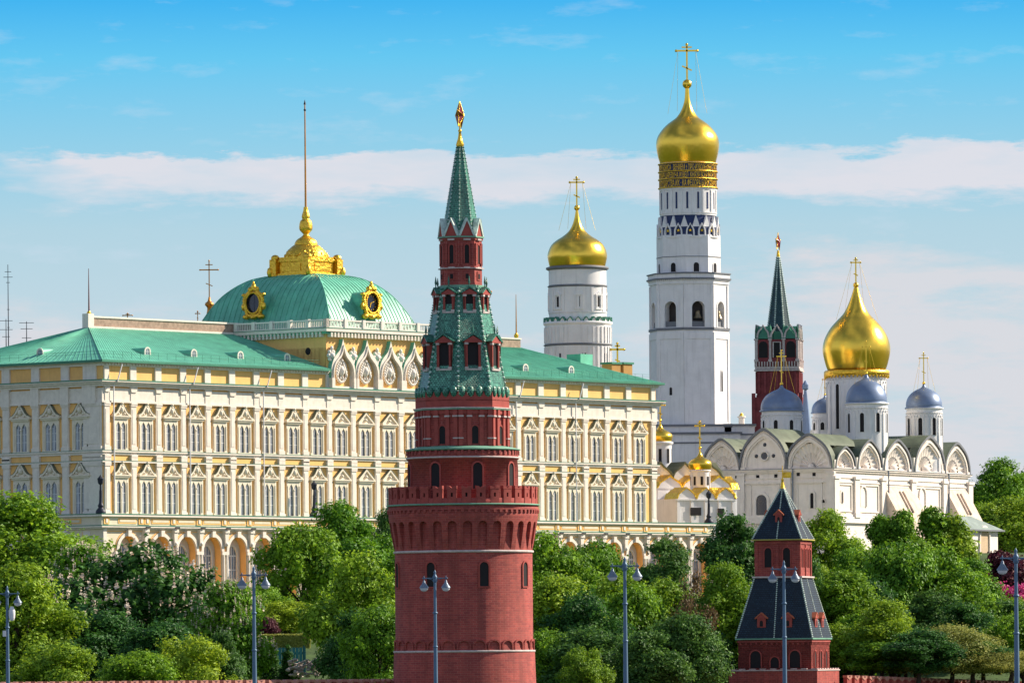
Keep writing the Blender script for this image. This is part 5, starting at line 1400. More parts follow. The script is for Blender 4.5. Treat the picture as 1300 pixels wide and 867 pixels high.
SPIRE = mat_pattern('blue_green_spire_tiles', (0.012, 0.05, 0.065), (0.03, 0.09, 0.10), sx=.5, sy=.4, mortar=(0.01, 0.03, 0.04), msize=.04, rough=.5, extra=.4)
def clock_tower():
    Z = 1400.0; s = F/Z; g0 = 24.0; c0 = W(989, 450, Z); B = R_(-8)
    root = empty('distant_brick_tower', (c0.x, Z, g0), B, 'distant red and white brick tower with dark green spire behind the blue domes', 'tower')
    def z(y): return W(988, y, Z).z-g0
    def sq(h): return [(-h, -h), (h, -h), (h, h), (-h, h)]
    h1 = 26/s; h2 = 30.5/s
    m = MB(); m.plan(sq(h2), 0, z(505)); m.plan(sq(h1), z(505), z(432)); 
    for k in range(4):
        m.T = rz(k*PI/2)
        for i in range(7): x = -h1+.5+i*(2*h1-1)/6; m.box(x-.25, x+.25, -h1-.3, -h1, z(500), z(473))
        for x in (-h2, h2-.5): m.box(x, x+.5, -h2-.3, -h2+.3, z(560), z(500), 0)
        m.T = None
    m.build('body', [mat('dark_weathered_brick', (.22, .045, .05), .85, var=.25, scale=.8)], root)
    w = MB(); w.plan(sq(h1+.5), z(472), z(470), 0); w.plan(sq(h1+.35), z(469.5), z(466.5), 0)
    for k in range(4):
        w.T = rz(k*PI/2)
        for i in range(16): x = -h1+i*(2*h1)/15; w.box(x-.12, x+.12, -h1-.45, -h1-.1, z(466.5), z(460))
        for x in (-h1, -h1*.33, h1*.33, h1): w.tube((x, -h1-.1, z(457)), (x, -h1-.1, z(432)), .28, n=8); w.box(x-.4, x+.4, -h1-.5, -h1+.3, z(433), z(431)); w.box(x-.4, x+.4, -h1-.5, -h1+.3, z(460), z(457))
        for i, x in enumerate((-h1*.67, 0, h1*.67)): w.arch_ring(x, h1*.26, z(429), .32, -h1-.2+0, 0, 0, k=8, kind='keel', rise=2.2) if False else None
        w.T = None
    for k in range(4):
        w.T = rz(k*PI/2, 0, 0) @ Matrix.Translation((0, -h1-.1, 0))
        for x in (-h1*.67, 0, h1*.67): w.arch_ring(x, h1*.24, z(430), .38, -.25, .2, 0, k=8, kind='keel', rise=2.5)
        w.T = None
    w.build('white_ornament', [LIME], root)
    for k in range(4):
        p = MB(); p.T = rz(k*PI/2) @ Matrix.Translation((0, -h1-.02, 0))
        for x in (-h1*.67, h1*.67, 0): p.arch_fill(x, h1*.22, z(455), z(440), -.04, 0, k=8)
        p.box(-h1*.2, h1*.2, -.3, -.1, z(436), z(435), 1); 
        for x in (-h1*.18, h1*.18): p.box(x-.12, x+.12, -.3, -.1, z(455), z(435), 1)
        p.T = None; p.build('arched_opening', [DARK, LIME], root)
    r = MB()
    for k in range(4):
        r.T = rz(k*PI/2)
        for x in (-h1*.67, h1*.67): r.plan([(x-h1*.36, -h1-.1), (x+h1*.36, -h1-.1), (x+h1*.36, -h1*.2), (x-h1*.36, -h1*.2)], z(431), z(415), 0, [(x-h1*.3, -h1*.5), (x+h1*.3, -h1*.5), (x+h1*.3, -h1*.3), (x-h1*.3, -h1*.3)])
        for x in (-h1, -h1*.33, h1*.33, h1): r.lathe([(.3, z(431)), (.2, z(424)), (.32, z(421)), (.04, z(413))], 8, x, -h1)
        r.T = None
    r.plan(octr(h1*.78, R_(30)), z(434), z(417), 0, octr(h1*.56, R_(30))); r.build('corner_roofs', [GREENTRIM], root)
    t = MB(); t.plan(octr(h1*.62, R_(30)), z(422), z(326), 0, octr(.36, R_(30)))
    o = t.build('spire', [SPIRE], root); t = MB()
    for k in range(8):
        p0 = Vector((*octr(h1*.62, R_(30))[k], z(422))); p1 = Vector((*octr(.32, R_(30))[k], z(326)))
        for i in range(34): t.ball(p0.lerp(p1, (i+.5)/34), .21, 5, 0)
    t.build('ridge_tiles', [STUD], o)
    g = MB(); g.lathe([(.4, z(327)), (.3, z(322)), (.2, z(318))], 8); g.build('gilt_cone', [GOLDR], root)
    st = MB(); st.T = Matrix.Translation((0, 0, z(307.5))) @ Matrix.Rotation(R_(80), 4, 'Z')
    P = [((2.0 if i % 2 == 0 else .85)*math.sin(2*PI*i/10), (2.0 if i % 2 == 0 else .85)*math.cos(2*PI*i/10)) for i in range(10)]
    for i in range(10):
        a, b_ = P[i], P[(i+1) % 10]
        for q in (-.55, .55): st.add([(a[0], 0, a[1]), (b_[0], 0, b_[1]), (0, q, 0)], [(0, 1, 2)], 0)
        st.tube((a[0], 0, a[1]), (b_[0], 0, b_[1]), .08, n=4, mat=1)
    st.T = None; st.build('star', [RUBY, GOLDR], root)
clock_tower()
# light blue pointed turret and little stone finials beside the distant tower
def turret(px, yt, yb, r, label, mt, Z=1300):
    p = W(px, yb, Z); h = W(px, yt, Z).z-p.z; o = empty('pointed_turret', p, 0, label, 'turret')
    m = MB(); m.lathe([(r, 0), (r*.75, h*.3), (r*.35, h*.7), (r*.2, h*.84), (r*.5, h*.86), (r*.5, h*.93), (r*.1, h)], 8, smooth=False); m.build('spirelet', [mt], o)
    m = MB(); m.lathe([(r*1.05, -3), (r*1.05, 0)], 8, smooth=False); m.build('shaft', [WCOOL], o)
turret(1023, 483, 560, 1.1, 'thin sky blue pointed turret right of the distant brick tower', BLUE, 1180)

# ------------------------------------------------------------------ five-domed cathedral
CB = 27.0
KF = Frame(0, 0, R_(62)); _p = W(1057, 594, 1110); KF.X0, KF.Y0 = _p.x, _p.y
def cathedral():
    root = empty('cathedral', (KF.X0, KF.Y0, CB), KF.A, 'big white cathedral with shell-shaped gables, one gold and four silver-blue domes', 'cathedral')
    def KZ(y): return KF.z_of(1057, y, 0, 0, CB)
    def kx(px, y=0): return KF.x_of(px, 600, y)
    def ky(px, x=0): return KF.y_of(px, 600, x)
    L_ = kx(1229); Wd = ky(893)
    zc = KZ(594.5)
    m = MB(); m.box(0, L_, 0, Wd, 0, zc, 0)
    m.build('wall', [WWARM], root)
    c = MB()
    def course(z0, z1, d, mt=0):
        c.box(-d, L_+d, -d, .01, z0, z1, mt); c.box(-d, .01, .01, Wd+d, z0, z1, mt); c.box(L_-.01, L_+d, .01, Wd, z0, z1, mt)
    course(KZ(596), KZ(594.3), .55); course(KZ(594.3), KZ(593.7), .65, 1); course(KZ(598.5), KZ(596), .3); course(KZ(606), KZ(604.5), .18); course(KZ(612), KZ(609.5), .28); course(KZ(655), KZ(652), .3); course(KZ(663), KZ(655), .5)
    c.build('cornice', [WWARM, GREYC], root)
    # zakomaras
    south = [(1059.5, 1083, 568.5), (1087.5, 1117, 560), (1121, 1154, 560), (1160, 1196.5, 556), (1198, 1228, 564)]
    west = [(1000, 1056, 553), (942, 999, 547), (894, 939, 559)]
    bays = []
    for a, b_, yt in south:
        x0, x1 = kx(a), kx(b_); xm = (x0+x1)/2; bays.append(('S', xm, (x1-x0)/2, KF.z_of((a+b_)/2, yt, xm, 0, CB)))
    for a, b_, yt in west:
        y0, y1 = ky(b_), ky(a); ym = (y0+y1)/2; bays.append(('W', ym, (y1-y0)/2, KF.z_of((a+b_)/2, yt, 0, ym, CB)))
    for i, (side, t, hw, zt) in enumerate(bays):
        g = MB(); T = rz(0, t, 0, zc) if side == 'S' else rz(-PI/2, 0, t, zc)
        h = zt-zc; big = (side == 'W' and i == 6)
        g.T = T; hw += .12
        O = []
        for k in range(25):
            th = PI-PI*k/24; u = math.cos(th); O.append((hw*u, h*(.91*math.sin(th)**.95 + .09*math.exp(-(u/.3)**2)*math.sin(th))))
        sc_ = .80; I = [(x*sc_, z*sc_*1.0) for x, z in O]
        dep = 1.2
        for a, b_ in zip(range(24), range(1, 25)):
            g.add([(O[a][0], -.1, O[a][1]), (O[b_][0], -.1, O[b_][1]), (I[b_][0], -.1, I[b_][1]), (I[a][0], -.1, I[a][1])], [(0, 3, 2, 1)], 0)
            rr = .86; M0 = (O[a][0]*rr, O[a][1]*rr); M1 = (O[b_][0]*rr, O[b_][1]*rr); Q0 = (O[a][0]*.93, O[a][1]*.93); Q1 = (O[b_][0]*.93, O[b_][1]*.93)
            g.add([(q[0], y, q[1]) for y in (-.3, -.1) for q in (M0, M1, Q1, Q0)], [(0, 3, 2, 1), (0, 1, 5, 4), (2, 3, 7, 6)][0:1]+[(0, 4, 5, 1), (2, 6, 7, 3)], 0)
            g.add([(I[a][0], -.1, I[a][1]), (I[b_][0], -.1, I[b_][1]), (I[b_][0], .9, I[b_][1]), (I[a][0], .9, I[a][1])], [(3, 2, 1, 0)], 0)
            g.add([(O[a][0], -.1, O[a][1]), (O[b_][0], -.1, O[b_][1]), (O[b_][0], dep, O[b_][1]), (O[a][0], dep, O[a][1])], [(0, 1, 2, 3)], 0)
        g.box(-hw-.1, -hw*.8, -.45, 0, 0, .5); g.box(hw*.8, hw+.1, -.45, 0, 0, .5); g.box(-hw-.1, hw+.1, -.2, .2, -.02, .28)
        g.box(-hw-.55, -hw+.35, -.35, .6, -.1, h*.42) if side == 'S' else g.box(-hw-.3, -hw+.2, -.25, .6, -.1, h*.2)
        if big:
            g.add([(x, .25, z) for x, z in I], [tuple(range(24, -1, -1))], 0)
            g.T = T @ Matrix.Translation((0, .2, h*.36)) @ Matrix.Rotation(PI/2, 4, 'X'); g.lathe([(.85, 0), (.85, .25), (.62, .25), (.62, .1)], 20, mat=0, cap=False)
            g.lathe([(.6, .05), (.6, .12)], 20, mat=1)
            for dx, dz in ((-1.45, .15), (1.45, .15), (0, 1.75)): g.lathe([(.28, .0), (.28, .12)], 12, dx, -dz if False else -0+0, mat=1) if False else None
            g.T = T
            for dx, dz in ((-1.6, .0), (1.6, .0), (0, 1.9)): g.ball((dx, .2, h*.36+dz), .33, 10, 1, ry=.1)
        else:
            # scallop shell: fan of flutes in a concave half-dome
            nf = 11; cz = .15
            for k in range(nf):
                a0_, a1_ = PI-PI*k/nf, PI-PI*(k+1)/nf; am = (a0_+a1_)/2
                def q(r, a, y): return (hw*.78*r*math.cos(a), y, cz+(h*.74)*r*math.sin(a))
                for ra, rb, ya, yb in ((.22, .62, .9, .55), (.62, 1.0, .55, .08)):
                    g.add([q(ra, a0_, ya), q(rb, a0_, yb), q(rb, am, yb+.30), q(ra, am, ya+.1)], [(0, 1, 2, 3)], 0)
                    g.add([q(ra, am, ya+.1), q(rb, am, yb+.30), q(rb, a1_, yb), q(ra, a1_, ya)], [(0, 1, 2, 3)], 0)
            g.add([(x, 1.3, z) for x, z in I], [tuple(range(24, -1, -1))], 0)
            g.box(-hw*.8, hw*.8, .0, .9, 0, cz, 0); g.ball((0, .6, cz+.2), hw*.16, 8, 0)
        g.build('shell_gable' if not big else 'round_gable', [WWARM, DARKGLASS], root)
        r = MB(); r.T = T
        O2 = [(x*1.07, z*1.07+.05) for x, z in O]
        dep = 13 if side == 'W' else (2.6 if i == 0 else 11)
        for a in range(24):
            b_ = a+1
            if O2[a][1] < .3 and O2[b_][1] < .3: continue
            dd = dep if max(abs(O2[a][0]), abs(O2[b_][0])) < hw*.82 else 1.2
            r.add([(O2[a][0], -.5, O2[a][1]), (O2[b_][0], -.5, O2[b_][1]), (O2[b_][0], dd, O2[b_][1]), (O2[a][0], dd, O2[a][1])], [(0, 1, 2, 3)], 0, True)
            r.add([(O2[a][0], -.5, O2[a][1]), (O2[b_][0], -.5, O2[b_][1]), (O[b_][0], -.5, O[b_][1]), (O[a][0], -.5, O[a][1])], [(0, 3, 2, 1)], 1)
            r.add([(O[a][0], -.5, O[a][1]), (O[b_][0], -.5, O[b_][1]), (O[b_][0], -.1, O[b_][1]), (O[a][0], -.1, O[a][1])], [(0, 3, 2, 1)], 1)
        r.build('gable_roof', [PATINA, GREYC], root)
    # main roof between
    r = MB(); zt = KZ(553); z1 = KZ(548)
    r.plan([(5, 4.0), (L_-5, 4.0), (L_-5, Wd-4), (5, Wd-4)], zc, zt-.8, 0, [(6, 5), (L_-6, 5), (L_-6, Wd-5), (6, Wd-5)])
    r.plan([(6, 5), (L_-6, 5), (L_-6, Wd-5), (6, Wd-5)], zt-.8, zt+.4, 0, [(14, 10), (L_-14, 10), (L_-14, Wd-10), (14, Wd-10)])
    r.build('roof', [PATINA], root)
    # pilasters, panels, windows
    P = MB()
    sx = [kx(v) for v in (1059, 1085, 1119, 1157, 1197, 1229)]; wy = [ky(v) for v in (1055, 1000, 941, 895)]
    for x in sx: P.box(x-.9, x+.9, -.55, 0, KZ(652), KZ(604)); P.box(x-1.1, x+1.1, -.75, 0, KZ(607.5), KZ(604)); P.box(x-1.1, x+1.1, -.7, 0, KZ(656), KZ(650))
    for a, b_ in zip(sx, sx[1:]):
        c_ = (a+b_)/2; w = (b_-a)/2-1.4
        P.box(c_-w, c_-w+.3, -.2, 0, KZ(648), KZ(613)); P.box(c_+w-.3, c_+w, -.2, 0, KZ(648), KZ(613)); P.box(c_-w, c_+w, -.2, 0, KZ(615), KZ(613)); P.box(c_-w, c_+w, -.2, 0, KZ(649), KZ(647))
    for y in wy: P.box(-.4, 0, y-.7, y+.7, 0, KZ(598.5)); P.box(-.6, 0, y-.85, y+.85, KZ(601), KZ(598.5))
    for a, b_ in zip(wy, wy[1:]):
        for t in (a+1.6, b_-1.9): P.box(-.15, 0, t, t+.3, KZ(672), KZ(613))
        P.box(-.15, 0, a+1.6, b_-1.6, KZ(613.5), KZ(612)); P.box(-.2, 0, a+.8, b_-.8, KZ(640), KZ(638.5)) if False else None
    P.build('pilasters', [WWARM], root)
    def kwin(side, t, yb, yt, hw, px, name='window', glass=DARK, fr=.35, d=.25):
        zb = KF.z_of(px, yb, t if side == 'S' else 0, 0 if side == 'S' else t, CB); zt_ = KF.z_of(px, yt, t if side == 'S' else 0, 0 if side == 'S' else t, CB); h = zt_-zb
        w = MB(); w.arch_ring(0, hw, h-hw, fr, -d, .02, k=10, zb=0); p = MB(); p.arch_fill(0, hw, 0, h-hw, -.04, k=10)
        o = w.build(name, [WWARM], root, (t, 0, zb) if side == 'S' else (0, t, zb), 0 if side == 'S' else -PI/2); p.build('opening', [glass], o); return o
    kwin('W', ky(967), 656, 628, 1.0, 967, glass=DARKGLASS, fr=.45)
    kwin('W', ky(1031), 645, 625.5, .32, 1031); kwin('W', ky(1045.5), 638, 634, .3, 1045, fr=.15); kwin('S', kx(1067.5), 638, 624, .4, 1067); kwin('W', ky(913), 646, 630, .4, 913)
    kwin('S', kx(1095), 643, 618, 1.15, 1095, glass=WWARM, fr=.3); kwin('S', kx(1170), 643, 620, 1.15, 1170, glass=WWARM, fr=.3)
    sm = MB(); 
    for px, py in ((917, 606), (935.5, 605), (962, 605), (985, 604), (1013.5, 602), (1033.5, 602)):
        y = ky(px); z_ = KF.z_of(px, py, 0, y, CB); sm.box(-.08, 0, y-.28, y+.28, z_-.28, z_+.28)
    sm.build('vents', [DARK], root)
    for x in (sx[2]+1.4, sx[4]+1.0): dp = MB(); dp.tube((x, -.7, 0), (x, -.7, zc), .12, n=6); dp.build('downpipe', [LAMPM], root)
    dp = MB(); y = wy[1]; dp.tube((-.6, y-1.2, 0), (-.6, y-1.2, zc), .12, n=6)
    dp.build('downpipe', [LAMPM], root)
    # buttresses
    for a, b_, nm in ((1120, 1160, 0), (1199, 1228, 1)):
        x0, x1 = kx(a)+.3, kx(b_)-.6; zt_ = KZ(613); zb_ = KZ(662); D = 3.6
        g = MB(); g.add([(x0, 0, zb_), (x1, 0, zb_), (x1, 0, zt_), (x0, 0, zt_), (x0, -D, zb_), (x1, -D, zb_)], [(0, 4, 3), (1, 2, 5), (3, 4, 5, 2), (0, 1, 5, 4)], 0)
        g.add([(x0, 0, 0), (x1, 0, 0), (x1, -D, 0), (x0, -D, 0), (x0, 0, zb_), (x1, 0, zb_), (x1, -D, zb_), (x0, -D, zb_)], [(0, 3, 7, 4), (3, 2, 6, 7), (1, 5, 6, 2)], 0)
        # slot recess: dark-sided niche let into the slope
        u = Vector((0, -D, zb_-zt_)); n_ = Vector((0, -(zt_-zb_), -D)).normalized()*-1; xm = x0+(x1-x0)*.50
        def sp(t, x, dd): v = Vector((x, 0, zt_)) + u*t; nn = Vector((0, -(zt_-zb_), D)).normalized() if False else Vector((0, -1*(zt_-zb_), D)); nn = Vector((0, -(zt_-zb_), D)).normalized(); return v + nn*dd
        hw = .55
        for x_a, x_b in ((xm-hw-.25, xm-hw), (xm+hw, xm+hw+.25)):
            g.add([sp(.15, x_a, 0), sp(.15, x_b, 0), sp(.72, x_b, 0), sp(.72, x_a, 0), sp(.15, x_a, .3), sp(.15, x_b, .3), sp(.72, x_b, .3), sp(.72, x_a, .3)], [(4, 5, 6, 7), (0, 4, 7, 3), (1, 2, 6, 5), (0, 1, 5, 4), (3, 7, 6, 2)], 0)
        g.build('buttress', [mat('weathered_white_render', (.66, .54, .44), .9, var=.18, scale=.9, dirt=.5, bump=.03)] if nm == 0 else [bpy.data.materials['weathered_white_render']], root)
        q = MB(); q.add([sp(.60, xm-hw, .02), sp(.60, xm+hw, .02), sp(.72, xm+hw, .02), sp(.72, xm-hw, .02)], [(0, 1, 2, 3)]); q.build('slot', [DARK], root)
    # porch / annexe to the right with a lean-to roof and an arch
    A = W(1222, 672, KF.Y0-5); 
    g = MB(); g.T = None
    y0 = -9.0; x0, x1 = kx(1160), kx(1266, y0)
    zt_ = KF.z_of(1265, 673, x1, y0, CB)
    g.box(x0, x1, y0, -.2, -4, zt_, 0)
    g.build('annexe_wall', [WWARM], root)
    g = MB(); zr = KF.z_of(1195, 657, (x0+x1)/2, -6, CB)
    g.add([(x0-.5, y0-.8, zt_), (x1+.9, y0-.8, zt_), (x1+.9, -.3, zt_), (x0-.5, -.3, zt_), (x0+1, -7, zt_+2.4), (x1-7, -7, zt_+2.4)], [(0, 1, 5, 4), (1, 2, 5), (2, 3, 4, 5), (3, 0, 4), (3, 2, 1, 0)], 0)
    g.box(x0-.6, x1+1, y0-.95, y0-.75, zt_-.25, zt_+.03, 1); g.build('annexe_roof', [mat('grey_green_sheet', (.22, .27, .24), .5, var=.2), GREYC], root)
    xa = KF.x_of(1249, 690, y0); w = MB(); w.arch_ring(0, 1.9, 2.6, .3, -.3, .02, k=12, zb=-2); p = MB(); p.arch_fill(0, 1.9, -2, 2.6, -.05, k=12)
    o = w.build('archway', [WWARM], root, (xa, y0, KF.z_of(1249, 702, xa, y0, CB))); p.build('opening', [mat('tan_render', (.5, .38, .25), .9)], o)
    # drums and domes
    def drum(px, Z, R_px, ybase, ytop, wins=8, flange=True, name='drum', off=.3, gold=False):
        p = W(px, (ybase+ytop)/2, Z); s = F/Z; R = R_px/s
        ca, sa = KF.c, KF.s; dx, dy = p.x-KF.X0, Z-KF.Y0; lx, ly = dx*ca+dy*sa, -dx*sa+dy*ca
        zz = lambda y: W(px, y, Z).z-CB
        d = MB(); d.lathe([(R, zc), (R, zz(ytop))], 48, lx, ly, 0)
        d.lathe([(R*1.0, zz(ytop+1.5)), (R*1.09, zz(ytop+.8)), (R*1.09, zz(ytop-.3)), (R*.95, zz(ytop-.6))], 48, lx, ly, 0 if not gold else 0, cap=False)
        n = 32
        for k in range(n):
            d.T = Matrix.Translation((lx, ly, 0)) @ Matrix.Rotation(2*PI*k/n, 4, 'Z') @ Matrix.Translation((0, -R, 0)); d.arch_ring(0, R*.065, zz(ytop+9)+.2, .12, -.14, .0, 0, k=4); d.box(-.08, .08, -.18, 0, zz(ytop+12), zz(ytop+9)); d.T = None
        d.lathe([(R*1.01, zz(ytop+6.2)), (R*1.045, zz(ytop+5.8)), (R*1.01, zz(ytop+5.2))], 48, lx, ly, 0, cap=False)
        for k in range(wins):
            d.T = Matrix.Translation((lx, ly, 0)) @ Matrix.Rotation(2*PI*k/wins+off+PI/wins, 4, 'Z') @ Matrix.Translation((0, -R, 0)); d.box(-.22, .22, -.16, .05, zc, zz(ytop+13)); d.T = None
        do = d.build(name, [WCOOL], root)
        w = MB(); w.arch_ring(0, .36, zz(ytop+15)-zz(ybase), .2, -.12, .08, k=6, zb=0); p_ = MB(); p_.arch_fill(0, .36, 0, zz(ytop+15)-zz(ybase), -.05)
        pr = None
        for k in range(wins):
            am = 2*PI*k/wins+off; loc = (lx+R*math.sin(am), ly-R*math.cos(am), zz(ybase))
            if pr is None: pr = w.build('window', [WCOOL], do, loc, am); p_.build('opening', [DARK], pr) if False else p_.build('opening', [DARK], do, loc, am)
            else: dup(pr, do, loc, am); 
        for k in range(1, wins):
            am = 2*PI*k/wins+off; o_ = p_.build('opening', [DARK], do, (lx+R*math.sin(am), ly-R*math.cos(am), zz(ybase)), am)
        return lx, ly, zz, s, do
    R0 = -KF.A
    # crosses must face the river: build domes in an un-rotated child frame
    def kdome(px, Z, Rpx, yb, ytop, ycross, cw, prof, mt, ballr, t=.16, band=False):
        p = W(px, yb, Z); s = F/Z; ca, sa = KF.c, KF.s; dx, dy = p.x-KF.X0, Z-KF.Y0; lx, ly = dx*ca+dy*sa, -dx*sa+dy*ca
        zz = lambda y: W(px, y, Z).z-CB
        o = dome(root, 0, 0, 0, Rpx/s, prof, mt, zz(ytop)-zz(yb), zz(ycross)-zz(yb), cw/s, ballr/s, t)
        o.location = (lx, ly, zz(yb)); o.rotation_euler = (0, 0, R0+R_(6))
        if band:
            b = MB(); R = Rpx/s*.93; b.lathe([(R, -1.0), (R*1.04, -.9), (R*1.04, -.2), (R, 0)], 48, cap=False)
            for k in range(48): b.T = Matrix.Rotation(2*PI*k/48, 4, 'Z') @ Matrix.Translation((0, -R, 0)); b.ball((0, -.05, -1.0), .2, 6, rz=.4); b.T = None
            b.build('gilt_fringe', [GOLDR], o)
        if mt is BLUE:
            b = MB(); R = Rpx/s; b.lathe([(R*1.06, -.28), (R*1.08, -.15), (R*1.0, .1)], 48, cap=False); b.build('eave', [BLUE], o)
    drum(1087.5, 1143, 37.5, 545, 476, wins=8, off=-.25); kdome(1087.5, 1143, 43, 470.5, 365, 328, 6, ONION2, GOLD, 3.6, .22, band=True)
    drum(992.5, 1137, 25.5, 548, 521.5, wins=8, off=.15); kdome(992.5, 1137, 26.5, 520.6, 489, 445, 5.5, HELM, BLUE, 2.2)
    drum(1100.5, 1131, 26, 549, 512.5, wins=8, off=.2); kdome(1100, 1131, 25.8, 511, 475.5, 433, 5.0, HELM, BLUE, 2.0)
    drum(1173.5, 1150, 22.5, 553, 518.5, wins=8, off=.2); kdome(1173, 1150, 22.8, 517, 488, 448, 5.5, HELM, BLUE, 2.0)
    drum(1048, 1152, 16, 546, 524, wins=8, off=.2); kdome(1047.5, 1152, 17, 523, 502, 478, 3, HELM, BLUE, 1.5)
cathedral()

# ------------------------------------------------------------------ small gold-domed churches beyond the palace end
def small_church(px, Z, label, right):
    s = F/Z; g0 = 22.0; p = W(px, 620, Z); root = empty('small_church', (p.x, Z, g0), R_(30), label, 'church')
    def z(y): return W(px, y, Z).z-g0
    def lx(q): return (q-px)/s
    RM = Matrix.Rotation(-R_(30), 4, 'Z')
    if right:
        R = 14.9/s; dr = 12/s; b = MB()
        # body: corner towards us; long left face, shorter right face
        hw, hd = 7.2, 6.0
        b.box(-hw, hw*.55, -hd*.7, hd, 0, z(634)); b.build('wall', [WCOOL], root)
        t = MB()
        for k in range(5): x = -hw+.35+k*(hw*1.55-.7)/4; t.box(x-.25, x+.25, -hd*.7-.2, -hd*.7, 0, z(634))
        for k in range(4): y = -hd*.7+.3+k*3.2; t.box(hw*.55, hw*.55+.2, y-.25, y+.25, 0, z(634))
        t.box(-hw-.1, hw*.55+.1, -hd*.7-.3, -hd*.7, z(636), z(634)); t.box(hw*.55, hw*.55+.3, -hd*.7, hd, z(636), z(634))
        t.build('pilasters', [WCOOL], root)
        k_ = MB()
        def gb(T, w, h, dep):
            k_.T = T; k_.prism([(-w, 0), (w, 0), (w*.8, h*.45), (w*.3, h*.8), (0, h), (-w*.3, h*.8), (-w*.8, h*.45)], -.15, dep, 0)
            for a, b_ in (((w, 0), (w*.8, h*.45)), ((w*.8, h*.45), (w*.3, h*.8)), ((w*.3, h*.8), (0, h))):
                for sg in (-1, 1):
                    A = (sg*a[0]*1.12, a[1]); B_ = (sg*b_[0]*1.12, b_[1]+.2); C = (sg*b_[0], b_[1]); D = (sg*a[0], a[1]-.05)
                    k_.prism([A, B_, C, D], -.35, dep+.1, 1)
            k_.T = None
        for k in range(3): gb(Matrix.Translation((-hw+1.9+k*3.7, -hd*.7, z(634))), 1.75, 1.7, 3.5)
        for k in range(3): gb(Matrix.Translation((hw*.55, -hd*.7+1.8+k*3.5, z(634))) @ Matrix.Rotation(PI/2, 4, 'Z'), 1.65, 1.7, 3.5)
        k_.build('gilded_gables', [WCOOL, GOLDR], root)
        q = MB(); q.box(-3.6, 2.2, -1, 5, z(634), z(626), 0); q.build('roof_base', [WCOOL], root)
        q = MB(); q.box(-4.6, -2.6, -hd*.7-.25, -hd*.7-.2+.05, z(655), z(645)); q.box(.6, 1.7, -hd*.7-.25, -hd*.7-.15, z(656), z(646)); q.box(hw*.55+.05, hw*.55+.22, -1.2, -.5, z(657), z(646)); q.box(hw*.55+.05, hw*.55+.22, 2.2, 2.9, z(657), z(646)); q.build('dark_window', [DARK], root)
        d = MB(); d.lathe([(dr, z(634)), (dr, z(596.5))], 32); d.lathe([(dr+.05, z(599)), (dr+.22, z(598)), (dr+.22, z(597)), (dr, z(596))], 32, cap=False)
        for k in range(8): d.T = wrap(dr, 2*PI*k/8); d.box(-.14, .14, -.12, 0, z(622), z(600)); d.T = None
        for k in range(8): d.T = wrap(dr, 2*PI*k/8+.4); d.box(-.2, .2, -.05, 0, z(616), z(605), 1); d.T = None
        d.build('drum', [WCOOL, DARK], root)
        o = dome(root, 0, 0, 0, R, ONION, GOLD, z(570)-z(596), z(535)-z(596), 5.6/s, 2.0/s, .22, chains=False); o.location = (0, 0, z(596)); o.rotation_euler = (0, 0, -R_(30))
    else:
        R = 15.6/s; dr = 14/s
        b = MB(); hw = 7.4; b.box(-hw, hw, -hw, hw, 0, z(612)); b.build('wall', [WCOOL], root)
        k_ = MB(); 
        for sd in range(4):
            for x in (-4.7, 0, 4.7):
                k_.T = Matrix.Rotation(sd*PI/2, 4, 'Z') @ Matrix.Translation((x, -hw, z(612)))
                h = z(590)-z(612); P = k_.arch_pts(0, 2.3, 0, 10, h, 'keel'); k_.prism([(-2.3, -.1)]+P+[(2.3, -.1)], -.1, 4, 0)
                k_.arch_ring(0, 2.3, 0, .3, -.4, 4.2, 1, k=10, rise=h, kind='keel'); k_.T = None
        k_.build('gables', [WCOOL, mat('gilt_black_roof', (.09, .10, .05), .5)], root)
        g = MB()
        for sd in (0, 1):
            for x in (-4.7, 0, 4.7):
                g.T = Matrix.Rotation(sd*PI/2, 4, 'Z') @ Matrix.Translation((x, -hw-3, z(622))); 
                g.box(-2.2, 2.2, 0, 3, -12, 0, 0); g.prism([(-2.3, 0), (2.3, 0), (1.8, .8), (.6, 1.5), (0, 1.9), (-.6, 1.5), (-1.8, .8)], -.1, 3, 0)
                for sg in (-1, 1): g.prism([(sg*2.5, 0), (sg*2.0, 1.0), (sg*.6, 1.75), (0, 2.2), (0, 1.85), (sg*.6, 1.5), (sg*1.8, .8), (sg*2.3, 0)], -.3, 3, 1)
                g.T = None
        g.build('gilded_gables', [WCOOL, GOLDR], root)
        d = MB(); d.lathe([(dr, z(612)), (dr, z(562))], 32); d.lathe([(dr+.05, z(565)), (dr+.3, z(563)), (dr+.3, z(561.5)), (dr, z(560.5))], 32, cap=False)
        for k in range(8): d.T = wrap(dr, 2*PI*k/8+.2); d.box(-.24, .24, -.06, 0, z(588), z(570), 1); d.T = None
        d.build('drum', [WCOOL, DARK], root)
        o = dome(root, 0, 0, 0, R, ONION, GOLD, z(535)-z(561), z(511)-z(561), 5.6/s, 1.8/s, .22, chains=False); o.location = (0, 0, z(561)); o.rotation_euler = (0, 0, -R_(30))
small_church(889, 1072, 'small white church with gilded gables and one gold onion dome, before the cathedral', True)
small_church(839, 1086, 'white church with dark keel gables and a gold dome, half hidden by the palace end', False)
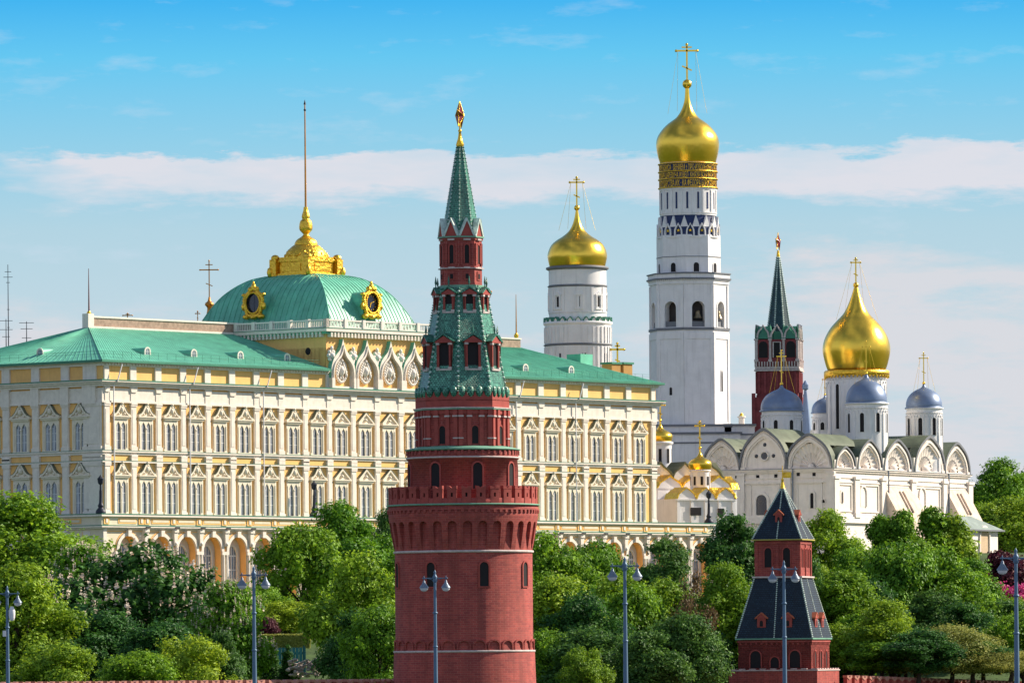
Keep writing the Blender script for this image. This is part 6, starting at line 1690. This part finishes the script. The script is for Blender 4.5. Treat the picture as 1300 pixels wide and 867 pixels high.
# little stone chimneys on the far roofs
def stone_stack(px, yt, yb, Z, label):
    p = W(px, yb, Z); h = W(px, yt, Z).z-p.z; o = empty('roof_stack', (p.x, p.y, p.z-6), 0, label, 'chimney')
    m = MB(); m.lathe([(1.0, 0), (1.0, 6), (.55, 6), (.5, 6+h*.62), (.75, 6+h*.66), (.7, 6+h*.75)], 8, smooth=False); m.build('shaft', [WWARM], o)
    m = MB(); m.lathe([(.45, 6+h*.75), (.3, 6+h*.9), (.08, 6+h)], 8); m.build('cap', [GOLDR], o)
stone_stack(941.5, 524, 541, 1165, 'pale little stack with a gilt cap on the white roof left of the cathedral')
stone_stack(1035.5, 523, 546, 1175, 'pale little stack with a gilt cap between the left blue dome and the gold dome')
# ------------------------------------------------------------------ trees and shrubs
LF = {
 'maple':  leafmat('leaves_fresh_green', (0.022, 0.10, 0.010), (0.27, 0.48, 0.025)),
 'dark':   leafmat('leaves_deep_green', (0.012, 0.06, 0.018), (0.10, 0.24, 0.035)),
 'lime':   leafmat('leaves_yellow_green', (0.04, 0.13, 0.010), (0.36, 0.52, 0.03)),
 'olive':  leafmat('leaves_olive', (0.12, 0.16, 0.03), (0.40, 0.42, 0.10)),
 'purple': leafmat('leaves_dark_purple', (0.05, 0.012, 0.022), (0.16, 0.03, 0.06), .25),
 'pink':   leafmat('blossom_magenta', (0.35, 0.03, 0.10), (0.65, 0.10, 0.24), .25),
 'cream':  leafmat('blossom_cream', (0.45, 0.35, 0.25), (0.75, 0.66, 0.52), .2),
 'bare':   leafmat('leaves_reddish_sparse', (0.09, 0.06, 0.03), (0.22, 0.14, 0.06), .3),
}
def leaf(m, c, n, size, rnd, asp=1.0):
    # a small bent leaf cluster: two quads sharing an edge
    n = (n + Vector((rnd.uniform(-1, 1), rnd.uniform(-1, 1), rnd.uniform(-1, 1)))*0.75)
    if n.length < .01: n = Vector((0, 0, 1))
    n.normalize(); u = n.orthogonal().normalized(); u.rotate(Matrix.Rotation(rnd.random()*6.283, 3, n)); v = n.cross(u)
    a = size*rnd.uniform(.5, 1.5)*.5; b = a*asp*rnd.uniform(.6, 1.0)
    k = n*a*.35
    o = len(m.v)
    for p in (c-u*a-k*.6, c-u*a*.1-v*b+k*.2, c+u*a-k*.5, c+u*a*.1+v*b+k*.2): m.v.append(tuple(p))
    m.f.append([o, o+1, o+2, o+3]); m.m.append(0); m.s.append(False)
def crown_mesh(name, seed, kind, R=5.0, H=7.0, lobes=26, leaves=11000, size=.42, mat_='maple', blossom=0):
    rnd = random.Random(seed); m = MB(); L_ = []
    for i in range(lobes):
        for _ in range(40):
            t = rnd.random(); a = rnd.random()*2*PI
            if kind == 'round': env = math.sin(PI*(0.12+0.80*t))**.75
            elif kind == 'column': env = (1-t)**.45*min(1, (t+.12)*5)
            elif kind == 'cone': env = (1-t)**.9+.05
            elif kind == 'weep': env = math.sqrt(max(0, 1-(t)**2))
            else: env = math.sin(PI*(0.2+0.7*t))**.6
            rr = R*env*rnd.uniform(.35, 1.22)**.7; lr = R*(.38 if kind != 'column' else .40)*rnd.uniform(.5, 1.2)*(0.55+.45*env)
            c = Vector((max(0, rr-lr*.55)*math.cos(a), max(0, rr-lr*.55)*math.sin(a), H*t*.92+.04*H))
            if all((c-o).length > .42*lr for o, _r in L_): break
        L_.append((c, lr))
    tot = sum(r*r for _, r in L_); bl = MB()
    for c, r in L_:
        k = int(leaves*r*r/tot); ph = rnd.random()*10
        for _ in range(k):
            d = Vector((rnd.gauss(0, 1), rnd.gauss(0, 1), rnd.gauss(0, 1))).normalized()
            nz = noise.noise(d*2.3+Vector((ph, ph, 0)))*.55 + noise.noise(d*5.5+Vector((0, ph, ph)))*.28
            rr = r*(1.0+nz)*(1-abs(rnd.gauss(0, .20)) if rnd.random() < .85 else rnd.uniform(.4, 1.15))
            sq = Vector((d.x, d.y, d.z*(.82 if kind != 'column' else 1.25)))
            p = c+sq*rr
            if p.z < -.1*H: continue
            nn = Vector((d.x, d.y, d.z+.35))
            leaf(m, p, nn, size, rnd)
            if blossom and d.z > -.1 and nz > .0 and rnd.random() < blossom: 
                for q in range(3): leaf(bl, p+Vector((0, 0, .12+.2*q))+d*.12, Vector((rnd.uniform(-1, 1), rnd.uniform(-1, 1), 0)), .28-.06*q, rnd)
    # a few stray sprays outside the outline
    for _ in range(int(leaves*.05)):
        c, r = rnd.choice(L_); d = Vector((rnd.gauss(0, 1), rnd.gauss(0, 1), rnd.gauss(0, .8))).normalized(); q = c+d*r*rnd.uniform(1.08, 1.32)
        for k in range(3): leaf(m, q+Vector((rnd.uniform(-.2, .2), rnd.uniform(-.2, .2), rnd.uniform(-.2, .2))), d, size*.8, rnd)
    return m, bl, L_
def trunk_mesh(L_, R, H, th, rnd, r0=.35):
    m = MB(); base = Vector((0, 0, -th-1)); top = Vector((0, 0, H*.55))
    pts = [base.lerp(top, t)+Vector((rnd.uniform(-.25, .25), rnd.uniform(-.25, .25), 0))*(t > 0) for t in (0, .3, .55, .8, 1)]
    for i in range(4): m.tube(pts[i], pts[i+1], r0*(1-i*.18), r0*(1-(i+1)*.18), 8)
    for c, r in L_[:16]:
        j = rnd.choice((1, 2, 3)); s = pts[j].lerp(pts[j+1], rnd.random()); mid = s.lerp(c, .5)+Vector((0, 0, -.3)); m.tube(s, mid, r0*.34, r0*.22, 6); m.tube(mid, c, r0*.22, r0*.08, 6)
    return m
PROTO = {}
SPEC = {  # kind, R, H, lobes, leaves, leaf size, material, blossom
 'maple_a': ('round', 5, 11.5, 44, 23000, .34, 'maple', 0), 'maple_b': ('other', 5, 9.5, 38, 20000, .35, 'maple', 0),
 'lime_a': ('round', 5, 13, 50, 24000, .33, 'lime', 0), 'lime_b': ('other', 5, 9.5, 38, 20000, .34, 'lime', 0),
 'dark_a': ('round', 5, 11, 42, 22000, .36, 'dark', 0), 'dark_b': ('other', 5, 11, 42, 22000, .35, 'dark', 0),
 'chest_a': ('other', 5, 8.5, 38, 21000, .37, 'dark', .17), 'chest_b': ('round', 5, 11, 42, 22000, .36, 'maple', .17),
 'column': ('column', 3.4, 11.0, 54, 20000, .32, 'maple', 0), 'column_b': ('column', 3.4, 10.0, 50, 19000, .32, 'lime', 0),
 'cone': ('cone', 2.4, 8.0, 34, 9000, .30, 'dark', 0), 'bush': ('other', 3, 3.6, 20, 7000, .30, 'lime', 0), 'bush_m': ('other', 3, 3.6, 20, 7000, .30, 'maple', 0),
 'olive': ('weep', 6, 7.5, 46, 24000, .26, 'olive', 0), 'purple': ('round', 4, 5.0, 24, 9000, .34, 'purple', 0),
 'pink': ('other', 2.5, 2.6, 18, 6000, .26, 'pink', 0), 'white': ('other', 2, 3.2, 16, 4500, .24, 'cream', 0), 'sparse': ('round', 4, 7, 18, 2600, .28, 'bare', 0),
}
def get_proto(k):
    if k in PROTO: return PROTO[k]
    kind, R, H, lo_, le, sz, mt, bl = SPEC[k]
    m, b, L_ = crown_mesh(k, sum(map(ord, k))*7, kind, R, H, lo_, le, sz, mt, bl)
    me = m.build('crown', [LF[mt]]); me_b = b.build('blossoms', [LF['cream']]) if bl else None
    tm = trunk_mesh(L_, R, H, H*.5, random.Random(4)).build('trunk', [BARK])
    PROTO[k] = (me, me_b, tm, R, H); return PROTO[k]
USED = set()
def tree(k, px, ytop, width, height, Z, label, name='tree', cat='tree', group='trees on the slope below the palace', rot=None, hidden_trunk=False):
    me, mb_, tm, R, H = get_proto(k)
    if Z < 1100:                       # stand the tree where the slope is low enough to carry it
        zmin = 800 if 900 < px < 1105 else 700
        while Z > zmin and ground_z(0, Z) > W(px, ytop+height, Z).z + .5: Z -= 3
    if Z < 1100 and px > 900: height = min(height, 850-ytop)
    s = F/Z; p = W(px, ytop+height, Z); sc_r = (width/s/2)/(R*(.86 if ytop < 690 else .80)); sc_h = (height/s)/(H*1.04)
    root = empty(name, (p.x, Z, p.z), random.uniform(0, 6.28) if rot is None else rot, label, cat, group)
    root.scale = (1, 1, 1)
    for q in (me, mb_, tm):
        if q is None: continue
        if k not in USED or True:
            if (k, q.name) in USED: c = q.copy(); scn.collection.objects.link(c)
            else: c = q; USED.add((k, q.name))
        c.parent = root; c.scale = (sc_r*(.9+.2*((px*7) % 10)/10), sc_r*(.9+.2*((px*3) % 10)/10), sc_h)
    return root
T = [
 # kind, px, ytop, width, height, Z, label
 ('maple_a', 25, 630, 165, 150, 860, 'large leafy green tree at the left edge reaching up to the palace windows'),
 ('chest_b', 100, 690, 110, 130, 835, 'green chestnut with pale blossom just left of the palace corner'),
 ('lime_a', 22, 712, 120, 170, 740, 'light green tree behind the leftmost street lamp'),
 ('chest_a', 175, 700, 190, 170, 800, 'broad dark chestnut sprinkled with cream blossom below the first arches'),
 ('dark_a', 262, 742, 90, 120, 812, 'dark round tree between two blossoming chestnuts left of the palace arcade'),
 ('chest_b', 284, 735, 92, 150, 770, 'blossoming chestnut just left of the second street lamp'),
 ('lime_b', 240, 808, 100, 100, 700, 'bright light green tree low in the photo left of the second lamp'),
 ('maple_b', 178, 828, 84, 80, 690, 'small light green crown at the bottom edge under the dark chestnut'),
 ('lime_b', 70, 815, 110, 90, 700, 'yellow-green low tree at the bottom left beside the leftmost lamp'),
 ('dark_b', 120, 780, 130, 110, 745, 'deep shaded tree under the broad chestnut at left'),
 ('maple_a', 438, 640, 110, 130, 905, 'tall fresh green maple in front of the palace wall left of the round tower'),
 ('maple_b', 385, 668, 100, 120, 890, 'rounded green maple at the right end of the visible left arches'),
 ('dark_b', 494, 643, 46, 110, 925, 'narrow dark tree squeezed between the maple and the round tower'),
 ('maple_a', 462, 706, 108, 170, 770, 'large green tree touching the left side of the round tower'),
 ('dark_a', 452, 775, 70, 110, 735, 'dark tree low between the hedge and the round tower'),
 ('lime_b', 362, 763, 66, 40, 850, 'light green round bush above the clipped hedge'),
 ('maple_b', 330, 745, 70, 60, 868, 'low green tree under the third and fourth arches from the left end'),
 ('maple_a', 702, 680, 100, 140, 905, 'green tree immediately right of the round tower near the terrace'),
 ('maple_b', 757, 690, 70, 110, 915, 'green tree below the terrace between round tower and third lamp'),
 ('lime_a', 716, 728, 110, 150, 800, 'tall yellow-green tree low beside the right side of the round tower'),
 ('lime_a', 785, 726, 105, 140, 810, 'bright green tree behind the tall central lamp right of the round tower'),
 ('dark_a', 845, 683, 82, 110, 905, 'dark rounded tree in front of the right palace arches'),
 ('lime_b', 848, 735, 80, 120, 815, 'yellow-green tree below the dark rounded tree at the arches'),
 ('dark_a', 934, 652, 88, 110, 900, 'dark round tree just left of the small square tower roof'),
 ('lime_a', 926, 712, 80, 170, 805, 'light green tree hugging the left side of the small square tower'),
 ('sparse', 880, 725, 48, 110, 790, 'sparse reddish tree with bare stems left of the light green one'),
 ('dark_b', 862, 780, 84, 110, 745, 'dark shaded tree at the foot of the slope left of the square tower'),
 ('dark_b', 760, 798, 110, 100, 735, 'dark shaded tree at the foot of the central street lamp'),
 ('maple_b', 700, 802, 80, 90, 738, 'shaded green tree at the foot of the round tower, right side'),
 ('lime_b', 742, 822, 50, 60, 700, 'small bright green sapling low between round tower and central lamp'),
 ('dark_a', 820, 800, 90, 90, 728, 'dark round crown at the bottom between central lamp and square tower'),
 ('maple_a', 1048, 650, 82, 100, 1040, 'green tree right of the square tower peak, before the cathedral'),
 ('lime_a', 1072, 722, 110, 160, 860, 'yellow-green tree along the right side of the small square tower'),
 ('maple_b', 1112, 700, 80, 120, 940, 'mid green tree below the cathedral arch'),
 ('column', 1120, 652, 84, 135, 1030, 'first tall narrow tree of the clump before the cathedral'),
 ('column', 1150, 646, 88, 140, 1020, 'second tall narrow tree of the clump before the cathedral buttress'),
 ('column', 1181, 642, 90, 140, 1028, 'tallest narrow tree between the two cathedral buttresses'),
 ('column_b', 1211, 652, 80, 130, 1022, 'yellow-green narrow tree at the right end of the clump'),
 ('column_b', 1165, 685, 94, 140, 965, 'narrow light green tree standing before the tall clump'),
 ('maple_a', 1228, 712, 80, 100, 955, 'rounded tree left of the purple-leaved tree'),
 ('dark_a', 1140, 772, 80, 110, 860, 'dark tree low under the narrow trees'),
 ('maple_b', 1105, 775, 70, 100, 835, 'low green tree above the battlemented wall right of the square tower'),
 ('dark_b', 1190, 750, 90, 90, 920, 'shaded tree behind the olive willow'),
 ('olive', 1210, 794, 118, 100, 800, 'feathery olive-coloured willow above the brick wall at lower right'),
 ('olive', 1283, 826, 90, 70, 790, 'low olive-coloured shrub at the lower right corner'),
 ('lime_b', 1266, 792, 52, 56, 850, 'small round light green bush beside the rightmost lamp'),
 ('dark_a', 1278, 762, 80, 80, 930, 'dark tree under the magenta bush'),
 ('dark_a', 1098, 735, 84, 120, 900, 'dark tree between the yellow-green tree and the narrow clump'),
 ('maple_b', 1138, 692, 96, 140, 985, 'full green tree directly beneath the first two narrow trees'),
 ('lime_a', 1130, 760, 84, 130, 845, 'tall light green tree rising above the wall below the narrow clump'),
 ('maple_a', 1050, 770, 92, 130, 800, 'green tree filling the corner beside the square tower, right side'),
 ('lime_b', 1085, 790, 80, 100, 785, 'light green tree with its crown just above the right brick wall'),
 ('dark_b', 1165, 800, 80, 100, 830, 'dark tree left of the olive willow'),
 ('maple_a', 1195, 700, 100, 130, 985, 'green tree beneath the tallest narrow tree'),
 ('dark_a', 1225, 765, 84, 90, 925, 'dark tree right behind the top of the olive willow'),
 ('maple_b', 1255, 765, 70, 80, 945, 'mid green tree between willow and magenta bush'),
 ('maple_b', 1300, 780, 90, 100, 900, 'green tree at the right edge below the magenta bush'),
 ('dark_b', 1236, 812, 80, 80, 835, 'shaded tree beneath the small round light green bush'),
 ('dark_b', 1020, 700, 70, 150, 880, 'dark tree half hidden behind the square tower'),
 ('maple_b', 960, 760, 90, 120, 830, 'green tree half hidden behind the left side of the square tower'),
 ('dark_a', 893, 800, 80, 100, 760, 'dark tree low on the left side of the square tower'),
 ('maple_b', 810, 745, 90, 130, 830, 'green tree behind the central street lamp, right side'),
 ('dark_b', 745, 755, 90, 130, 850, 'shaded tree between the two yellow-green ones right of the round tower'),
 ('maple_b', 50, 760, 100, 110, 790, 'green tree filling the gap below the big tree at the left edge'),
 ('dark_b', 205, 790, 110, 100, 735, 'dark foliage tree beneath the broad chestnut, right side'),
 ('dark_a', 286, 800, 50, 90, 745, 'dark tree by the foot of the second street lamp'),
 ('maple_b', 480, 770, 90, 110, 720, 'green tree low against the round tower, left side'),
 ('maple_a', 310, 742, 60, 70, 885, 'green tree under the arches behind the second lamp'),
 ('lime_a', 1040, 715, 60, 110, 930, 'slender light green tree just right of the square tower windows'),
 ('lime_b', 1245, 738, 50, 60, 960, 'light green bushy tree beneath the white blossoming shrub'),
 ('maple_a', 1085, 700, 70, 110, 960, 'full green tree under the cathedral corner'),
 ('dark_b', 1075, 800, 110, 90, 800, 'dark tree low behind the right brick wall near the square tower'),
 ('maple_b', 1120, 812, 90, 80, 800, 'low green tree behind the middle of the right brick wall'),
 ('dark_a', 1150, 830, 70, 60, 790, 'dark crown peeping over the right brick wall beside the willow'),
 ('olive', 1250, 806, 110, 70, 812, 'broad olive-coloured shrub between willow and rightmost lamp'),
 ('maple_b', 1290, 760, 70, 80, 915, 'green tree at the right edge just below the magenta bush'),
 ('lime_a', 1010, 760, 70, 130, 840, 'yellow-green tree hidden mostly behind the square tower'),
 ('maple_a', 1268, 584, 80, 90, 1300, 'far green tree rising behind the right end of the cathedral'),
 ('dark_a', 1300, 598, 60, 90, 1320, 'far dark tree at the right edge of the photo'),
 ('lime_b', 1288, 630, 90, 80, 1230, 'light green tree beyond the cathedral annexe at the right edge'),
 ('maple_b', 1250, 640, 60, 70, 1245, 'green tree close behind the cathedral annexe'),
 ('purple', 1274, 702, 84, 66, 1000, 'dark purple-leaved tree before the annexe arch'),
]
for a in T: tree(*a)
for a in [
 ('pink', 1277, 742, 52, 34, 930, 'magenta flowering bush under the purple-leaved tree', 'bush'),
 ('white', 1247, 735, 28, 32, 985, 'white blossoming shrub left of the magenta bush', 'bush'),
 ('purple', 334, 782, 30, 30, 842, 'small purple shrub left of the clipped hedge', 'bush'),
 ('cone', 190, 680, 16, 60, 905, 'small dark conifer in front of the second arch', 'conifer'),
 ('cone', 345, 812, 28, 60, 780, 'dark conifer in front of the teal fence, left one', 'conifer'),
 ('cone', 366, 815, 26, 60, 776, 'dark conifer in front of the teal fence, right one', 'conifer'),
]: tree(a[0], a[1], a[2], a[3], a[4], a[5], a[6], name={'bush': 'flowering_bush', 'conifer': 'conifer'}[a[7]], cat=a[7], group=None)
for q in PROTO.values():
    pass
for i, (px, yt, w, h, Z) in enumerate(((1078, 828, 50, 40, 790), (1105, 836, 52, 36, 784), (1135, 838, 54, 36, 792), (1164, 836, 50, 38, 786), (1240, 846, 56, 36, 796), (1268, 842, 60, 40, 800), (1296, 838, 50, 40, 806), (1052, 834, 40, 36, 788))):
    tree('bush_m' if i % 2 else 'bush', px, yt, w, h, Z, 'low green bush in the row behind the right brick wall', name='bush', cat='bush', group='low bushes behind the right brick wall')
# clipped hedge, teal fence and pale rubble seen through the gap left of the round tower
def gap_things():
    Z = 815.0; a = W(318, 810, Z); b = W(384, 810, Z)
    rnd = random.Random(2); m = MB(); zt = W(350, 806, Z).z; zb = W(350, 822, Z).z
    for _ in range(7000):
        x = rnd.uniform(a.x-1, b.x+1); f = rnd.random()
        if f < .6: p = Vector((x, Z-1+rnd.uniform(-.12, .1), rnd.uniform(zb, zt))); n_ = Vector((0, -1, .2))
        else: p = Vector((x, Z+rnd.uniform(-1, 1.2), zt+rnd.uniform(-.1, .12))); n_ = Vector((0, 0, 1))
        c = Vector((p.x-a.x, p.y-Z, p.z-zb)); leaf(m, c, n_, .26, rnd)
    o = m.build('hedge', [LF['olive']], None, (a.x, Z, zb)); tag(o, 'clipped olive-green hedge above the teal fence left of the round tower', 'hedge')
    f = MB(); Z2 = 795.0; a = W(322, 822, Z2); b = W(386, 846, Z2)
    root = empty('teal_fence', (a.x, Z2, b.z-1), 0, 'teal board fence under the clipped hedge behind the conifers', 'fence')
    L_ = b.x-a.x; H = a.z-b.z+1; x = 0
    while x < L_: f.box(x, x+.38, -.04, .04, 0, H); x += .42
    f.box(0, L_, .04, .12, H*.2, H*.28); f.box(0, L_, .04, .12, H*.75, H*.83); f.build('boards', [mat('teal_paint', (.03, .17, .18), .6, var=.2)], root)
    g = MB(); 
    for x in (0, L_*.33, L_*.66, L_): g.box(x-.1, x+.1, -.12, -.04, 0, H+.2)
    g.build('posts', [mat('teal_paint_dark', (.02, .11, .12), .6)], root)
    m = MB(); rnd = random.Random(8); Z3 = 775.0; a = W(365, 838, Z3)
    for _ in range(90): m.ball((rnd.uniform(0, 4), rnd.uniform(-1, 1), rnd.uniform(0, 2.0)), rnd.uniform(.15, .5), 5, 0, rz=rnd.uniform(.1, .25))
    o = m.build('stone_heap', [LIME], None, (a.x, Z3, a.z-1.9)); tag(o, 'pale heap of stones below the teal fence', 'stones', None, 'stuff')
gap_things()

# ------------------------------------------------------------------ street lamps on the bridge
def lamp(px, yt, half, label, extra=False):
    Z = F*0.80/half; top = W(px, yt, Z); base = 4.0 + (top.x+50)*0.025 + .15; h = top.z-base
    root = empty('street_lamp', (top.x, Z, base), 0, label, 'street lamp', 'street lamps along the bridge')
    m = MB(); m.tube((0, 0, 0), (0, 0, h*.5), .17, .14, 14); m.tube((0, 0, h*.5), (0, 0, h-.9), .13, .10, 14)
    m.lathe([(.32, 0), (.30, .25), (.2, .45), (.18, 1.2), (.24, 1.3), (.17, 1.45)], 14)
    for z in (h*.5, h*.72): m.lathe([(.13, z-.08), (.18, z-.03), (.18, z+.03), (.13, z+.08)], 14)
    m.build('pole', [POLE], root)
    m = MB(); zt = h-.62
    m.lathe([(.10, h-.95), (.17, h-.85), (.14, h-.7), (.17, h-.58), (.17, h-.5), (.11, h-.42), (.07, h-.25), (.10, h-.18), (.04, h-.08), (.01, h)], 12)
    for s in (-1, 1):
        m.tube((0, 0, zt), (s*.86, 0, zt), .045, .035, 8); m.tube((0, 0, zt-.18), (s*.5, 0, zt-.02), .025, n=6); m.ball((s*.89, 0, zt), .055, 8)
        m.tube((s*.8, 0, zt), (s*.8, 0, zt-.2), .035, n=6)
        m.lathe([(.02, zt+.18), (.05, zt+.08), (.03, zt)], 8, s*.8, 0)
    m.build('crossarm', [POLE], root)
    for s in (-1, 1):
        b = MB(); b.lathe([(.05, 0), (.09, -.06), (.10, -.16), (.16, -.26), (.27, -.42), (.33, -.50), (.335, -.56)], 20, cap=False); b.lathe([(.335, -.56), (.30, -.57)], 20, cap=False)
        o = b.build('lamp_head', [LAMPM], root, (s*.8, 0, zt-.15))
        g = MB(); g.lathe([(.30, -.55), (.27, -.68), (.16, -.78), (.02, -.81)], 20); g.build('lamp_glass', [LAMPG], o)
    if extra:
        c = MB(); c.box(-.35, -.1, -.2, .1, h*.66, h*.66+.45); c.box(.12, .2, -.1, .1, h*.76, h*.76+.1); c.build('control_box', [FRAMEW], root)
        c = MB(); c.box(.1, .3, -.05, .05, h*.80, h*.80+.08); c.lathe([(.22, h*.78), (.25, h*.80), (.25, h*.83), (.12, h*.86)], 14, .36, -.1); c.ball((.36, -.1, h*.78), .2, 12); c.build('camera_housing', [FRAMEW], root)
lamp(9, 743, 13.3, 'leftmost street lamp, with white boxes fixed to its pole', True)
lamp(322, 718, 15.0, 'street lamp against the trees left of the round tower')
lamp(552, 723, 13.9, 'street lamp standing before the round brick tower')
lamp(793, 706, 15.8, 'street lamp between the round tower and the square tower')
lamp(995, 711, 14.4, 'street lamp directly before the small square tower')
lamp(1289.5, 695, 17.2, 'rightmost street lamp, by the magenta bush')
